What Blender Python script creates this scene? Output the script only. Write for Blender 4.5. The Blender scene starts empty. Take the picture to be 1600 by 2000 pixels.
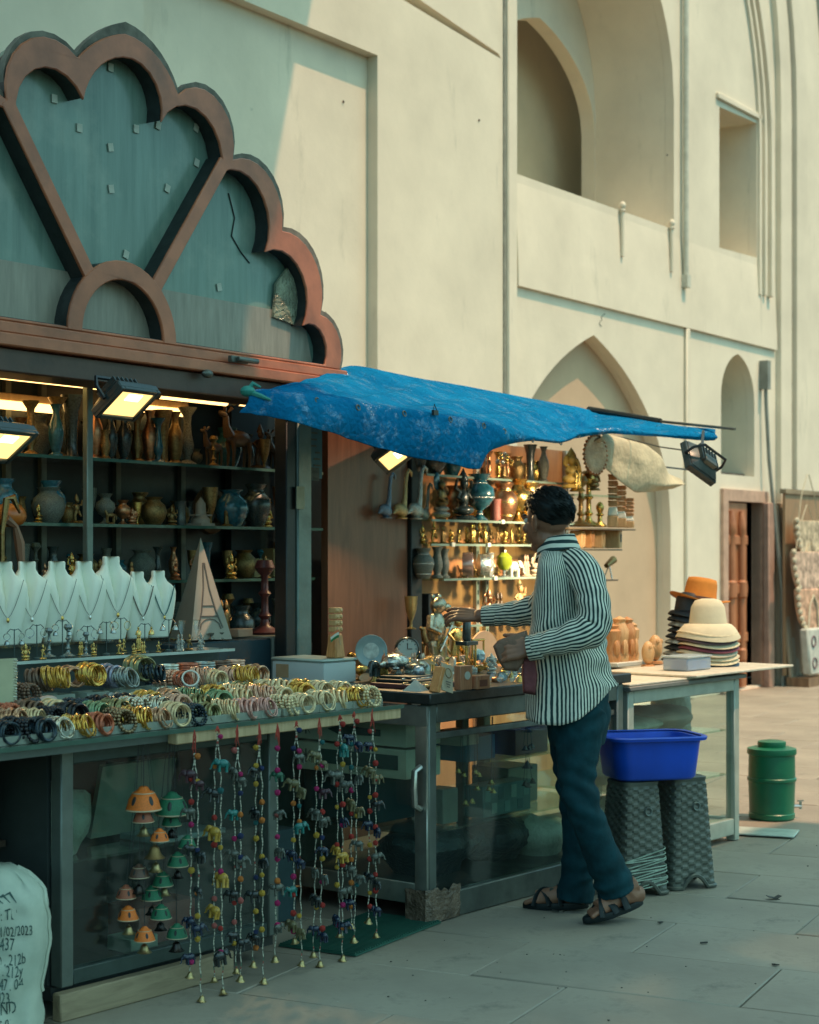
import bpy, bmesh, math, random
from math import sin, cos, pi, radians, sqrt, atan2
from mathutils import Vector, Matrix, Euler, noise
from mathutils.geometry import tessellate_polygon
random.seed(7)
SC = bpy.context.scene
COL = SC.collection

# ---------------------------------------------------------------- camera
CAMH = 1.42
cam_d = bpy.data.cameras.new('camera'); cam = bpy.data.objects.new('camera', cam_d); COL.objects.link(cam)
cam.location = (0, 0, CAMH); cam.rotation_euler = (radians(90), 0, 0)
cam_d.sensor_fit = 'HORIZONTAL'; cam_d.sensor_width = 24.0; cam_d.lens = 50.0
cam_d.shift_y = 0.05; cam_d.clip_end = 500
cam_d.dof.use_dof = True; cam_d.dof.focus_distance = 6.4; cam_d.dof.aperture_fstop = 3.6
SC.camera = cam

# ---------------------------------------------------------------- sky, sun, exposure
W = bpy.data.worlds.new('World'); SC.world = W; W.use_nodes = True
wn = W.node_tree; bg = wn.nodes['Background']
sky = wn.nodes.new('ShaderNodeTexSky'); sky.sky_type = 'NISHITA'; sky.sun_disc = False
sky.sun_elevation = radians(68.7); sky.sun_rotation = radians(112.0); sky.dust_density = 3.0
tint = wn.nodes.new('ShaderNodeMix'); tint.data_type = 'RGBA'; tint.blend_type = 'MULTIPLY'
tint.inputs['Factor'].default_value = 1.0; tint.inputs['B'].default_value = (0.73, 1.18, 0.98, 1)
wn.links.new(sky.outputs['Color'], tint.inputs['A']); wn.links.new(tint.outputs['Result'], bg.inputs['Color'])
bg.inputs['Strength'].default_value = 0.15
sun_d = bpy.data.lights.new('sun', 'SUN'); sun = bpy.data.objects.new('sun', sun_d); COL.objects.link(sun)
sun_d.energy = 2.5; sun_d.angle = radians(0.6); sun_d.color = (1.0, 0.57, 0.34)
sun.rotation_euler = Vector((-0.3639, 0.1418, -1.0)).to_track_quat('-Z', 'Y').to_euler()
SC.view_settings.view_transform = 'Standard'; SC.view_settings.look = 'None'
SC.view_settings.exposure = 0.60; SC.view_settings.gamma = 1.0
SC.cycles.max_bounces = 8; SC.cycles.transparent_max_bounces = 16
SC.cycles.caustics_reflective = False; SC.cycles.caustics_refractive = False
SC.cycles.use_denoising = True
SC.cycles.sample_clamp_indirect = 6

# ---------------------------------------------------------------- frames of the place
# wall frame: u along the fort wall, v into it.  counter frame: a along the counters, b into them.
F = 3333.0
PH = radians(34.6); SU, CU = sin(PH), cos(PH); AU = radians(90) - PH
GA = radians(39.0); SA, CA = sin(GA), cos(GA); AA = radians(90) - GA
def UV(u, v, h=0.0): return Vector((SU*u - CU*v, CU*u + SU*v, h))
def AB(a, b, h=0.0): return Vector((SA*a - CA*b, CA*a + SA*b, h))
def onv(px, py, v):
    x = (px-800)/F; Z = v/(SU - CU*x); return Z*(SU*x + CU), CAMH - (py-1080)/F*Z
def onb(px, py, b):
    x = (px-800)/F; Z = b/(SA - CA*x); return Z*(SA*x + CA), CAMH - (py-1080)/F*Z
def onh(px, py, h=0.0):
    Z = (CAMH-h)*F/(py-1080); return Vector(((px-800)/F*Z, Z, h))
def onz(px, py, Z): return Vector(((px-800)/F*Z, Z, CAMH - (py-1080)/F*Z))

# ---------------------------------------------------------------- mesh helpers
class MB:
    def __init__(s): s.V = []; s.F = []; s.U = {}
    def add(s, vs, fs, M=None):
        o = len(s.V)
        s.V += [tuple(M @ Vector(v)) for v in vs] if M is not None else [tuple(v) for v in vs]
        s.F += [tuple(i+o for i in f) for f in fs]; return s
    def box(s, c, d, rz=0.0, rot=None, tx=1.0, ty=1.0):
        x, y, z = d[0]/2, d[1]/2, d[2]/2
        vs = [(-x,-y,-z),(x,-y,-z),(x,y,-z),(-x,y,-z),(-x*tx,-y*ty,z),(x*tx,-y*ty,z),(x*tx,y*ty,z),(-x*tx,y*ty,z)]
        M = Matrix.Translation(c) @ (Euler(rot).to_matrix().to_4x4() if rot else Matrix.Rotation(rz, 4, 'Z'))
        return s.add(vs, [(0,3,2,1),(4,5,6,7),(0,1,5,4),(1,2,6,5),(2,3,7,6),(3,0,4,7)], M)
    def bx(s, x0, x1, y0, y1, z0, z1):
        return s.box(((x0+x1)/2,(y0+y1)/2,(z0+z1)/2), (x1-x0,y1-y0,z1-z0))
    def lathe(s, prof, n=14, c=(0,0,0), M=None, sx=1.0, sy=1.0, cap=True):
        vs = []; fs = []; k = len(prof)
        for i in range(n):
            t = 2*pi*i/n
            for r, z in prof: vs.append((c[0]+r*cos(t)*sx, c[1]+r*sin(t)*sy, c[2]+z))
        for i in range(n):
            j = (i+1) % n
            for q in range(k-1): fs.append((i*k+q, j*k+q, j*k+q+1, i*k+q+1))
        if cap:
            if prof[0][0] > 1e-5: fs.append(tuple(i*k for i in reversed(range(n))))
            if prof[-1][0] > 1e-5: fs.append(tuple(i*k+k-1 for i in range(n)))
        return s.add(vs, fs, M)
    def cyl(s, p0, p1, r0, r1=None, n=8):
        return s.tube([p0, p1], [r0, r0 if r1 is None else r1], n)
    def tube(s, pts, r, n=6, closed=False, cap=True, sq=1.0):
        pts = [Vector(p) for p in pts]; m = len(pts)
        rs = r if isinstance(r, (list, tuple)) else [r]*m
        vs = []; fs = []; up = None
        for i, p in enumerate(pts):
            if closed: d = pts[(i+1) % m] - pts[i-1]
            else: d = pts[min(i+1, m-1)] - pts[max(i-1, 0)]
            d = d.normalized() if d.length > 1e-9 else Vector((0,0,1))
            if up is None: up = d.orthogonal().normalized()
            up = up - d*up.dot(d)
            up = up.normalized() if up.length > 1e-6 else d.orthogonal().normalized()
            q = d.cross(up)
            for k in range(n):
                t = 2*pi*k/n; vs.append(p + up*(rs[i]*cos(t)) + q*(rs[i]*sin(t)*sq))
        for i in range(m if closed else m-1):
            j = (i+1) % m
            for k in range(n):
                l = (k+1) % n; fs.append((i*n+k, i*n+l, j*n+l, j*n+k))
        if not closed and cap:
            fs.append(tuple(reversed(range(n)))); fs.append(tuple((m-1)*n+k for k in range(n)))
        return s.add(vs, fs)
    def ell(s, c, r, n=10, m=6, rot=None):
        if not isinstance(r, (list, tuple)): r = (r, r, r)
        prof = [(sin(pi*i/m), -cos(pi*i/m)) for i in range(m+1)]
        prof[0] = (0, -1); prof[-1] = (0, 1)
        M = Matrix.Translation(c) @ (Euler(rot).to_matrix().to_4x4() if rot else Matrix()) @ Matrix.Diagonal((r[0], r[1], r[2], 1))
        vs = [(0,0,-1)]; fs = []
        for i in range(1, m):
            for k in range(n):
                t = 2*pi*k/n; vs.append((prof[i][0]*cos(t), prof[i][0]*sin(t), prof[i][1]))
        vs.append((0,0,1)); T = len(vs)-1
        for k in range(n):
            l = (k+1) % n
            fs.append((0, 1+l, 1+k)); fs.append((T, T-n+k, T-n+l))
            for i in range(m-2): fs.append((1+i*n+k, 1+i*n+l, 1+(i+1)*n+l, 1+(i+1)*n+k))
        return s.add(vs, fs, M)
    def torus(s, c, R, r, n=16, m=6, rot=None, a0=0.0, a1=2*pi):
        M = Matrix.Translation(c) @ (Euler(rot).to_matrix().to_4x4() if rot else Matrix())
        full = abs(a1-a0-2*pi) < 1e-6
        k = n if full else n+1
        return s.tube([M @ Vector((R*cos(a0+(a1-a0)*i/n), R*sin(a0+(a1-a0)*i/n), 0)) for i in range(k)], r, m, closed=full)
    def prism(s, outline, y0, y1, holes=(), M=None):
        """outline: list of (x, z); extruded along y from y0 (front) to y1 (back)."""
        loops = [list(outline)] + [list(h) for h in holes]
        tri = tessellate_polygon([[Vector((p[0], p[1], 0)) for p in l] for l in loops])
        flat = [p for l in loops for p in l]; N = len(flat)
        vs = [(p[0], y0, p[1]) for p in flat] + [(p[0], y1, p[1]) for p in flat]; fs = []
        for t in tri:
            a, b, c = (flat[i] for i in t)
            ccw = (b[0]-a[0])*(c[1]-a[1]) - (b[1]-a[1])*(c[0]-a[0]) > 0
            t = t if ccw else (t[0], t[2], t[1])
            fs.append(tuple(t)); fs.append((t[0]+N, t[2]+N, t[1]+N))
        o = 0
        for li, l in enumerate(loops):
            k = len(l); ar = sum(l[i][0]*l[(i+1) % k][1] - l[(i+1) % k][0]*l[i][1] for i in range(k))
            fwd = (ar > 0) == (li == 0)
            for i in range(k):
                j = (i+1) % k
                f = (o+i, o+i+N, o+j+N, o+j)
                fs.append(f if fwd else tuple(reversed(f)))
            o += k
        return s.add(vs, fs, M)
    def loft(s, rings, cap=True, closed=True, uvs=None):
        n = len(rings[0]); vs = [p for r in rings for p in r]; o = len(s.V); fo = len(s.F); fs = []
        for i in range(len(rings)-1):
            for k in range(n if closed else n-1):
                l = (k+1) % n
                fs.append((i*n+k, i*n+l, (i+1)*n+l, (i+1)*n+k))
                if uvs:
                    k2 = k+1
                    s.U[fo+len(fs)-1] = [uvs(i, k), uvs(i, k2), uvs(i+1, k2), uvs(i+1, k)]
        if cap and closed:
            fs.append(tuple(reversed(range(n)))); fs.append(tuple((len(rings)-1)*n+k for k in range(n)))
        return s.add(vs, fs)
    def xf(s, M): s.V = [tuple(M @ Vector(v)) for v in s.V]; return s
    def mesh(s, name, mat, smooth=True, angle=38, bevel=0.0, seg=1):
        me = bpy.data.meshes.new(name); me.from_pydata(s.V, [], s.F)
        if s.U:
            ul = me.uv_layers.new(name='UVMap')
            for p in me.polygons:
                q = s.U.get(p.index)
                if q:
                    for li, c in zip(p.loop_indices, q): ul.data[li].uv = c
        if bevel:
            b = bmesh.new(); b.from_mesh(me)
            bmesh.ops.remove_doubles(b, verts=b.verts, dist=1e-6)
            es = [e for e in b.edges if e.is_manifold and e.calc_face_angle(0) > radians(30)]
            bmesh.ops.bevel(b, geom=es, offset=bevel, segments=seg, profile=0.6, affect='EDGES', clamp_overlap=True)
            b.to_mesh(me); b.free()
        for m in (mat if isinstance(mat, (list, tuple)) else [mat]): me.materials.append(m)
        if smooth:
            me.polygons.foreach_set('use_smooth', [True]*len(me.polygons))
            me.set_sharp_from_angle(angle=radians(angle))
        me.update(); return me
    def build(s, name, mat, parent=None, loc=None, rot=None, **kw):
        return link(name, s.mesh(name, mat, **kw), parent, loc, rot)

def link(name, me, parent=None, loc=None, rot=None, scale=None):
    o = bpy.data.objects.new(name, me); COL.objects.link(o)
    if parent is not None: o.parent = parent
    if loc is not None: o.location = loc
    if rot is not None: o.rotation_euler = rot if isinstance(rot, (tuple, list)) else (0, 0, rot)
    if scale is not None: o.scale = scale if isinstance(scale, (tuple, list)) else (scale,)*3
    return o
def tag(o, label=None, cat=None, group=None, kind=None):
    if label: o['label'] = label
    if cat: o['category'] = cat
    if group: o['group'] = group
    if kind: o['kind'] = kind
    return o
def thing(name, label, cat, loc=(0,0,0), rz=0.0, group=None, rot=None):
    o = bpy.data.objects.new(name, None); COL.objects.link(o)
    o.empty_display_size = 0.05
    o.location = loc; o.rotation_euler = rot if rot else (0, 0, rz)
    return tag(o, label, cat, group)
def copy_tree(o, parent=None):
    c = o.copy(); COL.objects.link(c)
    if parent is not None: c.parent = parent
    for ch in list(o.children): copy_tree(ch, c)
    return c
def relabel(o, label): o['label'] = label; return o

# ---------------------------------------------------------------- materials
def _mix(nt, a, b, fac, mode='MIX'):
    n = nt.nodes.new('ShaderNodeMix'); n.data_type = 'RGBA'; n.blend_type = mode
    for sock, val in (('Factor', fac), ('A', a), ('B', b)):
        if isinstance(val, bpy.types.NodeSocket): nt.links.new(val, n.inputs[sock])
        elif sock == 'Factor': n.inputs[sock].default_value = val
        else: n.inputs[sock].default_value = (*val[:3], 1)
    return n.outputs['Result']
def _noise(nt, vec, scale, detail=4, rough=.55, dist=0.0):
    n = nt.nodes.new('ShaderNodeTexNoise'); n.inputs['Scale'].default_value = scale
    n.inputs['Detail'].default_value = detail; n.inputs['Roughness'].default_value = rough
    n.inputs['Distortion'].default_value = dist
    nt.links.new(vec, n.inputs['Vector']); return n.outputs['Fac']
def _ramp(nt, fac, lo, hi):
    n = nt.nodes.new('ShaderNodeMapRange'); n.inputs['From Min'].default_value = lo; n.inputs['From Max'].default_value = hi
    n.clamp = True; nt.links.new(fac, n.inputs['Value']); return n.outputs['Result']
def _map(nt, vec, scale=(1,1,1), rot=(0,0,0), loc=(0,0,0)):
    n = nt.nodes.new('ShaderNodeMapping'); n.inputs['Scale'].default_value = scale
    n.inputs['Rotation'].default_value = rot; n.inputs['Location'].default_value = loc
    nt.links.new(vec, n.inputs['Vector']); return n.outputs['Vector']
def _base(name):
    m = bpy.data.materials.new(name); m.use_nodes = True; nt = m.node_tree
    bs = nt.nodes['Principled BSDF']; tc = nt.nodes.new('ShaderNodeTexCoord')
    return m, nt, bs, tc
def _bump(nt, bs, h, strength, dist=.01):
    b = nt.nodes.new('ShaderNodeBump'); b.inputs['Strength'].default_value = strength; b.inputs['Distance'].default_value = dist
    nt.links.new(h, b.inputs['Height']); nt.links.new(b.outputs['Normal'], bs.inputs['Normal'])
MATS = {}
def mat(name, col, rough=.6, metal=0.0, var=.18, scale=9.0, bump=.15, dirt=0.0, dirtcol=(.05,.045,.035), stretch=(1,1,1), sss=0.0, coat=0.0, bscale=None, bdist=.006):
    if name in MATS: return MATS[name]
    m, nt, bs, tc = _base(name); vec = _map(nt, tc.outputs['Object'], stretch)
    f = _noise(nt, vec, scale, 5)
    c = _mix(nt, [x*(1-var) for x in col], [min(1, x*(1+var)) for x in col], _ramp(nt, f, .3, .7))
    if dirt:
        g = _noise(nt, vec, scale*.37, 6, .65)
        c = _mix(nt, c, dirtcol, _ramp(nt, g, .72-dirt*.35, .95-dirt*.15))
    nt.links.new(c, bs.inputs['Base Color'])
    bs.inputs['Roughness'].default_value = rough; bs.inputs['Metallic'].default_value = metal
    if coat: bs.inputs['Coat Weight'].default_value = coat
    if sss: bs.inputs['Subsurface Weight'].default_value = sss; bs.inputs['Subsurface Radius'].default_value = (.01,.004,.002)
    if bump: _bump(nt, bs, _noise(nt, vec, (bscale or scale*4), 3), bump, bdist)
    MATS[name] = m; return m
def glass(name, tintc=(.9,.95,.93), refl=.9, rough=.03, base=.04, dirt=.0):
    if name in MATS: return MATS[name]
    m = bpy.data.materials.new(name); m.use_nodes = True; nt = m.node_tree; nt.nodes.clear()
    o = nt.nodes.new('ShaderNodeOutputMaterial'); t = nt.nodes.new('ShaderNodeBsdfTransparent'); g = nt.nodes.new('ShaderNodeBsdfGlossy')
    t.inputs['Color'].default_value = (*tintc, 1); g.inputs['Roughness'].default_value = rough; g.inputs['Color'].default_value = (refl,refl,refl,1)
    lw = nt.nodes.new('ShaderNodeLayerWeight'); lw.inputs['Blend'].default_value = .5
    fr = nt.nodes.new('ShaderNodeMath'); fr.operation = 'POWER'; fr.inputs[1].default_value = 4.5; nt.links.new(lw.outputs['Facing'], fr.inputs[0])
    mx = nt.nodes.new('ShaderNodeMixShader')
    ad = nt.nodes.new('ShaderNodeMath'); ad.operation = 'ADD'; ad.inputs[1].default_value = base
    nt.links.new(fr.outputs[0], ad.inputs[0]); ad.use_clamp = True
    nt.links.new(ad.outputs[0], mx.inputs[0]); nt.links.new(t.outputs[0], mx.inputs[1]); nt.links.new(g.outputs[0], mx.inputs[2])
    out = mx.outputs[0]
    if dirt:
        d = nt.nodes.new('ShaderNodeBsdfDiffuse'); d.inputs['Color'].default_value = (.5,.52,.48,1)
        tc = nt.nodes.new('ShaderNodeTexCoord'); f = _ramp(nt, _noise(nt, _map(nt, tc.outputs['Object'], (1,1,.6)), 3.0, 6, .65), .35, .8)
        mm = nt.nodes.new('ShaderNodeMath'); mm.operation = 'MULTIPLY'; mm.inputs[1].default_value = dirt; nt.links.new(f, mm.inputs[0])
        m2 = nt.nodes.new('ShaderNodeMixShader'); nt.links.new(mm.outputs[0], m2.inputs[0]); nt.links.new(out, m2.inputs[1]); nt.links.new(d.outputs[0], m2.inputs[2]); out = m2.outputs[0]
    nt.links.new(out, o.inputs[0]); MATS[name] = m; return m
def emis(name, col, st):
    if name in MATS: return MATS[name]
    m, nt, bs, tc = _base(name); bs.inputs['Base Color'].default_value = (*col, 1)
    bs.inputs['Emission Color'].default_value = (*col, 1); bs.inputs['Emission Strength'].default_value = st
    MATS[name] = m; return m
def plaster(name, col, stain=.5, seed=0.0):
    m, nt, bs, tc = _base(name); vec = _map(nt, tc.outputs['Object'], (1,1,1), loc=(seed, seed*.7, 0))
    f = _noise(nt, vec, 1.1, 7, .6)
    c = _mix(nt, [x*.86 for x in col], [min(.93, x*1.06) for x in col], _ramp(nt, f, .3, .66))
    st = _noise(nt, _map(nt, vec, (2.6, 2.6, .55)), 1.7, 7, .68)
    c = _mix(nt, c, (.40,.375,.29), _ramp(nt, st, .60, .90)) if stain else c
    if stain:
        dr = _noise(nt, _map(nt, vec, (7, 7, .35)), 1.6, 6, .7)
        c = _mix(nt, c, (.47,.44,.34), _ramp(nt, dr, .66, .92))
    sp = _noise(nt, vec, 7.0, 6, .7)
    c = _mix(nt, c, (.34,.32,.26), _ramp(nt, sp, .70, .80))
    nt.links.new(c, bs.inputs['Base Color']); bs.inputs['Roughness'].default_value = .9
    _bump(nt, bs, _noise(nt, vec, 9.0, 9, .68), .22, .012)
    MATS[name] = m; return m
def wood(name, c1, c2, scale=6.0, rough=.5, axis=(1,1,8)):
    if name in MATS: return MATS[name]
    m, nt, bs, tc = _base(name)
    vec = _map(nt, tc.outputs['Object'], [scale/x for x in axis])
    f = _noise(nt, vec, 3.0, 6, .6, 1.2)
    c = _mix(nt, c1, c2, _ramp(nt, f, .32, .68)); nt.links.new(c, bs.inputs['Base Color'])
    bs.inputs['Roughness'].default_value = rough; _bump(nt, bs, f, .15, .004); MATS[name] = m; return m
# ================================================================ materials of the place
PLA = plaster('lime_plaster', (.775,.69,.55))
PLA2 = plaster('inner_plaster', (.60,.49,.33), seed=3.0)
PLT = plaster('tan_plaster', (.58,.42,.28), stain=0, seed=8.0)
BRN = mat('brown_paint', (.40,.128,.062), rough=.42, var=.28, scale=7, bump=.12, dirt=.35, dirtcol=(.10,.06,.04))
BRND = mat('weathered_back_board', (.16,.15,.12), rough=.8, var=.4, scale=14, bump=.4, dirt=.5)
DARK = mat('dark_paint', (.018,.022,.022), rough=.5, var=.3)
BLACKM = mat('black_metal', (.012,.016,.018), rough=.38, var=.3, metal=.0)
ALU = mat('aluminium', (.34,.36,.32), rough=.42, metal=.75, var=.2, scale=12, bump=.08, dirt=.3, dirtcol=(.10,.10,.08))
ALUD = mat('grey_metal', (.13,.145,.13), rough=.45, metal=.6, var=.25, scale=12, dirt=.4)
GLS = glass('clear_glass', (.80,.93,.88), base=.05)
GLSF = glass('front_glass', (.86,.95,.92), base=.035, dirt=.07)
GLSE = mat('glass_edge', (.05,.115,.09), rough=.15, var=.2)
LAM = wood('brown_laminate', (.16,.068,.04), (.25,.11,.065), scale=5, rough=.28)
LAMR = wood('orange_laminate', (.36,.15,.06), (.50,.24,.10), scale=5, rough=.3)
WOODP = wood('plinth_wood', (.20,.15,.095), (.36,.28,.18), scale=7, rough=.7, axis=(8,1,1))
RAWW = wood('raw_wood', (.40,.28,.15), (.60,.44,.26), scale=9, rough=.65)

def stone_mat():
    m, nt, bs, tc = _base('paving_stone'); vec = tc.outputs['Object']
    oi = nt.nodes.new('ShaderNodeObjectInfo')
    f = _noise(nt, vec, 2.2, 8, .62); g = _noise(nt, vec, 34, 4, .6)
    c = _mix(nt, (.235,.20,.16), (.36,.31,.245), _ramp(nt, f, .28, .72))
    c = _mix(nt, c, (.13,.12,.10), _ramp(nt, _noise(nt, vec, 4.3, 8, .74), .54, .76))
    c = _mix(nt, c, (.42,.39,.33), _ramp(nt, _noise(nt, _map(nt, vec, (1,1,1), loc=(5,3,1)), 3.1, 8, .72), .66, .78))
    c = _mix(nt, c, (.46,.43,.37), _ramp(nt, _noise(nt, _map(nt, vec, (1,1,1), loc=(9,9,1)), 26, 3, .6), .72, .76))
    b = nt.nodes.new('ShaderNodeMapRange'); b.inputs['To Min'].default_value = .92; b.inputs['To Max'].default_value = 1.06
    nt.links.new(oi.outputs['Random'], b.inputs['Value'])
    v = nt.nodes.new('ShaderNodeCombineColor')
    for k in ('Red','Green','Blue'): nt.links.new(b.outputs['Result'], v.inputs[k])
    c = _mix(nt, c, v.outputs['Color'], 1.0, 'MULTIPLY'); nt.links.new(c, bs.inputs['Base Color'])
    bs.inputs['Roughness'].default_value = .62; _bump(nt, bs, g, .25, .006); return m
STONE = stone_mat()
SOIL = mat('joint_dirt', (.06,.053,.043), rough=.95, var=.4, scale=6, bump=.5)

# ================================================================ ground
g = MB().bx(-60, 60, -20, 90, -.4, -.012).build('ground', SOIL, smooth=False); tag(g, kind='structure')
jd = Vector((.898, -.440)); jp = Vector((.440, .898)); J0 = Vector((.376, 6.27))
slab_me = []
for k in range(4):
    mb = MB().box((0,0,-.03), (.925-.006, .548-.006, .06))
    slab_me.append(mb.mesh('paving_slab', STONE, bevel=.004, seg=1))
nsl = 0
for i in range(-8, 34):
    off = (i % 2)*.46 + random.uniform(-.1,.1)
    for j in range(-9, 10):
        p = J0 + jp*(.548*(i+.5)) + jd*(.925*j + off)
        if p.y < 4.5 or p.y > 20.5: continue
        if abs(p.x) > .24*p.y + .75: continue
        v = -CU*p.x + SU*p.y
        if v > 7.45: continue
        if p.y > 13 and v < 2.5: continue
        o = link('paving_slab', slab_me[nsl % 4], g, (p.x, p.y, random.uniform(-.0030,.0012)), (random.uniform(-.001,.001), random.uniform(-.001,.001), radians(-26.1)+random.uniform(-.003,.003)))
        nsl += 1

# ================================================================ fort wall
def pointed(u0, u1, hb, hs, ha, R=1.25, n=14):
    w = (u1-u0)/2; r = R*w; top = sqrt(r*r-(r-w)**2); L = [(u0, hb), (u0, hs)]
    for i in range(1, n+1):
        e = w*(i/n)**1.4; L.append((u0+e, hs+(ha-hs)*sqrt(max(0, r*r-(r-e)**2))/top))
    return L + [(u0+u1-x, h) for x, h in reversed(L[:-1])]
T12 = Matrix.Translation((-12, -7.2, 0))
fort = thing('fort_building', 'huge cream whitewashed fort wall with arched openings behind the stalls', 'building', UV(12, 7.2), AU)
win = pointed(11.96, 14.90, 4.52, 5.75, 7.35, 1.12)
alc = pointed(11.76, 14.83, .02, 1.7, 3.34, 2.0)
nic = pointed(15.98, 16.82, 2.22, 3.0, 3.47, 1.25)
rec = [(7.6,.02),(10.03,.02),(10.03,5.02),(7.6,5.02)]
w2 = [(15.94,4.50),(16.88,4.53),(16.88,5.95),(15.94,5.92)]
door = [(16.08,.02),(16.98,.02),(16.98,1.95),(16.08,1.95)]
slot = [(9.2,5.60),(11.74,5.40),(11.70,5.435),(9.2,5.73)]
mb = MB().prism([(2,0),(24,0),(24,9.4),(2,9.4)], 7.2, 7.29, [win, alc, nic, rec, w2, door, slot])
mb.xf(T12).build('wall_face', PLA, fort, angle=30)
MB().prism([(7.4,0),(11.85,0),(11.85,5.9),(7.4,5.9)], 7.291, 7.4).xf(T12).build('recess_panel', PLA, fort, angle=30)
# storey ledge and its flat band
MB().prism([(7.168,3.60),(7.2,3.60),(7.2,4.45),(7.199,4.44),(7.17,3.75)], 11.96, 17.36, M=Matrix(((0,1,0,0),(1,0,0,0),(0,0,1,0),(0,0,0,1)))).xf(T12).build('storey_ledge', PLA, fort, bevel=.012)
MB().bx(15.12, 15.20, 7.165, 7.2, .02, 3.598).xf(T12).build('pilaster_strip', PLA, fort, bevel=.01)
MB().bx(11.79, 11.93, 7.16, 7.2, .0, 9.3).xf(T12).build('wall_strip', PLA, fort, bevel=.01)
MB().bx(11.765, 11.787, 7.185, 7.2, .0, 9.3).xf(T12).build('wall_groove', mat('groove', (.30,.30,.25), var=.3), fort, smooth=False)
# reveals: boxes round each opening so that it has real depth
def reveal(name, loop, d, back, mat_b, mat_r=None, front=7.292):
    outer = [(x + (x-sum(p[0] for p in loop)/len(loop))*.14, h + (h-sum(p[1] for p in loop)/len(loop))*.10) for x, h in loop]
    MB().prism(outer, front, front+d, [loop]).xf(T12).build(name+'_reveal', mat_r or PLA, fort, angle=30)
    MB().prism(outer, front+d+.001, front+d+.06).xf(T12).build(name+'_back', mat_b, fort, angle=30)
cen = [(x + (x-13.43)*.14, h + (h-5.6)*.10) for x, h in win]
MB().prism(cen, 7.292, 8.05, [win]).xf(T12).build('window_reveal', PLA, fort, angle=30)
MB().prism([(10.8,4.2),(16,4.2),(16,8.6),(10.8,8.6)], 8.051, 8.2, [pointed(12.75, 14.89, 4.3, 5.55, 6.42, 1.5)]).xf(T12).build('inner_arch_wall', PLA, fort, angle=30)
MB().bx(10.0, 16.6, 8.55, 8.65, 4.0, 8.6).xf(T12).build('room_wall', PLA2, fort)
reveal('alcove', alc, .05, None, PLT, PLA)
reveal('niche', nic, .32, None, PLA, PLA)
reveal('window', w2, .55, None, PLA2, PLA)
# thin window frame lines and lintel drip
MB().bx(15.86, 16.97, 7.17, 7.2, 5.99, 6.05).bx(16.94, 16.98, 7.18, 7.2, 3.9, 5.98).xf(T12).build('window_hood', PLA, fort, bevel=.008)
# finial posts on the sill of the big arch
for u, h in ((13.79, 4.52), (14.80, 4.52)):
    MB().lathe([(.018,-.40),(.018,.0),(.030,.01),(.030,.02),(.016,.03),(.030,.05),(.031,.07),(.02,.09),(0,.10)], 12, (u-12, -.026, h-.02)).build('finial', PLA, fort)
# downpipe beside the upper arch
MB().cyl((15.07, 7.155, 4.02), (15.07, 7.155, 9.2), .028, n=10).bx(15.03, 15.11, 7.12, 7.2, 3.98, 4.10).xf(T12).build('downpipe', mat('pipe_paint', (.55,.54,.45), rough=.7), fort)
# big enclosing arch moulding at the far end: a jamb that curves left above
def jamb(u, top=5.7, R=3.5):
    L = [(u, 0.0), (u, top)]
    for i in range(1, 9):
        t = radians(5.5*i); L.append((u-R+R*cos(t), top+R*sin(t)))
    return L
for k, (u, dv, w_) in enumerate(((16.90,.03,.05),(17.00,.05,.05),(17.12,.07,.07))):
    L = jamb(u) if k else jamb(u)
    L = [(x, max(h, 4.15)) for x, h in L]
    a = L + [(x+w_, h) for x, h in reversed(L)]
    MB().prism(list(reversed(a)), 7.2-dv, 7.199).xf(T12).build('arch_moulding', PLA, fort, angle=40)
for k, (u, w_, dv) in enumerate(((17.40,.30,.06),(17.75,.30,.10),(18.10,.50,.07),(18.65,.6,.12),(19.3,4.5,.09))):
    L = jamb(u, 6.2, 5.0); a = L + [(x+w_, h) for x, h in reversed(L)]
    MB().prism(list(reversed(a)), 7.2-dv, 7.199).xf(T12).build('jamb_step', PLA, fort, angle=40)
# conduit down the right-hand corner
MB().tube([(16.98,7.15,3.45),(16.99,7.14,3.0),(17.02,7.12,2.4),(17.2,7.05,1.0),(17.22,7.05,0)], .02, 6).bx(16.94,17.02,7.1,7.2,3.15,3.45).xf(T12).build('conduit', mat('conduit_grey', (.22,.23,.2)), fort)
# nails, cracks and a loose wire on the plaster
NAIL = mat('nail_rust', (.06,.04,.03))
for px, py in ((690,195),(935,235),(1302,303),(655,610)):
    u, h = onv(px, py, 7.2); MB().ell((0,0,0), (.008,.006,.011), 7, 5).build('nail', NAIL, fort, (u-12, -.006 if u > 10.03 or u < 7.6 else .085, h))
CRK = mat('crack_shadow', (.20,.185,.14), rough=.95)
for pts in (((1180,612),(1172,630),(1174,642)),):
    L = []
    for (x0, y0), (x1, y1) in zip(pts, pts[1:]):
        for s_ in range(4):
            t = s_/4; u, h = onv(x0+(x1-x0)*t+random.uniform(-3,3), y0+(y1-y0)*t+random.uniform(-3,3), 7.2); L.append((u-12, -.0005 if h < 3.6 or h > 4.45 else -.03, h))
    MB().tube(L, .005, 4, sq=.3).build('crack', CRK, fort)
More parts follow.
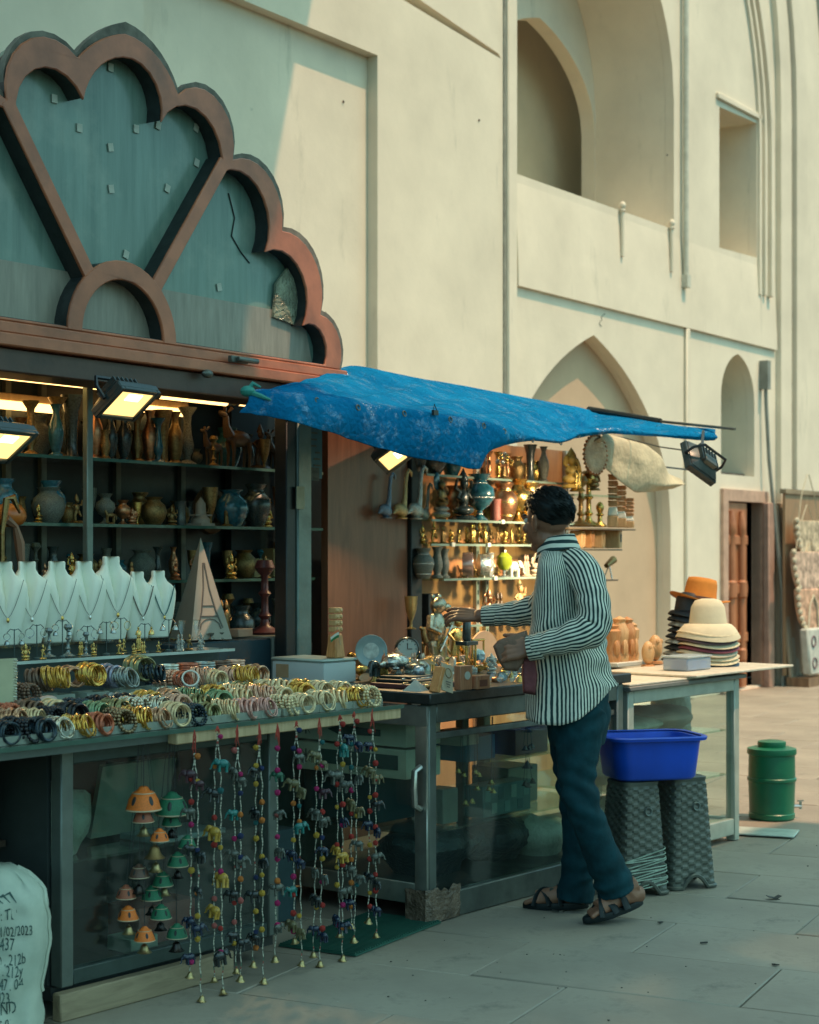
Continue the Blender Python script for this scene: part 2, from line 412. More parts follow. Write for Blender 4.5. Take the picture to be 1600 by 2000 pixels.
# door in the far bay
dr = thing('carved_door', 'carved orange brown wooden door standing half open in the fort wall', 'door', UV(16.53, 7.24), AU)
TD = Matrix.Translation((-16.53, -7.24, 0))
PINKP = mat('pink_paint', (.52,.33,.24), rough=.7, var=.2, dirt=.2)
MB().prism([(15.96,0),(17.10,0),(17.10,2.07),(15.96,2.07)], 7.16, 7.30, [[(16.08,.001),(16.98,.001),(16.98,1.95),(16.08,1.95)]]).xf(TD).build('door_frame', PINKP, dr, bevel=.01)
DW = wood('door_wood', (.33,.12,.05), (.50,.20,.09), scale=6, rough=.5)
leaf = MB().bx(16.085, 16.60, 7.19, 7.22, .03, 1.94).xf(TD).build('door_leaf', DW, dr, bevel=.006)
for u in (16.17, 16.42):
    pr = [(.034,.05),(.034,.3),(.055,.32),(.055,.42),(.034,.44),(.045,.7),(.034,.95),(.06,.97),(.06,1.12),(.034,1.14),(.045,1.45),(.034,1.6),(.05,1.64),(.05,1.72),(.02,1.85)]
    MB().lathe(pr, 10, (u-16.53, 7.17-7.24, 0)).build('baluster', DW, leaf)
for h in (.55, 1.05, 1.55): MB().bx(16.10, 16.58, 7.165, 7.189, h-.05, h+.05).xf(TD).build('rail', DW, leaf, bevel=.01)
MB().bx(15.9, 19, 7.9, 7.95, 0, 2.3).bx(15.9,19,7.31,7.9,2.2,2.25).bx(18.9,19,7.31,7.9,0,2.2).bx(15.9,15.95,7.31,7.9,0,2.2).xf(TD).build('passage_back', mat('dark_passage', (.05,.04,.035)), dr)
MB().bx(16.95, 17.10, 7.09, 7.159, 0, 1.95).xf(TD).build('side_post', mat('rose_post', (.40,.24,.18), rough=.7, dirt=.3), dr, bevel=.01)
# timber planks leaning right of the door
for k, (u, c) in enumerate(((17.25,(.36,.30,.22)),(17.38,(.42,.37,.28)),(17.50,(.30,.23,.16)))):
    o = MB().box((0,0,.98), (.10,.03,1.96)).build('timber_plank', wood('plank%d' % k, [x*.8 for x in c], c, 6), None, UV(u, 6.95+.02*k), (radians(-5), 0, AU), bevel=.004)
    tag(o, ('weathered grey timber plank leaning beside the carved door', 'pale timber plank leaning between two darker planks', 'dark brown timber plank leaning next to the bag display')[k], 'plank', 'timber planks leaning by the door')

# ================================================================ unseen slab added overhead, cut so its shade falls on left and foreground
pl = [(2,-3.5),(9.85,-3.5),(9.4,0),(7.4,.06),(7.15,1.25),(6.1,1.3),(6.28,2.3),(9.38,5.3),(9.65,5.87),(5,5.85),(2,3.2)]
mb = MB(); n = len(pl)
mb.prism([(p[0], -p[1]) for p in pl], 9.0, 9.15).xf(Matrix(((1,0,0,0),(0,0,-1,0),(0,1,0,0),(0,0,0,1))))
tag(mb.build('roof_or_blocker', mat('sun_blocker_board', (.22,.2,.17)), None, (0,0,0), AU, smooth=False), kind='structure')  # here the added sun blocker, not a part of the place

# ================================================================ shop front with the lobed arch
UC, HB = 4.85, 2.26
shop = thing('souvenir_shop', 'wooden souvenir shop front topped by a brown cusped arch', 'shop', UV(UC, 4.75), AU)
TS = Matrix.Translation((-UC, -4.75, 0))
def arcpts(p, q, b, n=9):
    p = Vector(p); q = Vector(q); m = (p+q)/2; d = q-p; L = d.length; nrm = Vector((-d.y, d.x)).normalized()
    if b < 0: nrm = -nrm; b = -b
    R = (L*L/4 + b*b)/(2*b); c = m + nrm*(b-R); out = []
    a0 = atan2(p.y-c.y, p.x-c.x); a1 = atan2(q.y-c.y, q.x-c.x)
    while a1 > a0: a1 -= 2*pi
    for i in range(n): t = a0+(a1-a0)*i/(n-1); out.append((c.x+R*cos(t), c.y+R*sin(t)))
    return out
def lobes(cusps, bul, apex, ab, end):
    R = []                                      # from the apex down the right side
    R += arcpts(apex, cusps[0], ab, 8)
    for i in range(len(cusps)-1): R += arcpts(cusps[i], cusps[i+1], bul[i], 10)[1:]
    R += arcpts(cusps[-1], end, bul[-1], 8)[1:]
    L = [(-x, h) for x, h in reversed(R)]
    return L + R[1:]
def lobes2(cR, bR, endR, cL, bL, endL, apex, abR, abL):
    R = arcpts(apex, cR[0], abR, 8)
    for q in range(len(cR)-1): R += arcpts(cR[q], cR[q+1], bR[q], 10)[1:]
    R += arcpts(cR[-1], endR, bR[-1], 8)[1:]
    mir = lambda p: (-p[0], p[1])
    L = arcpts(mir(apex), mir(cL[0]), abL, 8)
    for q in range(len(cL)-1): L += arcpts(mir(cL[q]), mir(cL[q+1]), bL[q], 10)[1:]
    L += arcpts(mir(cL[-1]), mir(endL), bL[-1], 8)[1:]
    return [(-x, h) for x, h in reversed(L)] + R[1:]
oc = lobes2([(.315,1.02),(.655,.82),(.985,.57),(1.26,.235)], [.15,.125,.12,.075], (1.40,0), [(-.245,1.035),(-.60,.80),(-.97,.57),(-1.26,.235)], [.145,.125,.12,.075], (-1.40,0), (.01,1.19), .050, .022)
ic = lobes2([(.215,.885),(.585,.755),(.868,.46),(1.132,.17)], [.165,.155,.15,.085], (1.29,.012), [(-.215,.880),(-.55,.745),(-.865,.46),(-1.13,.17)], [.150,.150,.15,.085], (-1.29,.012), (.0,1.095), .085, .045)
bk = lobes2([(.335,1.045),(.68,.845),(1.015,.595),(1.29,.26)], [.155,.13,.125,.08], (1.435,0), [(-.235,1.06),(-.595,.83),(-.97,.60),(-1.26,.25)], [.145,.125,.12,.075], (-1.40,0), (.03,1.245), .05, .022)
sh = lambda L, du=0, dh=0: [(x+UC+du, h+HB+dh) for x, h in L]
VF = 4.70; PD = .085
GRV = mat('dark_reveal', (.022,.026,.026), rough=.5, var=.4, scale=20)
ins = lambda L, k: [(x*k, h*k) for x, h in L]
MB().prism(list(reversed(sh(oc))), VF, VF+.014, [sh(ic)]).xf(TS).build('arch_frame', BRN, shop, angle=30, bevel=.004)
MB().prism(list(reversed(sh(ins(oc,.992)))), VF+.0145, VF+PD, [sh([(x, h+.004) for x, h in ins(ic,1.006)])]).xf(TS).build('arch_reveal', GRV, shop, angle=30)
MB().prism(list(reversed(sh(bk))), VF+.020, VF+.050, [sh(ins(oc,.985))]).xf(TS).build('arch_backing', BRND, shop, angle=30, bevel=.006)
def pane_mat():
    m, nt, bs, tc = _base('green_pane'); vec = tc.outputs['Object']
    f = _noise(nt, _map(nt, vec, (9,9,.7)), 2.2, 6, .65); g2 = _noise(nt, vec, 2.4, 7, .65)
    c = _mix(nt, (.10,.175,.145), (.19,.29,.245), _ramp(nt, f, .3, .72))
    c = _mix(nt, c, (.30,.36,.29), _ramp(nt, g2, .50, .8))
    nt.links.new(c, bs.inputs['Base Color']); bs.inputs['Roughness'].default_value = .22; return m
PANE = pane_mat()
MB().prism(list(reversed(sh([(x*.99, h*.99) for x, h in oc]))), VF+PD+.001, VF+PD+.03).xf(TS).build('arch_pane', PANE, shop, angle=30)
low = mat('grey_brown_strip', (.27,.25,.20), rough=.4, var=.2, scale=6, stretch=(6,6,.8))  # greyer brown than the pane above it
MB().prism([(UC-1.3,HB),(UC+1.30,HB),(UC+1.25,HB+.17),(UC+1.1,HB+.235),(UC-1.1,HB+.235),(UC-1.25,HB+.17)], VF+PD-.008, VF+PD).xf(TS).build('lower_strip', low, shop)
# mended, cracked piece of pane in the sunlit lobe
MB().prism([(UC+1.0,HB+.20),(UC+1.16,HB+.18),(UC+1.20,HB+.33),(UC+1.10,HB+.43),(UC+1.02,HB+.35)], VF+PD-.022, VF+PD-.009).xf(TS).build('patch_pane', mat('plastic_patch', (.30,.32,.22), rough=.15, var=.5, scale=16, bump=1.0, bdist=.02), shop)
MB().tube([(UC+.72,VF+PD-.002,HB+.70),(UC+.76,VF+PD-.002,HB+.60),(UC+.74,VF+PD-.002,HB+.52),(UC+.80,VF+PD-.002,HB+.46),(UC+.86,VF+PD-.002,HB+.42)], .003, 4).xf(TS).build('crack', DARK, shop)
hubo = [(UC+.30*cos(pi*i/20), HB+.30*sin(pi*i/20)) for i in range(21)]; hubi = [(UC+.225*cos(pi*i/20), HB+.225*sin(pi*i/20)) for i in reversed(range(21))]
MB().prism(hubo+hubi, VF-.004, VF+.012).xf(TS).build('hub_arch', BRN, shop, angle=30, bevel=.004)
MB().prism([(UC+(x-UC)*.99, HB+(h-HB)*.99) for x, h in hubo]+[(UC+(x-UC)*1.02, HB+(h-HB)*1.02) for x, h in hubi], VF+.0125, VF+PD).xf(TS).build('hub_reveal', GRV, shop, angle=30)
for s in (-1, 1):
    p, q = Vector((s*.185, .225)), Vector((s*.60, .80)); d = (q-p).normalized(); nn = Vector((-d.y, d.x))*.031
    L = [p+nn, p-nn, q-nn, q+nn]; L = [(UC+x.x, HB+x.y) for x in (L if s > 0 else L)]
    MB().prism(L, VF-.002, VF+.012).xf(TS).build('spoke', BRN, shop, bevel=.004)
    L2 = [p+nn*.93, p-nn*.93, q-nn*.93, q+nn*.93]; L2 = [(UC+x.x, HB+x.y) for x in (L2 if s > 0 else L2)]
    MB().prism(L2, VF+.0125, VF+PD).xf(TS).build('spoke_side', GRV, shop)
PAPER = mat('tape_paper', (.42,.45,.38), rough=.7)
for px, py in ((215,132),(154,250),(265,252),(215,288),(383,318),(216,369),(326,368),(245,497),(427,561),(105,193),(308,245),(382,250)):
    u, h = onv(px, py, VF+PD); a = random.uniform(-.3,.3)
    MB().box((0,0,0), (.028,.004,.032), rot=(0,a,0)).build('tape_square', PAPER, shop, (u-UC, VF+PD-.004-4.75, h))
# beam under the arch: stacked mouldings, bolt
MB().bx(2.6, 6.30, 4.69, 4.86, 2.215, 2.258).xf(TS).build('arch_sill', BRN, shop, bevel=.006)
MB().bx(2.6, 6.31, 4.665, 4.86, 2.165, 2.213).xf(TS).build('beam_moulding', BRN, shop, bevel=.006)
MB().bx(2.6, 6.30, 4.70, 4.90, 2.075, 2.163).xf(TS).build('beam', mat('dark_brown_paint', (.075,.038,.026), rough=.45, var=.3, dirt=.2), shop, bevel=.006)
u, h = onv(463, 703, 4.66)
MB().bx(u-.055,u+.055,4.64,4.664,h-.014,h+.014).cyl((u-.03,4.63,h),(u+.10,4.63,h),.012).xf(TS).build('bolt', ALUD, shop, bevel=.003)
u, h = onv(405, 730, 4.66); MB().ell((u,4.66,h), (.03,.02,.018)).xf(TS).build('knob', ALUD, shop)
# body of the shop: floor, back wall, side walls, ceiling
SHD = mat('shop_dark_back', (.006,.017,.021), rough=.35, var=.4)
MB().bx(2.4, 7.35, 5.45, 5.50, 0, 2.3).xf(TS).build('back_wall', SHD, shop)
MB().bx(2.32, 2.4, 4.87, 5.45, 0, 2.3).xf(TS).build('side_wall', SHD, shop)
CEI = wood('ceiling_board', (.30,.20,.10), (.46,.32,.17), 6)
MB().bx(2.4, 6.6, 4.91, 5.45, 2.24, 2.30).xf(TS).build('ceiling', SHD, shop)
for k in range(4):
    MB().bx(2.4, 6.55, 4.93+.13*k, 5.02+.13*k, 2.195, 2.238).xf(TS).build('ceiling_slat', CEI, shop, bevel=.003)
# metal door posts with the notice sheets
POST = mat('teal_post', (.17,.22,.20), rough=.4, var=.2, metal=.4, dirt=.2)
MB().bx(5.97, 6.07, 4.72, 4.84, 0, 2.06).xf(TS).build('door_post', POST, shop, bevel=.006)
MB().bx(4.93, 4.965, 4.98, 5.01, .9, 2.2).xf(TS).build('inner_post', POST, shop, bevel=.004)
MB().bx(5.90, 5.965, 4.73, 4.80, 0, 2.06).xf(TS).build('dark_post', BLACKM, shop, bevel=.004)
# glass shelves with brackets
SHELVES = [(2.45, 6.6, 5.07, 5.44, 1.812), (2.45, 6.6, 5.07, 5.44, 1.54), (2.45, 6.6, 5.12, 5.44, 1.30)]
for u0, u1, v0, v1, h in SHELVES:
    MB().bx(u0, u1, v0, v1, h-.010, h).xf(TS).build('glass_shelf', GLS, shop, smooth=False)
    MB().bx(u0, u1, v0-.006, v0-.001, h-.012, h+.001).xf(TS).build('shelf_edge', GLSE, shop, smooth=False)
for u in (4.9, 5.1, 5.55, 5.98, 6.42):
    mb = MB().bx(u, u+.03, 5.425, 5.449, .9, 2.2); mb.xf(TS).build('slotted_upright', ALUD, shop)
# lower cabinet at the back right of the shop
MB().bx(5.3, 5.93, 4.84, 5.08, .02, 1.04).xf(TS).build('cabinet', mat('navy_cabinet', (.03,.06,.075), rough=.25), shop, bevel=.006)
MB().bx(5.93, 6.10, 4.83, 5.08, .02, 1.046).xf(TS).build('cabinet_side', mat('grey_board', (.20,.22,.19), dirt=.4), shop, bevel=.006)
MB().bx(2.5, 6.55, 5.09, 5.44, .94, .985).xf(TS).build('back_counter', BLACKM, shop, bevel=.004)

# tube lights, lit
TUBE = emis('lit_tube', (1.0, .60, .20), 2.6)
def tube_light(u0, u1, v, h, lab, tilt=0.0):
    t = thing('tube_light', lab, 'light', UV((u0+u1)/2, v, h), AU+tilt, 'lit tubes under the shop ceiling'); L = (u1-u0)/2
    MB().cyl((-L+.02,0,0),(L-.02,0,0),.019,n=10).build('tube', TUBE, t)
    MB().bx(-L, L, .0, .05, .018, .05).build('batten', CEI, t, bevel=.003)
    for s in (-1,1): MB().cyl((s*L,0,0),(s*(L-.022),0,0),.021,n=10).build('end_cap', ALUD, t)
tube_light(3.3, 4.83, 4.93, 2.137, 'long lit amber tube nearest the beam at the shop ceiling')
tube_light(3.3, 5.13, 5.10, 2.117, 'long lit amber tube under the middle of the shop ceiling')
tube_light(3.4, 5.14, 5.36, 2.03, 'lit amber tube behind the tall vases on the top shelf')
tube_light(5.45, 5.94, 5.10, 2.107, 'short lit amber tube above the wooden deer')
tube_light(5.60, 5.96, 5.36, 2.07, 'lit amber tube behind the flared vases beside the floodlight')
tube_light(5.98, 6.15, 5.10, 2.115, 'shortest lit tube beside the corner of the blue tarpaulin')
# ================================================================ left counter (glass fronted, bangles on top)
CT = .865
def cxf(a0, b0): return Matrix.Translation((-a0, -b0, 0))
lc = thing('display_counter', 'glass fronted display counter covered with bangles, bead strings hanging off its edge', 'counter', AB(3.6, 4.5), AA); TL = cxf(3.6, 4.5)
NAVYF = mat('dark_teal_frame', (.05,.075,.07), rough=.4, var=.25, metal=.3, dirt=.2)
STEEL = mat('worn_steel_frame', (.14,.165,.15), rough=.42, var=.2, metal=.5, dirt=.35)
for a, w_ in ((3.375,.05),(4.29,.05)):
    MB().bx(a, a+w_, 4.10, 4.15, .09, .82).xf(TL).build('post', STEEL, lc, bevel=.004)
MB().bx(2.4, 2.45, 4.12, 4.18, 0, .82).xf(TL).build('post', STEEL, lc, bevel=.004)
MB().bx(4.76, 4.79, 4.94, 4.98, 0.0, .82).xf(TL).build('post', STEEL, lc, bevel=.004)
MB().bx(3.425, 4.29, 4.105, 4.145, .77, .82).xf(TL).build('rail', NAVYF, lc, bevel=.004)
MB().bx(3.425, 4.29, 4.105, 4.145, .09, .14).xf(TL).build('rail', NAVYF, lc, bevel=.004)
MB().bx(3.425, 4.29, 4.122, 4.128, .141, .769).xf(TL).build('front_pane', GLSF, lc, smooth=False)
MB().bx(3.34, 4.08, 4.06, 4.10, 0.0, .085).xf(TL).build('plinth_board', WOODP, lc, bevel=.004)
MB().bx(3.36, 4.34, 4.13, 5.0, .05, .09).xf(TL).build('floor_board', DARK, lc)
MB().bx(2.4, 4.34, 4.97, 5.0, .0, .82).xf(TL).build('back_board', mat('counter_back', (.03,.04,.04), rough=.6), lc)
MB().bx(4.31, 4.34, 4.151, 4.97, .09, .82).xf(TL).build('end_board', mat('counter_end', (.05,.055,.05), rough=.6), lc)
MB().bx(3.37, 3.385, 4.16, 4.97, .09, .82).xf(TL).build('divider', mat('counter_back', (.03,.04,.04)), lc)
MB().bx(3.43, 4.30, 4.3, 4.96, .42, .428).xf(TL).build('inner_shelf', GLS, lc, smooth=False)
MB().bx(2.45, 3.36, 4.35, 4.96, .50, .52).xf(TL).build('low_shelf', mat('brown_shelf', (.07,.045,.03), rough=.6), lc)
MB().bx(2.3, 4.84, 3.95, 5.02, .853, CT).xf(TL).build('glass_top', GLSF, lc, smooth=False)
MB().bx(2.3, 4.84, 3.944, 3.9495, .852, CT+.001).xf(TL).build('glass_edge', GLSE, lc, smooth=False)
MB().bx(2.3, 4.82, 4.0, 5.0, .822, .852).xf(TL).build('top_board', mat('grey_counter_top', (.11,.13,.12), rough=.6, dirt=.2), lc)
MB().bx(3.72, 4.835, 3.955, 4.0, .815, .852).xf(TL).build('edge_batten', RAWW, lc, bevel=.003)
# stepped stands of glass on the counter
S1, S2, S3 = .935, 1.055, 1.10
MB().bx(2.4, 4.58, 4.30, 4.62, S1-.008, S1).xf(TL).build('step_shelf', GLSF, lc, smooth=False)
MB().bx(2.4, 4.58, 4.294, 4.299, S1-.009, S1+.001).xf(TL).build('shelf_edge', GLSE, lc, smooth=False)
MB().bx(2.4, 4.64, 4.62, 4.80, S2-.008, S2).xf(TL).build('step_shelf', GLSF, lc, smooth=False)
MB().bx(2.4, 4.64, 4.614, 4.619, S2-.009, S2+.001).xf(TL).build('shelf_edge', mat('pale_edge', (.45,.52,.47), rough=.3), lc, smooth=False)
MB().bx(2.4, 4.50, 4.80, 5.0, S3-.010, S3).xf(TL).build('step_shelf', GLSF, lc, smooth=False)
MB().bx(2.4, 4.58, 4.40, 4.43, CT, S1-.009).bx(2.4, 4.64, 4.70, 4.72, CT, S2-.009).bx(2.4,4.5,4.88,4.91,CT,S3-.011).xf(TL).build('step_riser', mat('riser_dark', (.04,.055,.055), rough=.4), lc)

# ================================================================ middle counter (brassware) and far counter
mc = thing('glass_counter', 'battered metal and glass counter carrying brass curios, man standing at it', 'counter', AB(5.8, 4.5), AA); TM = cxf(5.8, 4.5)
H2 = .885
def frame(mb, a0, a1, b0, b1, z0, z1, w_=.045, top=True):
    for a in (a0, a1-w_):
        for b in (b0, b1-w_): mb.bx(a, a+w_, b, b+w_, z0, z1)
A0, A1, B0, B1 = 5.12, 6.52, 4.05, 4.96
for a in (A0, A1-.05):
    for b in (B0, B1-.05): MB().bx(a, a+.05, b, b+.05, .0, .84).xf(TM).build('post', STEEL, mc, bevel=.006)
MB().bx(A0+.051, A1-.051, B0+.002, B0+.048, .765, .84).xf(TM).build('front_rail', ALUD, mc, bevel=.004)
MB().bx(A0+.051, A1-.051, B0+.002, B0+.048, .0, .10).xf(TM).build('bottom_rail', ALUD, mc, bevel=.004)
MB().bx(A0+.051, A1-.051, B0+.015, B0+.045, .70, .725).xf(TM).build('slide_rail', ALUD, mc, bevel=.003)
MB().bx(A0+.051, A1-.051, B0+.02, B0+.026, .101, .70).xf(TM).build('front_pane', GLSF, mc, smooth=False)
# left end: a hinged door frame with rounded top corner
MB().bx(A0-.012, A0-.001, B0+.0, B1, .755, .835).bx(A0-.012, A0-.001, B0, B0+.06, .07, .755).bx(A0-.012, A0-.001, B1-.06, B1, .07, .755).bx(A0-.012,A0-.001,B0+.06,B1-.06,.07,.15).xf(TM).build('end_door', ALU, mc, bevel=.003)
MB().bx(A0-.008, A0-.004, B0+.06, B1-.06, .15, .755).xf(TM).build('end_pane', GLSF, mc, smooth=False)
MB().tube([(A0-.015,B0+.03,.60),(A0-.05,B0+.03,.585),(A0-.055,B0+.03,.52),(A0-.05,B0+.03,.455),(A0-.015,B0+.03,.44)], .013, 8).xf(TM).build('handle', mat('steel', (.5,.5,.46), rough=.3, metal=.9), mc)
MB().bx(A0-.03, A1+.02, B0-.03, B1+.02, .842, H2).xf(TM).build('counter_top', mat('scuffed_top', (.022,.026,.025), rough=.35, var=.5, scale=14, dirt=.35, dirtcol=(.12,.115,.10)), mc, bevel=.005)
MB().bx(A0+.05, A1-.05, B0+.08, B1-.05, .32, .328).xf(TM).build('inner_shelf', GLS, mc, smooth=False)
MB().bx(A0+.55, A1-.05, B0+.08, B1-.05, .56, .568).xf(TM).build('inner_shelf', GLS, mc, smooth=False)
MB().bx(A0+.02, A1-.02, B0+.05, B1-.02, .06, .1).xf(TM).build('floor_board', DARK, mc)
MB().bx(A0+.05, A0+.50, B1-.03, B1-.01, .1, .84).xf(TM).build('back_board', mat('counter_inside', (.07,.085,.08), rough=.6), mc)
TAPE = mat('brown_tape', (.15,.105,.075), rough=.25, var=.5, scale=18, bump=.9, bdist=.012, dirt=.4)
tg = []
for i in range(13):
    L = []
    for k in range(22):
        w_ = k/21*.30; z = .004+i/12*(.125+.035*noise.noise(Vector((k*.35, 2, 1)))) ; g = .010*noise.noise(Vector((k*.45, i*.4, 5)))
        if w_ < .10: L.append((A0-.020-abs(g), B0+.10-w_, z))
        else: L.append((A0-.016+(w_-.10), B0-.008-abs(g), z))
    tg.append(L)
MB().loft(tg, cap=False, closed=False).xf(TM).build('tape_wrap', TAPE, mc, angle=25)

fc = thing('glass_counter', 'pale aluminium glass counter with plywood top holding hats and wooden carvings', 'counter', AB(7.0, 4.5), AA); TF = cxf(7.0, 4.5)
A2, A3, H3 = 6.56, 7.60, .80
PALE = mat('pale_frame', (.42,.44,.37), rough=.5, metal=.3, var=.15, dirt=.2)
for a in (A2, A3-.05):
    for b in (4.05, 4.85): MB().bx(a, a+.05, b, b+.05, 0, H3).xf(TF).build('post', PALE, fc, bevel=.005)
MB().bx(A2+.051, A3-.051, 4.052, 4.098, H3-.06, H3).xf(TF).build('front_rail', PALE, fc, bevel=.004)
MB().bx(A2+.051, A3-.051, 4.052, 4.098, .03, .11).xf(TF).build('bottom_rail', PALE, fc, bevel=.004)
MB().bx(A3-.048, A3-.002, 4.101, 4.849, H3-.06, H3).bx(A3-.048,A3-.002,4.101,4.849,.03,.11).xf(TF).build('end_rail', PALE, fc, bevel=.004)
MB().bx(A2+.051, A3-.051, 4.07, 4.076, .11, H3-.06).xf(TF).build('front_pane', GLSF, fc, smooth=False)
MB().bx(A2+.05, A3-.05, 4.1, 4.86, .32, .33).xf(TF).build('inner_shelf', GLS, fc, smooth=False)
MB().bx(A2+.05, A3-.05, 4.1, 4.86, .54, .548).xf(TF).build('inner_shelf', GLS, fc, smooth=False)
MB().bx(A2+.02, A3-.02, 4.1, 4.88, .06, .1).xf(TF).build('floor_board', mat('pale_inside', (.45,.42,.34), rough=.6), fc)
MB().bx(A2+.05, A3-.05, 4.87, 4.876, .1, H3).xf(TF).build('back_pane', GLS, fc, smooth=False)
MB().bx(A2-.03, A3+.02, 4.02, 4.95, H3+.001, H3+.022).xf(TF).build('counter_top', mat('grey_top', (.16,.16,.14), rough=.5), fc, bevel=.004)
PLY = wood('pale_ply', (.52,.47,.36), (.66,.60,.47), 5, .6)
ply = MB().bx(A2-.02, 7.25, 4.03, 4.55, H3+.023, H3+.033).xf(TF).build('plywood_sheet', PLY, None, AB(7.0,4.5), AA, bevel=.003); tag(ply, 'narrow pale plywood sheet lying on the counter top behind the man', 'board')
ply = MB().bx(7.05, 8.05, 3.98, 4.50, 0, .012).xf(TF).build('plywood_sheet', PLY, None, AB(7.0,4.5, H3+.035), AA, bevel=.003); tag(ply, 'pale plywood sheet jutting past the end of the far counter', 'board')
gp = MB().bx(6.6, 7.25, 4.56, 4.93, 0, .010).xf(TF).build('glass_sheet', GLSF, None, AB(7.0,4.5,H3+.024), AA, smooth=False); tag(gp, 'greenish glass sheet lying on the far counter under the wooden carvings', 'glass')

# ================================================================ wall of shelves behind the middle counter
rack = thing('shelf_rack', 'orange brown laminate shelf rack crowded with brass, vases and clocks', 'shelf', UV(8.3, 5.2), AU); TR = Matrix.Translation((-8.3, -5.2, 0))
MB().bx(7.42, 9.28, 5.2, 5.23, 0, 2.05).xf(TR).build('back_board', LAMR, rack)
MB().bx(6.62, 7.30, 5.05, 5.09, 0, 2.2).xf(TR).build('side_panel', LAM, rack)
MB().bx(7.31, 7.41, 5.03, 5.20, 0, 2.15).xf(TR).build('dark_post', DARK, rack, bevel=.004)
UPM = mat('slotted_steel', (.50,.50,.43), rough=.4, metal=.5, dirt=.3)
for u in (7.46, 8.17, 8.27, 9.20):
    up = MB().bx(u, u+.032, 5.175, 5.199, .05, 2.05).xf(TR).build('slotted_upright', UPM, rack)
    MB2 = MB()
    for k in range(34): MB2.bx(u+.011, u+.021, 5.1735, 5.1748, .12+.056*k, .145+.056*k)
    MB2.xf(TR).build('slots', DARK, up, smooth=False)
RSH = [1.594, 1.468, 1.285, 1.03]
for k, (u0, u1, v0, h) in enumerate(((7.30,9.15,4.90,1.594),(7.44,9.1,5.0,1.468),(7.44,9.2,4.92,1.285),(7.44,9.2,4.98,1.03),(7.40,8.85,5.0,1.835))):
    MB().bx(u0, u1, v0, 5.19, h-.010, h).xf(TR).build('glass_shelf', GLS, rack, smooth=False)
    MB().bx(u0, u1, v0-.006, v0-.001, h-.011, h+.001).xf(TR).build('shelf_edge', mat('rack_glass_edge', (.22,.30,.25), rough=.2), rack, smooth=False)
CLIP = mat('shelf_clip', (.7,.7,.6), rough=.4)
for u, h in ((7.62,1.468),(7.98,1.594),(7.92,1.285),(7.98,1.468),(8.52,1.285),(8.6,1.468)):
    MB().bx(u, u+.03, 4.89 if h > 1.5 else 4.98 if h > 1.4 else 4.90, 4.91 if h > 1.5 else 4.99 if h > 1.4 else 4.913, h-.014, h+.008).xf(TR).build('price_clip', CLIP, rack)
for (px0, px1, py, v, nm) in ((1112,1242,1030,4.8,'a'),(1112,1216,1072,4.85,'b'),(1150,1208,1133,4.9,'c')):
    u0, h = onv(px0, py, v); u1, _ = onv(px1, py, v)
    MB().bx(u0, u1, v, v+.26, h-.010, h).xf(TR).build('end_shelf', mat('bronze_shelf', (.14,.10,.06), rough=.35), rack, bevel=.002)
# dark sheet behind the gap, deep shade put into its colour; with notices
gap = MB().bx(6.31, 7.35, 5.40, 5.44, 0, 2.25).xf(Matrix.Translation((-6.5,-5.4,0))).build('shade_sheet', mat('gap_shade_teal', (.008,.02,.026), rough=.5), None, UV(6.5,5.4), AU); tag(gap, 'dark sheet added to fill the shaded gap between shop and brown panel', 'shade_sheet')
u0, h0 = onv(600, 832, 4.86); u1, h1 = onv(628, 935, 4.86)
nt = thing('notice', 'blue faded notice sheet hung on the dark gap beside the shop post', 'sign', UV((u0+u1)/2, 4.86, (h0+h1)/2), AU)
MB().box((0,0,0), (u1-u0, .008, h0-h1)).build('sheet', mat('blue_notice', (.06,.19,.25), rough=.5, var=.2), nt)
mb = MB()
for k in range(9): mb.box((random.uniform(-.02,.02), -.0052, .12-.03*k), (random.uniform(.03,.06), .002, .008))
mb.box((.0,-.0052,-.10),(.06,.002,.06)).build('print', mat('grey_print', (.10,.13,.12)), nt, smooth=False)['kind'] = 'stuff'
u0, h0 = onv(581, 972, 4.715)
nt2 = MB().box((0,0,0), (.055,.004,.10)).build('paper_note', mat('cream_paper', (.36,.38,.28), rough=.8), None, UV(u0+.02, 4.714, h0), AU); tag(nt2, 'small cream paper note stuck on the teal metal post', 'paper')

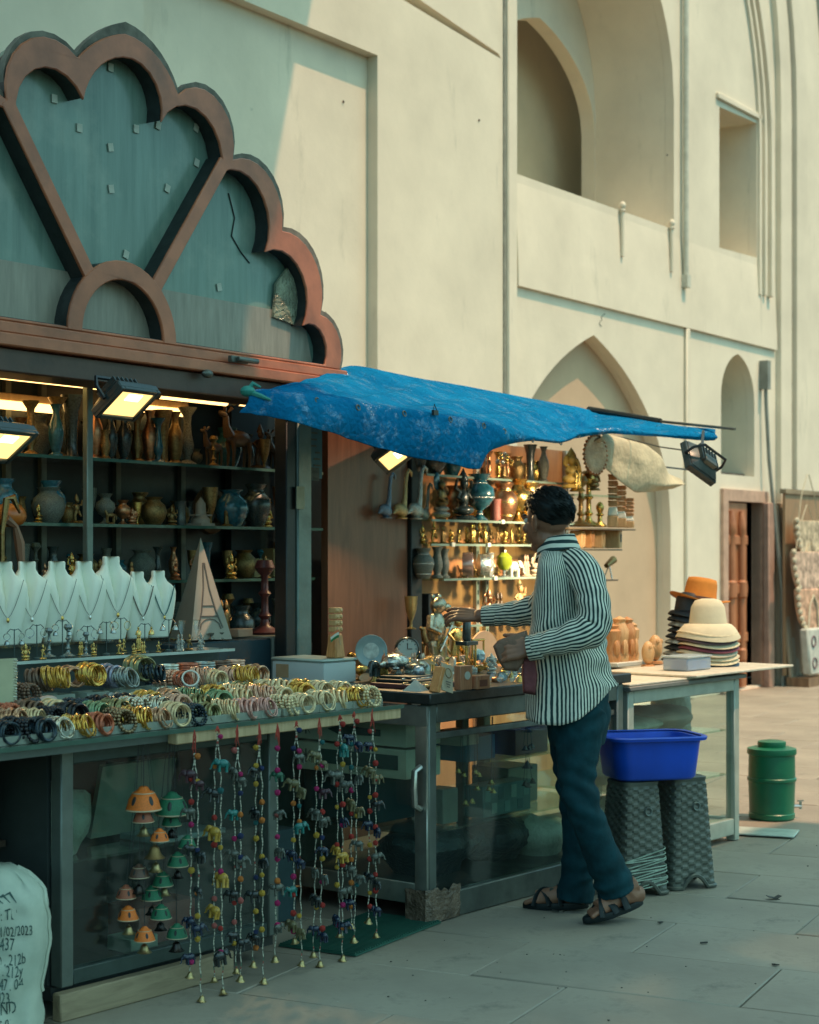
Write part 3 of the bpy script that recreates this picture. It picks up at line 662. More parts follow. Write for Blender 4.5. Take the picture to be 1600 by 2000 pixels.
# ================================================================ blue tarpaulin
def tarp_mat(name='blue_tarp', dark=1.0):
    m, nt, bs, tc = _base(name); vec = tc.outputs['Object']
    f = _noise(nt, vec, 3.0, 6, .6)
    c = _mix(nt, (.004*dark,.125*dark,.30*dark), (.010*dark,.205*dark,.43*dark), _ramp(nt, f, .3, .7))
    c = _mix(nt, c, (.02,.22,.50), _ramp(nt, _noise(nt, _map(nt, vec, (1,1,1), loc=(4,1,2)), 9.0, 6, .7), .66, .85))
    nt.links.new(c, bs.inputs['Base Color']); bs.inputs['Roughness'].default_value = .5; bs.inputs['Specular IOR Level'].default_value = 0.0
    w = nt.nodes.new('ShaderNodeTexVoronoi'); w.inputs['Scale'].default_value = 26; w.feature = 'DISTANCE_TO_EDGE'
    nt.links.new(_map(nt, vec, (1,1,1.0)), w.inputs['Vector'])
    n2 = _noise(nt, vec, 11, 7, .7, 1.5)
    a = nt.nodes.new('ShaderNodeMath'); a.operation = 'ADD'; nt.links.new(n2, a.inputs[0]); nt.links.new(w.outputs['Distance'], a.inputs[1])
    _bump(nt, bs, a.outputs[0], .5, .03)
    tr = nt.nodes.new('ShaderNodeBsdfTranslucent'); nt.links.new(c, tr.inputs['Color'])
    mx = nt.nodes.new('ShaderNodeMixShader'); mx.inputs[0].default_value = .03
    out = nt.nodes['Material Output']
    gl = nt.nodes.new('ShaderNodeBsdfGlossy'); gl.inputs['Roughness'].default_value = .22; gl.inputs['Color'].default_value = (.75,.85,.9,1)
    for nd in nt.nodes:
        if nd.type == 'BUMP': nt.links.new(nd.outputs[0], gl.inputs['Normal'])
    gm = nt.nodes.new('ShaderNodeMath'); gm.operation = 'MULTIPLY'; gm.inputs[1].default_value = .32
    nt.links.new(_ramp(nt, _noise(nt, _map(nt, vec, (1,1,1), loc=(2,7,1)), 8.0, 7, .75), .52, .72), gm.inputs[0])
    gx = nt.nodes.new('ShaderNodeMixShader'); nt.links.new(gm.outputs[0], gx.inputs[0]); nt.links.new(bs.outputs[0], gx.inputs[1]); nt.links.new(gl.outputs[0], gx.inputs[2])
    nt.links.new(gx.outputs[0], mx.inputs[1]); nt.links.new(tr.outputs[0], mx.inputs[2]); nt.links.new(mx.outputs[0], out.inputs[0])
    return m
TARP = tarp_mat()
cols = [  # (back px,py,v), (front edge), (flap bottom)
 ((672,716,4.86),(484,764,4.22),(468,806,4.24)),
 ((700,714,4.86),(530,762,4.15),(515,813,4.16)),
 ((760,726,4.9),(620,772,4.08),(600,832,4.08)),
 ((830,740,4.95),(700,786,4.02),(680,856,4.03)),
 ((900,752,5.0),(790,798,3.98),(765,884,3.98)),
 ((985,768,5.05),(880,810,3.95),(870,905,3.95)),
 ((1060,782,4.98),(945,822,3.95),(935,917,3.95)),
 ((1110,791,4.98),(985,833,3.97),(962,880,3.97)),
 ((1140,797,4.98),(1040,850,4.05),(1030,862,4.06)),
 ((1152,800,4.98),(1095,856,4.2),(1092,866,4.2)),
 ((1166,803,4.97),(1130,842,4.45),(1128,856,4.46)),
 ((1215,812,4.73),(1190,835,4.42),(1188,848,4.42)),
 ((1290,826,4.40),(1285,845,4.2),(1284,853,4.2)),
 ((1345,833,4.2),(1345,848,4.05),(1344,858,4.05)),
 ((1398,838,4.04),(1396,846,3.95),(1394,862,3.95))]
def P3(t): u, h = onv(*t); return UV(u, t[2], h)
NS, NT = 8, 7
fine = []
def crm(a, b, c, d, t):
    return .5*((2*b)+(c-a)*t+(2*a-5*b+4*c-d)*t*t+(3*b-a-3*c+d)*t**3)
K = [[P3(x) for x in c] for c in cols]
for i in range(len(K)-1):
    for s in range(NS):
        t = s/NS
        fine.append([crm(K[max(i-1,0)][q], K[i][q], K[i+1][q], K[min(i+2,len(K)-1)][q], t) for q in range(3)])
fine.append(K[-1])
rows = []
for ci, (B, Fr, D) in enumerate(fine):
    L = []
    for s in range(30):
        t = s/30; p = B.lerp(Fr, t)
        sag = -.018*sin(pi*t)
        wv = .008*noise.noise(Vector((ci*.16, t*3.2+ci*.05, 3))) + .010*sin(ci*.5+t*3.0)*sin(pi*t)*min(1, ci/20) + .008*noise.noise(Vector((ci*.5, t*9, 7)))
        cr_ = .010*(abs(noise.noise(Vector((ci*.045, t*7.5, 21)))) + .6*abs(sin(t*11+ci*.035+1.2*noise.noise(Vector((ci*.06, t*2, 5))))) - .5)
        L.append(p + Vector((0,0,sag+(wv+cr_)*min(1, 4*t*(1.2-t)+.2))))
    for s in range(NT+1):
        t = s/NT; p = Fr.lerp(D, t)
        L.append(p + UV(0, -.02*sin(pi*t)+.022*noise.noise(Vector((ci*.22, t*1.5, 9)))*t, .006*noise.noise(Vector((ci*.4,1,t)))*t))
    rows.append(L)
ctr = AB(6.2, 4.3, 2.0)
mb = MB().loft([[p-ctr for p in r] for r in rows], cap=False, closed=False)
tp = mb.build('tarpaulin', TARP, None, ctr, angle=80); tag(tp, 'shiny creased blue tarpaulin stretched as an awning over the counters', 'tarpaulin')
so = tp.modifiers.new('s', 'SOLIDIFY'); so.thickness = .002; sb = tp.modifiers.new('b', 'SUBSURF'); sb.levels = 1; sb.render_levels = 1
for q in range(2, 11):
    pe = P3(cols[q][1]); MB().torus((0,0,0), .011, .0035, 12, 5, rot=(radians(80),0,0)).build('eyelet', ALUD, tp, pe-ctr+Vector((0,-.012,-.022)), (0,0,AU))
# knot of the left corner, clip on the edge
K0 = P3((484,764,4.22))
o = MB().ell((0,0,0),(.03,.03,.022)).tube([(0,0,0),(.05,-.02,-.02),(.09,-.02,-.035)],[.012,.01,.004],6).tube([(0,0,0),(.02,0,.03),(.05,0,.015)],[.012,.01,.004],6).build('tarp_knot', mat('green_string', (.03,.26,.22), rough=.6), tp, K0-ctr)
o = MB().box((0,0,0),(.035,.012,.02)).tube([(-.012,0,.01),(-.005,0,.035),(.012,0,.01)],.002,4).build('binder_clip', BLACKM, None, P3((850,806,3.945)), AU); tag(o, 'small black binder clip on the front edge of the blue tarpaulin', 'clip')
pole = thing('awning_pole', 'thin dark pole along the back edge of the blue tarpaulin', 'pole', P3((1300,826,5.2)))
P0 = P3((1150,799,5.0)); P1 = P3((1290,823,4.42)); P2 = P3((1436,838,3.88)); L0 = P3((1300,826,5.2))
MB().cyl(P0-L0, P1-L0, .018).build('tube', BLACKM, pole); MB().cyl(P1-L0, P2-L0, .008).build('rod', ALUD, pole)
# rope-tied canvas roll under the tarpaulin
CAN = mat('beige_canvas', (.52,.44,.29), rough=.9, var=.2, scale=6, bump=.5, bdist=.02)
prof = [((1165,842),(1150,862),4.85),((1215,852),(1180,915),4.85),((1262,868),(1205,940),4.85),((1290,890),(1240,958),4.87),((1308,925),(1270,966),4.9),((1328,938),(1318,952),4.95)]
rings = []
for (a, b, v) in prof:
    A = P3((*a, v)); B = P3((*b, v-.06)); L = []
    for s in range(13):
        t = s/12; p = A.lerp(B, t) + UV(0, -.055*sin(pi*t)**.8 + .035*noise.noise(Vector((a[0]*.045, t*2.2, 2))), .030*noise.noise(Vector((a[0]*.05, t*4, 5))))
        L.append(p)
    rings.append(L)
cc = P3((1250,905,4.85))
fr = []
for i in range(len(rings)-1):
    for s in range(4): fr.append([rings[i][q].lerp(rings[i+1][q], s/4) for q in range(13)])
fr.append(rings[-1])
o = MB().loft([[p-cc for p in r] for r in fr], cap=False, closed=False).build('canvas_awning', CAN, None, cc, angle=80); tag(o, 'rolled beige canvas awning sagging beside the carved plate', 'awning')
m_ = o.modifiers.new('s','SOLIDIFY'); m_.thickness = .004; m_ = o.modifiers.new('b','SUBSURF'); m_.levels = 1; m_.render_levels = 1
cable = MB().tube([P3((1185,850,4.84))-cc, P3((1225,857,4.84))-cc, P3((1290,873,4.5))-cc, P3((1338,880,3.9))-cc], .0045, 5).tube([P3((1298,912,4.9))-cc, P3((1350,918,4.9))-cc], .006, 5).build('cable', BLACKM, None, cc); tag(cable, 'thin black cable strung below the tarpaulin towards the hanging floodlight', 'cable')

# ================================================================ floodlights
LENS = emis('lit_lens', (1.0, .66, .22), 1.15); LENSB = emis('lit_led', (1.0, .85, .5), 3.0)
FLB = mat('flood_body', (.03,.045,.045), rough=.35, var=.3)
def floodlight(label, loc, nrm, roll, w=.22, hgt=.16, watts=8.0, spread=110, lampcol=(1,.66,.30)):
    """nrm: the way the lens looks, in world space."""
    q = Vector(nrm).normalized().to_track_quat('-Z', 'Y').to_matrix().to_4x4() @ Matrix.Rotation(roll, 4, 'Z')
    t = thing('floodlight', label, 'lamp', loc, group='floodlights of the stalls'); t.rotation_euler = q.to_euler()
    x, y = w/2, hgt/2
    MB().box((0,0,.012), (w,hgt,.03)).box((0,0,.046), (w*.96,hgt*.96,.036), tx=.62, ty=.62).build('body', FLB, t, bevel=.005)
    rim = MB()
    for s in (-1,1): rim.box((s*(x-.010),0,-.006),(.020,hgt,.016)); rim.box((0,s*(y-.010),-.006),(w-.041,.020,.016))
    rim.build('rim', FLB, t, bevel=.003)
    MB().box((0,0,-.0045),(w-.042,hgt-.042,.002)).build('lens', LENS, t, smooth=False)
    MB().box((0,y*.42,-.0068),(w*.34,hgt*.20,.002)).build('led', LENSB, t, smooth=False)
    fin = MB()
    for k in range(6): fin.box((-x*.55+x*.22*k,0,.072),(.006,hgt*.6,.025))
    fin.build('fins', FLB, t)
    MB().tube([(x+.008,0,.01),(x+.008,0,.07),(x*.8,0,.12),(-x*.8,0,.12),(-x-.008,0,.07),(-x-.008,0,.01)], .008, 5).build('bracket', BLACKM, t)
    MB().box((0,-y*.35,.075),(w*.42,hgt*.3,.03)).build('driver_box', ALUD, t, bevel=.004)
    ld = bpy.data.lights.new('flood', 'AREA'); ld.shape = 'RECTANGLE'; ld.size = w*.7; ld.size_y = hgt*.7; ld.energy = watts; ld.color = lampcol; ld.spread = radians(spread)
    lo = bpy.data.objects.new('flood', ld); COL.objects.link(lo); lo.parent = t; lo.location = (0,0,-.02)
    return t
u, h = onv(248, 787, 4.55)
floodlight('black floodlight with lit lens hanging below the arch beam', UV(u, 4.55, h), UV(.05,-.62,-.78), 0, .23, .17, .2)
u, h = onv(2, 868, 4.45)
floodlight('lit black floodlight on a grey arm at the picture edge by the tall vases', UV(u, 4.45, h), UV(.1,-.6,-.8), 0, .23, .17, .2)
o = MB().box((0,0,0), (.40,.05,.03), rot=(0, radians(35), 0)).build('support_bar', ALUD, None, UV(u-.05, 4.5, h+.13), AU, bevel=.004); tag(o, 'grey metal lamp arm slanting down beside the tall vases', 'bracket')
u, h = onv(766, 893, 4.72)
floodlight('small lit floodlight under the blue tarpaulin over the swan figures', UV(u, 4.72, h), Vector((.45,-.50,-.74)), .55, .18, .15, 11.0, 165)
u, h = onv(1362, 906, 3.85)
floodlight('black finned floodlight hanging from the right tip of the tarpaulin', UV(u, 3.85, h), UV(8.3,5.1,1.2)-UV(u,3.85,h), -.5, .22, .18, 10.0, 80, (1,.76,.46))
# hanger of the last lamp
o = MB().tube([P3((1374,842,3.99)), P3((1372,866,3.9)), P3((1366,884,3.85))], .008, 6).build('lamp_hanger', BLACKM); tag(o, 'short black hanger joining the tarpaulin rod and the finned floodlight', 'bracket')

# ================================================================ blue tub on two woven stools, drum, mat
def wicker(name, col, col2):
    m, nt, bs, tc = _base(name); c = _mix(nt, col, col2, _ramp(nt, _noise(nt, tc.outputs['Object'], 14, 4), .3, .7))
    nt.links.new(c, bs.inputs['Base Color']); bs.inputs['Roughness'].default_value = .4; return m
WIC = wicker('woven_plastic', (.065,.072,.06), (.115,.125,.105))
def rsq(w, d, r, n=8):
    L = []
    for cx, cy, a in ((w-r,d-r,0),(-(w-r),d-r,90),(-(w-r),-(d-r),180),(w-r,-(d-r),270)):
        for i in range(n): t = radians(a+90*i/(n-1)); L.append((cx+r*cos(t), cy+r*sin(t)))
    return L
def stool(label, loc, rz, strap=False):
    t = thing('woven_stool', label, 'stool', loc, rz, 'woven plastic stools under the tub'); NR = 52; HT = .455
    base0 = rsq(1, 1, .30, 9); per = [0]
    for q in range(len(base0)): per.append(per[-1]+(Vector(base0[(q+1) % len(base0)])-Vector(base0[q])).length)
    base = []
    for q in range(96):
        d_ = per[-1]*q/96; k = max(i_ for i_ in range(len(base0)) if per[i_] <= d_+1e-9); f_ = (d_-per[k])/max(1e-9, per[k+1]-per[k]); a_, b_ = Vector(base0[k]), Vector(base0[(k+1) % len(base0)]); base.append(tuple(a_.lerp(b_, f_)))
    rings = []
    for i in range(NR+1):
        f = i/NR; w_ = .112 - .030*f; L = []
        n = len(base)
        for k, (x, y) in enumerate(base):
            d = (.0030 if ((k//4) + (i//2)) % 2 else -.0016) if .03 < f < .97 else 0
            z = HT*f
            if f < .16:                                     # arched cut between the four feet
                g = 1-min(1, min(abs(x), abs(y))/.52)**2
                z = max(z, .05*max(0, g))if min(abs(x),abs(y)) < .52 else z
            L.append((x*(w_+d), y*(w_+d), z))
        rings.append(L)
    MB().loft(rings, cap=False).build('woven_body', WIC, t, angle=22)
    MB().loft([[(x*.083,y*.083,HT-.004) for x,y in base],[(x*.086,y*.086,HT+.012) for x,y in base],[(x*.07,y*.07,HT+.018) for x,y in base]]).build('seat', WIC, t)
    foot = []
    for k in range(len(base)+1):
        x, y = base[k % len(base)]; g = 1-min(1, min(abs(x), abs(y))/.52)**2
        foot.append((x*.115, y*.115, .008+(.05*max(0,g) if min(abs(x),abs(y)) < .52 else 0)))
    MB().tube(foot[:-1], .009, 6, closed=True).build('foot_rim', WIC, t)
    MB().torus((.02,-.093,.345), .016, .005, 12, 5, rot=(radians(82),0,0)).build('finger_ring', ALUD, t)
    if strap:
        STR = mat('pale_green_strap', (.30,.38,.31), rough=.5, var=.3, scale=20)
        for k in range(13):
            z0 = .035+.011*k; ring = []
            sl = .02*sin(k*1.7)+.03
            for (x, y) in base:
                f = z0/HT; w_ = .112-.030*f+.006
                ring.append((x*w_, y*w_, z0+sl*x*.5))
            MB().tube(ring, .0032, 4, closed=True).build('strap', STR, t)
    return t
sl_ = onh(1243, 1752, 0); sr_ = onh(1338, 1738, 0)
stool('dark woven stool bound with pale straps behind the man, under the blue tub', (sl_.x, sl_.y+.12, 0), radians(24), True)
stool('dark woven stool with bare sides under the outer end of the blue tub', (sr_.x, sr_.y+.12, 0), radians(24))
TUBM = mat('blue_plastic', (.006,.07,.54), rough=.34, var=.15, scale=5, bump=.05, dirt=.12, dirtcol=(.06,.12,.40))
ctr = onz(1275, 1512, 7.08); tub = thing('plastic_tub', 'deep blue rectangular plastic tub resting on two woven stools', 'tub', (ctr.x, ctr.y+.12, .475), radians(14))
def tubring(w_, d, z, r=.07): return [(x, y, z) for x, y in rsq(w_, d, r, 7)]
MB().loft([tubring(.165,.115,0,.05), tubring(.178,.127,.012,.06), tubring(.19,.138,.10), tubring(.195,.143,.15), tubring(.20,.148,.175), tubring(.186,.134,.174), tubring(.168,.118,.02), tubring(.15,.10,.014)]).build('body', TUBM, tub, angle=50)
MB().loft([tubring(.201,.149,.163), tubring(.216,.164,.166), tubring(.219,.167,.178), tubring(.212,.16,.184), tubring(.20,.148,.181)], cap=False).build('rim', TUBM, tub, angle=50)
dp = onh(1517, 1605, 0); DG = mat('green_plastic', (.004,.13,.065), rough=.36, var=.2, scale=6, bump=.05, dirt=.25, dirtcol=(.05,.15,.09))
dr_ = thing('water_drum', 'dark green ribbed plastic water drum with a tap, on the sunlit pavement', 'drum', (dp.x, dp.y+.12, 0), radians(20))
MB().lathe([(.115,.0),(.122,.008),(.122,.03),(.118,.034),(.124,.20),(.130,.205),(.130,.218),(.124,.223),(.122,.34),(.129,.345),(.131,.352),(.129,.375),(.10,.383),(0,.383)], 36).build('body', DG, dr_)
MB().lathe([(.073,.3835),(.076,.40),(.074,.412),(.05,.417),(0,.417)], 28).build('lid', DG, dr_)
MB().cyl((.12,-.02,.06),(.165,-.03,.06),.010).cyl((.16,-.03,.085),(.16,-.03,.045),.008).box((.16,-.03,.09),(.035,.008,.008)).build('tap', mat('steel', (.5,.5,.46), rough=.3, metal=.9), dr_)
def ribmat():
    m, nt, bs, tc = _base('green_mat'); nt.links.new(_mix(nt, (.012,.075,.055), (.02,.11,.08), _ramp(nt, _noise(nt, tc.outputs['Object'], 8), .3, .7)), bs.inputs['Base Color']); bs.inputs['Roughness'].default_value = .6; return m
RIB = ribmat(); c0 = onh(538,1851), ; pA, pB, pC = onh(540,1850), onh(695,1869), onh(862,1803)
mt = thing('floor_mat', 'dark green ribbed rubber mat on the pavement between the counters', 'mat', pB, atan2((pC-pB).y, (pC-pB).x)); L_ = (pC-pB).length; Wd = (pA-pB).length
MB().bx(0, L_, 0, Wd, .001, .007).build('base', RIB, mt)
nr = int(L_/.017)
mb = MB()
for k in range(nr): mb.bx(.002+k*L_/nr, .010+k*L_/nr, .004, Wd-.004, .0072, .013)
tag(mb.build('ribs', RIB, mt, smooth=False), kind='stuff')
q = onh(1490, 1632); o = MB().box((0,0,.008),(.32,.22,.008)).build('glass_sheet', mat('pale_edge', (.45,.52,.47), rough=.3), None, (q.x+.02,q.y+.05,.002), radians(-20), bevel=.002); tag(o, 'green edged glass sheet lying on the pavement beside the drum', 'glass')
q = onh(1510, 1757); o = MB().box((0,0,.008),(.05,.03,.002), rot=(.1,.25,.3)).box((.02,.005,.010),(.03,.02,.002), rot=(.1,-.3,.6)).build('dry_leaf', mat('dark_leaf', (.03,.03,.025)), None, q); tag(o, 'small dark curled leaf alone on the open pavement', 'leaf')
for k, (px, py, lb) in enumerate(((1085,1781,'tiny dark scrap on the pavement just past the sandal toe'),(1290,1803,'tiny dark scrap on the pavement beyond the raised heel'),(1515,1886,'dark scrap lying on the paving joint in the foreground corner'),(1375,1843,'thin dark scrap lying in the middle of the paving'))):
    q = onh(px, py); o = MB().box((0,0,.004),(.028,.012,.004), rot=(.05,.1,k)).build('litter_scrap', mat('dark_leaf', (.03,.03,.025)), None, q); tag(o, lb, 'litter')

# grit and crumbs of litter on the paving
gr = MB(); rg = random.Random(12)
for q in range(120):
    Z = rg.uniform(5.0, 9.5); x = rg.uniform(-.10, .25)*Z; v = -CU*x+SU*Z
    if v > 3.45: continue
    r = rg.uniform(.0018, .005); gr.ell((x, Z, .002), (r, r*rg.uniform(.5,1), r*.5), 5, 3, rot=(0,0,rg.uniform(0,3)))
tag(gr.build('grit', mat('grit_stone', (.10,.09,.075), var=.8, scale=3)), kind='stuff')
# ================================================================ goods: shared materials
BRASS = mat('brass', (.55,.36,.11), rough=.26, metal=.95, var=.35, scale=22, bump=.25, dirt=.3, dirtcol=(.10,.06,.02))
BRASSD = mat('old_brass', (.26,.17,.07), rough=.36, metal=.85, var=.4, scale=20, bump=.3, dirt=.45, dirtcol=(.03,.022,.012))
COPPER = mat('copper', (.50,.25,.13), rough=.3, metal=.9, var=.3, scale=18, bump=.15)
SILV = mat('silver_mosaic', (.55,.55,.50), rough=.22, metal=.85, var=.55, scale=60, bump=.8, bscale=70)
GOLDM = mat('gold_mosaic', (.62,.45,.22), rough=.24, metal=.85, var=.5, scale=60, bump=.8, bscale=70)
BLUM = mat('blue_mosaic', (.22,.30,.40), rough=.2, metal=.8, var=.6, scale=60, bump=.8, bscale=70)
DKV = mat('dark_glaze', (.03,.045,.045), rough=.25, var=.6, scale=30, coat=.4)
PAT = mat('patterned_stoneware', (.13,.14,.115), rough=.35, var=.75, scale=42, bump=.4)
TEALG = mat('teal_glaze', (.02,.11,.15), rough=.2, var=.4, scale=12, coat=.5)
ORW = wood('carved_orange_wood', (.48,.20,.07), (.66,.33,.13), 30, .4)
ORW2 = wood('carved_light_wood', (.58,.32,.13), (.74,.46,.22), 24, .45)
WHT = mat('white_paint', (.66,.67,.58), rough=.5, var=.08)
CRYS = glass('crystal', (.93,.97,.96), base=.12, rough=.02)
CLRP = None
def plastic(name, col, t=.5, rough=.35):
    if name in MATS: return MATS[name]
    m = bpy.data.materials.new(name); m.use_nodes = True; nt = m.node_tree; bs = nt.nodes['Principled BSDF']; out = nt.nodes['Material Output']
    bs.inputs['Base Color'].default_value = (*col,1); bs.inputs['Roughness'].default_value = rough
    tr = nt.nodes.new('ShaderNodeBsdfTransparent'); tr.inputs['Color'].default_value = (.85,.92,.9,1)
    mx = nt.nodes.new('ShaderNodeMixShader'); mx.inputs[0].default_value = t
    nt.links.new(bs.outputs[0], mx.inputs[1]); nt.links.new(tr.outputs[0], mx.inputs[2]); nt.links.new(mx.outputs[0], out.inputs[0]); MATS[name] = m; return m
CLRP = plastic('clear_tray', (.42,.46,.40), .55); FROST = plastic('frosted_box', (.50,.58,.60), .35); FROSTB = plastic('frosted_blue_box', (.42,.50,.62), .4)
def setmat(o, m):
    o.material_slots[0].link = 'OBJECT'; o.material_slots[0].material = m; return o
def zof(px, v): return onv(px, 0, v)
def s_uv(px, v, h, du=0): u, _ = onv(px, 0, v); return UV(u+du, v, h)
def s_b(px, b, h): a, _ = onb(px, 0, b); return AB(a, b, h)
def mpp(p): return p.y/F                             # metres per photo pixel at a point
# ---------------------------------------------------------------- profiles (height 1)
PROF = dict(
 flare=[(.10,0),(.17,.01),(.15,.05),(.06,.10),(.055,.16),(.10,.25),(.115,.36),(.075,.55),(.06,.72),(.075,.86),(.15,.97),(.165,1),(.13,.985)],
 tall=[(.09,0),(.13,.01),(.13,.05),(.08,.09),(.12,.20),(.155,.42),(.14,.60),(.075,.76),(.06,.86),(.10,.97),(.12,1),(.09,.985)],
 trumpet=[(.10,0),(.13,.02),(.10,.06),(.09,.25),(.10,.5),(.12,.75),(.17,.94),(.19,1),(.16,.98)],
 urn=[(.17,0),(.20,.02),(.22,.06),(.30,.25),(.355,.46),(.34,.64),(.24,.76),(.19,.82),(.20,.90),(.245,.96),(.25,1),(.2,.98)],
 slim=[(.15,0),(.19,.02),(.19,.07),(.12,.12),(.11,.18),(.17,.35),(.18,.50),(.13,.70),(.115,.84),(.17,.97),(.18,1),(.14,.985)],
 goblet=[(.15,0),(.16,.02),(.05,.07),(.04,.22),(.09,.34),(.16,.55),(.19,.80),(.205,1),(.18,.98)],
 pot=[(.25,0),(.28,.03),(.42,.25),(.48,.48),(.42,.70),(.26,.84),(.24,.90),(.32,.98),(.33,1),(.26,.98)],
 cup=[(.18,0),(.20,.02),(.08,.12),(.06,.22),(.22,.34),(.33,.52),(.30,.70),(.17,.80),(.15,.86),(.24,.99),(.25,1),(.2,.98)],
 cyl=[(.24,0),(.25,.02),(.23,.3),(.22,.7),(.25,.96),(.26,1),(.22,.98)],
 candle=[(.22,0),(.24,.03),(.16,.07),(.07,.12),(.05,.20),(.09,.25),(.05,.30),(.045,.5),(.09,.55),(.05,.6),(.045,.78),(.10,.84),(.14,.90),(.10,1),(.05,.99)],
 pawn=[(.26,0),(.28,.05),(.20,.12),(.10,.2),(.09,.42),(.17,.48),(.09,.55),(.15,.7),(.16,.82),(.08,.95),(0,1)])
VM = {}
def vase(name, label, cat, prof, hgt, m, loc, group=None, band=None, rz=0):
    k = (prof, m.name)
    if k not in VM: VM[k] = MB().lathe(PROF[prof], 18).mesh(name, m, angle=50)
    t = thing(name, label, cat, loc, rz, group)
    link('body', VM[k], t, scale=hgt)
    if band:
        pr = PROF[prof]; kb = ('band', prof, band.name)
        if kb not in VM:
            mb = MB()
            for zz in (.16,.50,.80):
                r = next(pr[i][0]+(pr[i+1][0]-pr[i][0])*(zz-pr[i][1])/max(1e-6,(pr[i+1][1]-pr[i][1])) for i in range(len(pr)-1) if pr[i][1] <= zz <= pr[i+1][1])
                mb.lathe([(r*.9,zz-.02),(r*1.04,zz-.015),(r*1.04,zz+.015),(r*.9,zz+.02)], 18, cap=False)
            VM[kb] = mb.mesh('band', band)
        link('band', VM[kb], t, scale=hgt)
    return t
# ---------------------------------------------------------------- figurines (height 1)
def fig_mesh(kind, m):
    k = ('fig', kind, m.name)
    if k in VM: return VM[k]
    b = MB().lathe([(.24,0),(.26,.03),(.22,.07),(.19,.10)], 12)
    if kind == 'seated':                       # cross legged deity with four arms and a crown
        b.ell((0,0,.20),(.27,.20,.10),10,6).ell((0,0,.42),(.13,.10,.19),10,6).ell((0,-.02,.69),(.085,.08,.10),8,6).lathe([(.085,.74),(.10,.78),(.05,.90),(0,1)],8)
        for s in (-1,1):
            b.tube([(s*.12,0,.53),(s*.24,-.03,.42),(s*.17,-.14,.34)],[.045,.04,.03],6).tube([(s*.11,0,.55),(s*.27,0,.60),(s*.25,-.02,.76)],[.04,.035,.025],6)
        b.torus((0,.06,.70),.15,.018,14,5,rot=(pi/2,0,0))
    elif kind == 'dancer':
        b.tube([(-.06,0,.10),(-.09,0,.26),(-.02,0,.42)],[.05,.06,.08],7).tube([(.10,-.02,.30),(.17,-.03,.24),(.06,0,.42)],[.04,.05,.075],7)
        b.ell((0,0,.52),(.11,.085,.15),9,6).ell((.02,-.01,.76),(.075,.07,.09),8,6).lathe([(.08,.80),(.06,.88),(0,1)],7)
        b.tube([(.09,0,.62),(.23,0,.62),(.27,0,.80)],[.035,.03,.02],6).tube([(-.09,0,.62),(-.24,-.02,.56),(-.20,-.1,.46)],[.035,.03,.02],6)
    elif kind == 'ganesha':                    # elephant headed seated figure
        b.ell((0,0,.22),(.30,.22,.12),10,6).ell((0,-.04,.40),(.21,.18,.19),10,7).ell((0,-.03,.68),(.15,.13,.14),10,7)
        for s in (-1,1):
            b.ell((s*.19,.02,.69),(.11,.03,.13),8,6).tube([(s*.17,0,.50),(s*.29,-.04,.42),(s*.24,-.15,.36)],[.055,.05,.035],6).tube([(s*.16,.02,.52),(s*.31,.02,.58),(s*.30,0,.74)],[.05,.04,.03],6)
        b.tube([(0,-.14,.68),(.01,-.20,.56),(.04,-.22,.44),(.12,-.20,.40)],[.06,.05,.04,.025],7).lathe([(.12,.76),(.13,.80),(.06,.92),(0,1)],9)
    elif kind == 'horse':
        b.ell((0,0,.50),(.30,.11,.13),10,6).tube([(-.22,0,.54),(-.32,0,.74),(-.30,0,.84)],[.10,.07,.06],7).ell((-.37,0,.84),(.12,.05,.06),8,5,rot=(0,.5,0)).tube([(.28,0,.55),(.38,0,.45),(.36,0,.25)],[.03,.03,.015],5)
        for x in (-.2,.2):
            for y in (-.07,.07): b.tube([(x,y,.45),(x-.01,y,.28),(x,y,.09)],[.055,.04,.035],6)
    else:                                      # standing couple
        for s in (-1,1):
            b.lathe([(.09,.08),(.11,.12),(.08,.40),(.10,.55),(.06,.68),(.03,.72)],8,(s*.10,0,0)).ell((s*.10,0,.78),(.06,.06,.08),8,5).lathe([(.065,.82),(.04,.92),(0,.98)],6,(s*.10,0,0))
            b.tube([(s*.17,0,.62),(s*.25,-.03,.48),(s*.18,-.08,.42)],[.03,.028,.02],5)
    VM[k] = b.mesh('statuette_body', m, angle=60); return VM[k]
def figurine(kind, label, hgt, m, loc, rz=AU, group=None, name='statuette', cat='statue'):
    t = link(name, fig_mesh(kind, m), None, loc, rz, hgt); return tag(t, label, cat, group)

# ================================================================ shop interior: shelves of vases
h1, h2, h3 = 1.813, 1.541, 1.301
VB = 5.2
flar = 'vases on the top shelf of the shop'
for px, hp, pr, m, lab in (
 (60,108,'flare',BRASSD,'flared brass vase first along the top shop shelf, before the lit tube'),
 (112,118,'flare',BRASSD,'flared brown vase standing in front of the lit amber tube'),
 (140,124,'trumpet',DKV,'black trumpet vase right beside the slim inner post'),
 (185,112,'tall',COPPER,'copper engraved vase just below the left floodlight'),
 (216,96,'tall',DKV,'black bellied vase under the middle of the floodlight'),
 (243,96,'tall',DKV,'dark vase under the right corner of the floodlight'),
 (268,98,'flare',BRASSD,'slender bronze vase right of the floodlight shadow'),
 (293,104,'tall',COPPER,'tall copper vase in front of the second amber tube'),
 (318,106,'trumpet',BRASSD,'bronze trumpet vase beside the slender copper one'),
 (342,104,'tall',BRASSD,'dull brass vase left of the silvery flared vase'),
 (366,114,'flare',PAT,'grey flared vase next to the slotted upright')):
    p = s_uv(px, VB, h1); vase('vase', lab, 'vase', pr, hp*mpp(p), m, p, 'vases on the top shelf of the shop')
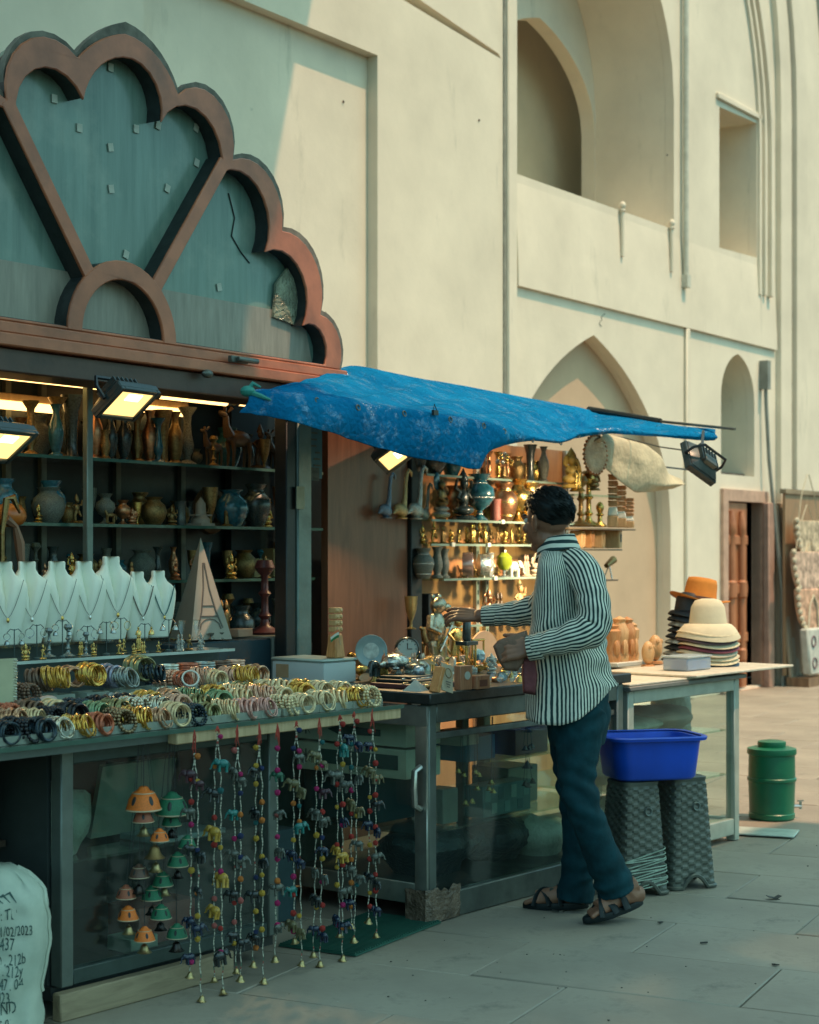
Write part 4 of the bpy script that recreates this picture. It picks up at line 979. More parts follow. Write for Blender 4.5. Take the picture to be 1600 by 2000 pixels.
def deer(px, hp, lab, m, v=VB, h=h1):
    p = s_uv(px, v, h); s = hp*mpp(p); t = thing('deer_figure', lab, 'figurine', p, AU, 'deer figures on the top shelf'); 
    MB().ell((.05,0,.50),(.30,.11,.14),12,7).tube([(-.18,0,.54),(-.26,0,.70),(-.27,0,.86)],[.10,.06,.05],8).build('body', m, t).scale = (s,)*3
    MB().ell((-.34,0,.89),(.11,.05,.055),9,6,rot=(0,.25,0)).tube([(-.25,.03,.92),(-.20,.08,1.0)],[.02,.035],5).tube([(-.25,-.03,.92),(-.20,-.08,1.0)],[.02,.035],5).build('head', m, t).scale = (s,)*3
    for x in (-.15,.26):
        for y in (-.06,.06): MB().tube([(x,y,.46),(x+.02,y,.26),(x,y,.0)],[.05,.03,.022],6).build('leg', m, t).scale = (s,)*3
DEERW = wood('dark_carved_wood', (.06,.035,.02), (.13,.08,.04), 30, .35)
deer(415, 78, 'small dark wooden deer calf on the top shelf by the slotted upright', DEERW)
deer(462, 118, 'tall dark wooden deer with raised neck on the top shelf', DEERW)
deer(540, 80, 'dark wooden deer half hidden behind the teal post, top shelf', DEERW)
figurine('dancer', 'tall dark carved dancer standing between two wooden deer', 92*mpp(s_uv(510,VB,h1)), DEERW, s_uv(508,VB,h1))
for px, hp, pr, m, lab in (
 (95,70,'pot',PAT,'dark patterned round pot alone on the second shelf'),
 (240,48,'cup',COPPER,'small copper lidded cup glinting on the second shelf'),
 (268,44,'goblet',BRASS,'tiny bright brass goblet on the second shelf by the upright'),
 (300,55,'pot',BRASSD,'dim bronze bowl on the second shelf beside the tiny goblet'),
 (352,48,'cyl',DKV,'dark squat jar on the second shelf before the grey stupa'),
 (452,72,'pot',TEALG,'dark teal round pot on the second shelf'),
 (500,84,'urn',DKV,'large dark urn on the second shelf near the teal post'),
 (548,80,'goblet',COPPER,'copper goblet shining at the far end of the second shelf')):
    p = s_uv(px, VB-.05, h2); vase('jar', lab, 'jar', pr, hp*mpp(p), m, p)
p = s_uv(392, 5.12, h2); t = thing('stupa_model', 'grey stone stupa model with a pointed top on the second shelf', 'model', p, AU)
MB().bx(-.045,.045,-.045,.045,0,.012).lathe([(.042,.012),(.042,.03),(.024,.05),(.022,.10),(.012,.115),(0,.13)],14).build('body', mat('grey_stone', (.30,.25,.20), var=.2), t)
MB().bx(-.055,.055,-.02,.02,.045,.052).build('wing', mat('grey_stone', (.30,.25,.20)), t)
p = s_uv(410, 5.38, 1.62); o = MB().torus((0,0,0),.085,.03,18,7,rot=(pi/2,0,0)).build('ring_carving', DEERW, None, p, AU); tag(o, 'dark carved ring leaning behind the stupa model', 'carving')
p = s_uv(18, 5.02, 1.52)
o = MB().lathe([(.0,.0),(.045,.004),(.075,.016),(.092,.036),(.10,.06),(.097,.085),(.085,.108),(.065,.125),(.04,.136),(0,.14)],28).build('gourd', mat('orange_lacquer', (.42,.12,.02), rough=.3, var=.3), None, p); o.scale = (.66,)*3; tag(o, 'round orange lacquer gourd glowing at the picture edge', 'ornament')
p = s_uv(42, 4.9, 1.10); o = MB().tube([(0,0,0),(0,0,.28),(-.01,0,.36),(-.03,0,.42),(-.08,0,.45)],[.014,.014,.02,.012,.02],7).build('bird_head_cane', mat('rose_wood', (.24,.12,.07), rough=.4), None, p, AU); tag(o, 'slender wooden cane with a carved bird head behind the busts', 'cane')
p = s_uv(5, 4.85, 1.10); o = MB().tube([(0,0,0),(0,0,.40),(.02,0,.52),(.05,0,.53),(.085,0,.47)],[.008,.008,.014,.014,.004],7).build('bird_head_cane', BRASSD, None, p, AU); tag(o, 'brass beaked cane head at the picture edge by the orange gourd', 'cane')
# third shelf and lower cabinet goods
for px, hp, pr, m, lab in ((210,80,'tall',DKV,'shadowy dark vase on the low shelf behind the white busts'),(470,60,'urn',DKV,'dim dark urn on the lowest shelf left of the gold sign'),(545,66,'slim',PAT,'dim slim vase on the lowest shelf beside the teal post'),(430,70,'tall',TEALG,'dim teal vase on the lowest shelf by the pale pyramid')):
    p = s_uv(px, VB, .986); vase('vase', lab, 'vase', pr, hp*mpp(p)*1.3, m, p)
for px, w_, hh, c, lab in ((500,.12,.09,(.24,.17,.07),'amber cardboard carton on the low shelf near the teal post'),(535,.10,.14,(.30,.20,.09),'ochre carton standing behind the dark urn by the post')):
    p = s_uv(px, 5.32, 1.302); tag(MB().bx(-w_/2,w_/2,-.04,.04,0,hh).build('carton', mat('carton_%d' % px, c), None, p, AU, bevel=.002), lab, 'box')
p = s_uv(470, 4.95, 1.047); tag(MB().bx(-.05,.05,-.03,.03,0,.035).build('small_carton', mat('carton_pink', (.34,.26,.19)), None, p, AU, bevel=.002), 'small beige carton lying on the navy cabinet', 'box')
figurine('couple', 'brass couple statuette on the navy cabinet next to the pale pyramid', .17, BRASSD, s_uv(437, 5.0, 1.047))
figurine('seated', 'dim brass seated statuette on the navy cabinet', .15, BRASSD, s_uv(428, 5.3, .988))
p = s_uv(517, 5.0, 1.047); vase('candle_stand', 'dark red candle stand on the navy cabinet beside the teal post', 'candlestick', 'candle', .34, mat('maroon', (.12,.035,.035), rough=.4), p)
# pale pyramid carton with a tower drawing
p = s_uv(392, 4.96, 1.047); t = thing('pyramid_carton', 'pale tall pyramid carton printed with an iron tower drawing', 'box', p, AU-.35)
MB().add([(-.10,-.10,0),(.10,-.10,0),(.10,.10,0),(-.10,.10,0),(0,0,.44)], [(0,3,2,1),(0,1,4),(1,2,4),(2,3,4),(3,0,4)]).build('carton', mat('cream_carton', (.36,.33,.26), rough=.6, var=.1), t, smooth=False)
def on_face(x, z): return (x, -.10*(1-z/.44)-.002, z)
INK = mat('grey_ink', (.14,.13,.11)); tw = MB()
for s in (-1,1):
    tw.tube([on_face(s*.06,.05),on_face(s*.035,.12),on_face(s*.014,.22),on_face(s*.003,.33)],.0035,4)
tw.tube([on_face(-.045,.10),on_face(.045,.10)],.004,4).tube([on_face(-.03,.145),on_face(.03,.145)],.003,4).tube([on_face(-.05*cos(x*pi/6),.045+.045*sin(x*pi/6)) for x in range(7)],.003,4)
tag(tw.build('tower_print', INK, t), kind='stuff')

# ================================================================ right rack goods
V1 = 5.0
# --- swans
def swan(px, hp, m, lab, v=4.99, fl=1):
    p = s_uv(px, v, RSH[0]); s = hp*mpp(p); t = thing('swan_figure', lab, 'figurine', p, AU, 'mosaic swans on the rack')
    MB().ell((.0,0,.17),(.20,.12,.13),12,8,rot=(0,.35,0)).lathe([(.12,0),(.13,.02),(.06,.05),(.05,.10)],12,(.02,0,0)).tube([(-.16,0,.16),(-.26,0,.10)],[.07,.015],7).build('body', m, t).scale = (s,)*3
    MB().tube([(.08,0,.20),(.14,0,.42),(.16,0,.68),(.20,0,.88),(.27,0,.96),(.34,0,.92),(.37,0,.84)],[.075,.05,.042,.04,.04,.042,.012],9).build('neck', m, t).scale = (s,)*3
swan(753, 92, BLUM, 'blue silver mosaic swan with its neck raised, first of the swans')
swan(768, 84, COPPER, 'copper mosaic swan standing behind the blue silver one', 5.08)
swan(783, 100, GOLDM, 'gold mosaic swan second along the shelf edge')
swan(798, 82, GOLDM, 'smaller gold mosaic swan between the two tallest swans', 5.08)
swan(812, 108, SILV, 'tallest silver mosaic swan with a curled neck')
swan(829, 74, SILV, 'short pinkish silver swan beside the seated buddha', 5.05)
# --- buddha on a coiled base under a serpent hood
p = s_uv(862, 4.98, RSH[0]); k = 92*mpp(p); t = thing('buddha_figure', 'bronze seated buddha on a beaded coil beneath a teal hood', 'statue', p, AU+.2)
mb = MB().ell((0,0,.12),(.26,.2,.08),14,6).ell((0,0,.24),(.22,.17,.07),14,6)
mb.build('coil_base', SILV, t).scale = (k,)*3
MB().ell((0,0,.36),(.21,.15,.08),12,6).ell((0,0,.52),(.115,.09,.16),12,7).tube([(-.11,0,.60),(-.17,-.03,.47),(-.06,-.13,.40)],[.045,.04,.03],7).tube([(.11,0,.60),(.17,-.03,.47),(.06,-.13,.40)],[.045,.04,.03],7).ell((0,-.01,.74),(.075,.08,.095),10,8).ell((0,0,.84),.03,7,5).build('figure', BRASSD, t).scale = (k,)*3
MB().ell((-.02,.09,.82),(.17,.05,.20),12,8).build('hood', TEALG, t).scale = (k,)*3
figurine('seated', 'black seated deity between the buddha and the blue cup vase', 104*mpp(s_uv(905,5.0,1.594)), DKV, s_uv(905, 5.0, 1.594))
for px, hp, pr, m, lab, bd in ((937,92,'cup',TEALG,'blue and white footed vase in the middle of the upper rack shelf',SILV),(968,44,'cyl',mat('red_mosaic',(.30,.10,.08),var=.8,scale=50),'short red mosaic tumbler beside the blue footed vase',None),(985,76,'urn',COPPER,'bronze urn with a narrow neck behind the red tumbler',BRASS),(1011,84,'cup',BRASS,'shining brass footed urn right of the bronze urn',None),(1034,78,'urn',BRASS,'brass urn just above the head of the man',COPPER)):
    p = s_uv(px, 4.99, RSH[0]); vase('vase', lab, 'vase', pr, hp*mpp(p), m, p, 'vases on the upper rack shelf', bd)
# --- upper back shelf
UH = 1.836
for px, hp, pr, m, lab in ((812,66,'urn',DKV,'dark urn on the topmost rack shelf above the swans'),(842,70,'pot',DKV,'dark round pot on the topmost rack shelf above the buddha'),(882,62,'urn',TEALG,'dark teal urn on the topmost rack shelf'),(1036,72,'trumpet',DKV,'black flared vase on the topmost rack shelf'),(1062,70,'tall',PAT,'patterned dark vase on the topmost shelf beside the yellow idol')):
    p = s_uv(px, 5.06, UH); vase('vase', lab, 'vase', pr, hp*mpp(p), m, p)
p = s_uv(984, 5.05, UH); t = thing('cluster_lamp', 'beaded brass cluster ornament on the topmost rack shelf', 'ornament', p, AU); k = 62*mpp(p)
mb = MB().lathe([(.3,0),(.32,.04),(.1,.1),(.08,.4)],14); mb.build('stem', BRASSD, t).scale = (k,)*3
random.seed(3)
for q in range(14):
    a = q*2.4; r = .28*sqrt((q+.5)/14); MB().ell((r*cos(a)*1.2, r*sin(a), .42+.5*(1-r/.3)*.9+.06*random.random()), .075, 8, 6).build('bead', BRASS if q % 3 else SILV, t).scale = (k,)*3
p = s_uv(1116, 4.9, 1.80); figurine('ganesha', 'yellow painted idol high at the end of the rack', .24, mat('yellow_paint', (.60,.40,.10), rough=.5, var=.3), p)
# --- brass statuettes on the second shelf
kk = ['seated','dancer','couple','ganesha','dancer','seated','couple','dancer','couple','seated','dancer','ganesha','couple','seated','dancer']
desc = ['seated brass deity with a halo ring, first of the row','brass dancer with a raised arm, second of the row','brass couple, third of the row','stout elephant headed brass deity on a wide base','thin brass dancer before the shelf clip','brass seated deity under the copper urn','tall brass couple beside the seated deity','yellow brass dancer near the middle of the row','brass couple standing close to the yellow dancer','darker seated brass deity past the middle','dark brass dancer before the lit end','elephant headed brass deity in the lit half','brass couple in the lamplit half','brass seated deity glowing close to the head of the man','brass dancer last before the head of the man']
for q, (px, hp) in enumerate(((825,38),(847,44),(866,36),(880,30),(897,30),(912,36),(924,42),(936,44),(948,38),(958,32),(972,36),(986,30),(1000,34),(1014,38),(1024,34))):
    p = s_uv(px, 5.03+.04*(q % 2), RSH[1]); figurine(kk[q], desc[q], hp*mpp(p), BRASS if q not in (9,10,2) else BRASSD, p, AU+random.uniform(-.5,.5), 'brass statuettes on the second rack shelf')
# --- third shelf
for px, hp, pr, m, lab, bd in ((827,60,'urn',PAT,'grey patterned urn with pale bands on the third rack shelf',SILV),(854,62,'slim',PAT,'first slim grey vase right of the grey patterned urn',None),(868,58,'slim',PAT,'second slim grey vase beside the round desk clock',None),(958,48,'slim',SILV,'silvery fish tail vase behind the tilted clock',None)):
    p = s_uv(px, 4.99, RSH[2]); vase('vase', lab, 'vase', pr, hp*mpp(p), m, p, None, bd)
def clock(px, py, dia, v, lab, face, rim, yaw=.0, h=None, ht=0.0):
    p = s_uv(px, v, h if h else RSH[2]); r = dia/2*mpp(p); t = thing('desk_clock', lab, 'clock', p+Vector((0,0,r+ht)), AU+yaw, 'clocks on the stall')
    R = Matrix.Rotation(pi/2, 4, 'X')
    MB().lathe([(0,-r*.42),(r*.9,-r*.42),(r,-r*.40),(r,r*.36),(r*.95,r*.42),(r*.86,r*.42),(r*.86,r*.30)],24,M=R,cap=False).build('case', rim, t, angle=40)
    MB().lathe([(r*.86,r*.33),(0,r*.34)],24,M=R,cap=False).build('dial', face, t)
    MB().box((0,-r*.36,r*.25),(r*.07,.001,r*.5)).box((r*.2,-r*.365,0),(r*.4,.001,r*.07)).build('hands', DARK, t, smooth=False)
    tk = MB()
    for q in range(12): a = q*pi/6; tk.box((r*.72*sin(a),-r*.355,r*.72*cos(a)),(r*.05,.001,r*.12),rot=(0,a,0))
    tag(tk.build('hour_marks', DARK, t, smooth=False), kind='stuff')
    for s in (-1,1): MB().cyl((s*r*.5,0,-r*.8),(s*r*.62,0,-r*1.02-ht),r*.07).build('foot', rim, t)
    return t
FACE = mat('pale_dial', (.52,.58,.53), rough=.3, var=.05)
clock(914, 1103, 50, 4.98, 'round pink cased clock with a pale dial on the third rack shelf', FACE, mat('rose_steel', (.42,.27,.23), rough=.25, metal=.7), .55)
clock(944, 1103, 46, 4.99, 'tilted round clock with a silver rim beside the pink one', mat('pink_dial', (.55,.45,.40), rough=.3), SILV, .75)
p = s_uv(985, 4.97, RSH[2]); t = thing('apple_ornament', 'glossy lime green apple ornament on a stand on the third shelf', 'ornament', p, AU); k = mpp(p)
MB().lathe([(.0,.0),(9*k,3*k),(16*k,14*k),(15*k,28*k),(6*k,36*k),(0,33*k)],16,(0,0,12*k)).build('fruit', mat('lime_glaze', (.30,.38,.03), rough=.15, var=.3, coat=.5), t)
MB().lathe([(14*k,0),(14*k,2*k),(3*k,4*k),(3*k,13*k)],12).cyl((0,0,44*k),(4*k,0,52*k),1.5*k).build('stand', SILV, t)
def elephant_mesh(m, key):
    k = ('ele', key)
    if k in VM: return VM[k]
    b = MB().ell((.05,0,.50),(.36,.23,.26),10,7).ell((-.34,0,.60),(.19,.17,.20),9,6)
    b.tube([(-.48,0,.58),(-.60,0,.42),(-.62,0,.22),(-.72,0,.16)],[.09,.07,.05,.04],6)
    for s in (-1,1): b.ell((-.27,s*.20,.60),(.12,.035,.17),7,5,rot=(s*.25,0,.3*s)).tube([(-.45,s*.09,.50),(-.60,s*.11,.44)],[.025,.012],4)
    for x in (-.16,.27):
        for y in (-.12,.12): b.tube([(x,y,.42),(x,y,.20),(x,y,0)],[.10,.085,.095],6)
    b.tube([(.40,0,.55),(.47,0,.42),(.46,0,.28)],[.03,.025,.02],4)
    VM[k] = b.mesh('elephant', m, angle=70); return VM[k]
p = s_uv(1004, 4.97, RSH[2]); o = link('elephant_figure', elephant_mesh(WHT,'white'), None, p, AU+pi*.9, 40*mpp(p)); tag(o, 'white marble elephant beside the lime green apple', 'figurine')
p = s_uv(1028, 4.98, RSH[2]); figurine('couple', 'pinkish carved couple at the lit end of the third shelf', 44*mpp(p), mat('pink_stone', (.55,.36,.25), var=.2), p)
p = s_uv(1046, 5.0, RSH[2]); figurine('ganesha', 'pale stone elephant headed deity hidden partly by the shoulder of the man', 46*mpp(p), mat('pale_stone', (.58,.48,.36), var=.2), p)
# --- fourth shelf
p = s_uv(803, 4.96, RSH[3]); vase('brass_goblet', 'plain gold goblet tapering down beside the black box', 'goblet', 'goblet', 64*mpp(p), mat('satin_gold', (.48,.36,.16), rough=.3, metal=.8), p)
p = s_uv(836, 5.05, RSH[3]); tag(MB().bx(-.05,.05,-.04,.04,0,.175).build('black_box', mat('matt_black', (.008,.012,.014), rough=.5), None, p, AU, bevel=.003), 'tall matt black box behind the silver bear statue', 'box')
for px, hp, kd, m, lab in ((975,44,'couple',DEERW,'dark wooden couple on the low shelf above the sleeve of the man'),(1015,60,'dancer',ORW2,'pale wooden dancer on the low shelf near the shirt'),(955,50,'seated',COPPER,'copper seated deity on the low shelf above the outstretched arm')):
    p = s_uv(px, 5.0, RSH[3]); figurine(kd, lab, hp*mpp(p)*1.4, m, p)
# --- end shelves to the right of the man
ua, ha = onv(1140, 1029, 4.85)
for px, hp, m, lab in ((1135,98,BRASSD,'tall dark brass candlestick first on the end shelf'),(1150,104,BRASS,'tall shining brass candlestick second on the end shelf')):
    p = s_uv(px, 4.88, ha+.002); vase('candlestick', lab, 'candlestick', 'candle', hp*mpp(p), m, p, 'candlesticks on the end shelf')
p = s_uv(1172, 4.88, ha+.002); vase('brass_pawn', 'squat brass ornament between the candlesticks and the carved towers', 'ornament', 'pawn', 50*mpp(p), BRASS, p)
def tower(px, hp, lab, v=4.86):
    p = s_uv(px, v, ha+.002); t = thing('carved_tower', lab, 'carving', p, AU+.5, 'carved wooden elephant towers'); k = hp*mpp(p); w_ = 10.5*mpp(p)
    MB().bx(-w_,w_,-w_,w_,0,k*.22).build('base', ORW2, t, bevel=.004)
    MB().box((0,0,k*.30),(2*w_,2*w_,k*.16),tx=.75,ty=.75).build('trunk_block', WHT, t, bevel=.004)
    n = 5
    for q in range(n):
        z = k*(.38+.62*q/n); mb = MB().box((0,0,z+k*.055),(1.65*w_,1.65*w_,k*.085)).ell((-w_*.5,-w_*.85,z+k*.06),(w_*.4,w_*.25,k*.035),6,5).ell((w_*.5,-w_*.85,z+k*.06),(w_*.4,w_*.25,k*.035),6,5).box((0,0,z+k*.108),(1.9*w_,1.9*w_,k*.025))
        mb.build('tier', ORW, t, bevel=.003)
tower(1197, 104, 'tallest carved orange elephant tower on the end shelf')
tower(1213, 82, 'middle carved orange elephant tower on the end shelf')
tower(1228, 58, 'shortest carved orange elephant tower at the shelf tip')
ub, hb_ = onv(1140, 1071, 4.9)
for px, w_, hp, m, lab in ((1128,13,34,ORW2,'plain pale carved wood block first under the brass candlesticks'),(1146,13,36,ORW,'orange carved wood block in the middle of its small shelf'),(1167,13,35,ORW2,'light carved wood block next to the framed one'),(1198,15,38,ORW2,'pale wooden block with a dark square window')):
    p = s_uv(px, 4.92, hb_+.002); k = mpp(p); t = thing('wood_block', lab, 'carving', p, AU+.3, 'carved wood blocks under the candlesticks')
    MB().bx(-w_*k,w_*k,-w_*k,w_*k,0,hp*k).build('block', m, t, bevel=.006)
    if w_ == 15: MB().bx(-6*k,6*k,-w_*k-.003,-w_*k,12*k,27*k).build('window', DARK, t)
    else: MB().tube([(-7*k,-w_*k,4*k),(-5*k,-w_*k-.004,24*k),(0,-w_*k-.004,28*k),(5*k,-w_*k-.004,24*k),(7*k,-w_*k,4*k)], 1.6*k, 5).build('carved_arch', m, t)
uc_, hc = onv(1180, 1132, 4.95)
p = s_uv(1190, 4.95, hc+.002); t = thing('brass_telescope', 'small dark brass telescope on a tripod under the wood blocks', 'telescope', p, AU); k = mpp(p)
MB().cyl((-12*k,0,26*k),(18*k,0,38*k),5*k,8*k,10).build('tube', BRASSD, t)
for q in range(3): a = q*2.1; MB().cyl((0,0,28*k),(11*k*cos(a),11*k*sin(a),0),1.3*k).build('leg', SILV, t)
# --- carved plate and its hanging figures by the canvas
u, h = onv(1162, 888, 4.78); p = UV(u, 4.78, h); t = thing('carved_plate', 'large round copper plate with a notched rim below the tarpaulin', 'plate', p, AU-.25); r = 38*mpp(p)
R = Matrix.Rotation(pi/2, 4, 'X') @ Matrix.Diagonal((.85,1,1,1))
MB().lathe([(r,.0),(r*1.0,.008),(r*.85,.012),(r*.55,.006),(0,.008)],40,M=R,cap=False).build('dish', mat('copper_plate', (.46,.28,.17), rough=.35, metal=.5, var=.25, scale=20, bump=.4), t)
for q in range(26): a = q*2*pi/26; MB().ell((r*.85*cos(a), -.004, r*sin(a)), .011, 6, 4).build('rim_bead', COPPER, t)
for px, py, hp, m, kd, lab in ((1150,925,56,BRASSD,'dancer','dark brass dancer hanging in front of the copper plate'),(1128,960,60,BRASS,'couple','bright brass couple stacked below the yellow idol'),(1160,958,50,BRASSD,'ganesha','dark brass deity standing below the copper plate')):
    u, h = onv(px, py, 4.86); p = UV(u, 4.86, h); figurine(kd, lab, hp*mpp(p), m, p)
uu0, hh0 = onv(1105, 965, 4.9); uu1, _ = onv(1185, 965, 4.9)
tag(MB().bx(uu0,uu1,4.8,5.1,hh0-.012,hh0).xf(TR).build('end_shelf', GLS, rack, smooth=False), None)

# ---- crowded back rows of the shop shelves
rf = random.Random(77)
ORDW = ['first','second','third','fourth','fifth','sixth','seventh','eighth','ninth','tenth','eleventh','twelfth','thirteenth','fourteenth','fifteenth','sixteenth','seventeenth']
PN_ = dict(tall='bellied',flare='flared',urn='urn shaped',slim='slim',pot='round',cup='lidded',goblet='goblet shaped',trumpet='trumpet',candle='candlestick shaped')
MN_ = {BRASSD.name:'dull bronze',BRASS.name:'brass',COPPER.name:'copper',DKV.name:'black',PAT.name:'grey patterned',TEALG.name:'teal'}
FN_ = dict(seated='seated deity',dancer='dancer',ganesha='elephant headed deity',couple='couple',horse='horse')
for hsh, sname, hmin, hmax, n0 in ((h1,'top',.12,.22,0),(h2,'second',.09,.19,1),(h3,'third',.10,.18,2),(.986,'lowest',.14,.26,3)):
    for q in range(17):
        px = 2+34*q+rf.uniform(-8,8)
        pr = rf.choice(['tall','flare','urn','slim','pot','cup','goblet','trumpet','candle'] if n0 != 1 else ['pot','urn','cup','goblet','pot','slim'])
        m = rf.choice([BRASSD,BRASSD,COPPER,DKV,PAT,BRASSD,TEALG]); hh = rf.uniform(hmin, hmax)*(.75 if pr in ('pot','cup') else 1)
        v = 5.34+rf.uniform(-.03,.03) if q % 3 or n0 > 1 else 5.16
        vase('vase', f'{MN_[m.name]} {PN_[pr]} vase, {ORDW[q]} in the back row of the {sname} shop shelf', 'vase', pr, hh, m, s_uv(px, v, hsh), 'back row vases, '+sname+' shelf of the shop')
    for q in range(9):
        px = 20+62*q+rf.uniform(-14,14)
        if n0 == 0 or (n0 == 1 and px > 560): continue
        kd = rf.choice(['seated','dancer','ganesha','couple','horse']); figurine(kd, f'small metal {FN_[kd]}, {ORDW[q]} at the front of the {sname} shop shelf', rf.uniform(.07,.13), rf.choice([BRASSD,BRASSD,BRASS,COPPER]), s_uv(px, 5.13, hsh), AU+rf.uniform(-.6,.6), 'front brass statuettes, '+sname+' shelf of the shop')
# ---- fuller rows on the rack
for q in range(16):
    px = 900+15*q if q < 9 else 985+14*(q-9)
    kd = rf.choice(['seated','dancer','couple','ganesha','horse']); p = s_uv(px, 5.12, RSH[2] if q < 9 else RSH[3])
    figurine(kd, f'small metal {FN_[kd]}, {ORDW[q if q < 9 else q-9]} in the back row, '+('third' if q < 9 else 'low')+' rack shelf', rf.uniform(.07,.11), rf.choice([BRASS,COPPER,BRASSD]), p, AU, 'back row statuettes, '+('third' if q < 9 else 'low')+' rack shelf')
for q in range(12):
    p = s_uv(890+20*q, 5.12, RSH[0]); pr = rf.choice(['urn','tall','flare','cup']); m = rf.choice([BRASS,COPPER,BRASSD]); vase('vase', f'{MN_[m.name]} {PN_[pr]} vase, {ORDW[q]} in the back row of the upper rack shelf', 'vase', pr, rf.uniform(.12,.21), m, p, 'back row vases, upper rack shelf')
for q in range(7):
    p = s_uv(955+18*q, 5.12, UH); pr = rf.choice(['urn','tall','flare']); m = rf.choice([BRASS,COPPER,BRASSD]); vase('vase', f'{MN_[m.name]} {PN_[pr]} vase, {ORDW[q]} in the back row of the topmost rack shelf', 'vase', pr, rf.uniform(.10,.17), m, p, 'back row vases, topmost rack shelf')
# ================================================================ curios on the middle counter
def onc(px, py, h=H2): return onh(px, py, h)
random.seed(11)
b0 = AB(5.26, 4.77, H2); t = thing('storage_box', 'frosted plastic storage box with a tan label on the near end of the counter', 'box', b0, AA)
MB().bx(-.10,.10,-.145,.145,.001,.088).build('body', plastic('frosted_white', (.70,.78,.78), .25), t, bevel=.008, seg=2)
MB().bx(-.106,.106,-.151,.151,.089,.102).build('lid', plastic('pale_lid', (.45,.56,.52), .2), t, bevel=.006)
MB().bx(-.1025,-.1005,.05,.12,.02,.075).build('label', mat('tan_label', (.45,.30,.17)), t)
# carved pillar with a small tricolour flag, standing on the box
p = AB(5.27, 4.66, H2+.103); t = thing('carved_pillar', 'carved wooden elephant pillar holding a small tricolour flag', 'carving', p, AA)
MB().box((0,0,.05),(.062,.062,.10),tx=.72,ty=.72).build('base', ORW, t, bevel=.006)
for q in range(4): MB().box((0,0,.118+.026*q),(.042,.042,.022)).ell((-.012,-.022,.118+.026*q),(.009,.006,.009),6,4).ell((.012,-.022,.118+.026*q),(.009,.006,.009),6,4).build('tier', ORW2, t, bevel=.004)
def flag(t, x, y, z, s=1.0):
    st = MB().cyl((x,y,z-.02*s),(x-.02*s,y,z+.055*s),.0016).build('flag_stick', RAWW, t)
    for q, c in enumerate(((.65,.18,.07),(.62,.62,.52),(.03,.16,.05))):
        m = mat('flag_%d' % q, c, rough=.8); w0 = MB()
        pts = []
        for k_ in range(5):
            xx = -.055*s*k_/4; dz = -.018*s*k_/4 + .003*s*sin(k_*1.5)
            pts.append((x-.012*s+xx, y-.003-.003*sin(k_*1.8), z+.045*s+dz))
        for k_ in range(4):
            a, b = pts[k_], pts[k_+1]; z0, z1 = -.011*s*q, -.011*s*(q+1)
            w0.add([(a[0],a[1],a[2]+z0),(b[0],b[1],b[2]+z0),(b[0],b[1],b[2]+z1),(a[0],a[1],a[2]+z1)],[(0,1,2,3)])
        w0.build('flag_stripe', m, st, smooth=False)
flag(t, -.02, -.045, .075)
p = AB(5.33, 4.50, H2+.03); t = thing('black_elephant', 'black elephant ornament carrying a second tricolour flag', 'figurine', p, AA+.4)
link('body', elephant_mesh(DKV,'dark'), t, scale=.085); flag(t, .05, -.03, .055, .9)
p = AB(5.45, 4.62, H2); t = thing('souvenir_plate', 'grey blue souvenir plate propped upright behind the stacked trays', 'plate', p+Vector((0,0,.125)), AA-.75)
R = Matrix.Rotation(pi/2-.12, 4, 'X')
MB().lathe([(.042,0),(.066,.008),(.068,.005),(.042,-.003),(0,-.003)],32,M=R).build('dish', mat('grey_blue_china', (.24,.33,.33), rough=.2, var=.2, scale=8), t)
MB().lathe([(.034,.0015),(0,.002)],24,M=R,cap=False).build('picture', mat('plate_print', (.40,.44,.40), rough=.3, var=.5, scale=30), t)
MB().tube([(-.05,.0,-.12),(0,-.02,-.10),(.05,0,-.12)],.004,5).tube([(0,-.02,-.10),(0,.06,-.122)],.004,5).build('easel', BRASSD, t)
p = onc(752,1312,H2); p = AB(5.46, 4.40, H2); figurine('couple', 'small white and peach couple in front of the souvenir plate', .10, mat('peach_stone', (.55,.38,.27), var=.3), p+Vector((0,0,.03)))
# trays and jewellery
tray_rows = [((700,1341),.30,.24,0,.018,(.10,.03,.03),'flat dark red tray at the front corner of the counter'),((705,1328),.22,.20,.019,.012,(.008,.014,.014),'black velvet tray lying on the dark red one'),((690,1318),.16,.16,.032,.010,(.007,.02,.018),'smaller black tray on top of the velvet trays')]
base = AB(5.33, 4.28, H2)
for q, (_, w_, d, z, th, c, lab) in enumerate(tray_rows):
    p = base + Vector((-.02*q, .02*q, z+.001)); t = thing('jewellery_tray', lab, 'tray', p, AA+.08*q, 'stacked jewellery trays')
    MB().bx(-w_/2,w_/2,-d/2,d/2,0,th).build('base', mat('tray_%d' % q, c, rough=.5), t, bevel=.003)
    mb = MB()
    if q < 2:
        for r_ in range(2):
            y = -d/2+.03+.045*r_
            for k_ in range(int(w_/.016)): mb.ell((-w_/2+.012+.016*k_, y+.006*sin(k_), th+.003), (.006,.006,.004), 6, 4)
        o = mb.build('chain_beads', GOLDM if q == 0 else SILV, t); tag(o, kind='stuff')
for q, (a, b, lab) in enumerate(((5.42,4.36,'round silver filigree box beside the glass dome'),(5.52,4.30,'second round silver filigree box next to the clock'))):
    p = AB(a, b, H2+.03*(1-q)); t = thing('filigree_box', lab, 'box', p, 0, 'silver filigree boxes')
    MB().lathe([(.040,0),(.042,.004),(.042,.03),(.044,.032)],20).build('body', SILV, t)
    MB().lathe([(.044,.0325),(.044,.042),(.036,.05),(0,.055)],20).build('lid', mat('dark_silver', (.10,.12,.11), rough=.3, metal=.7, var=.6, scale=60), t)
p = AB(5.40, 4.45, H2+.06); t = thing('mosaic_tortoise', 'silver mosaic tortoise perched above the filigree boxes', 'figurine', p, AA)
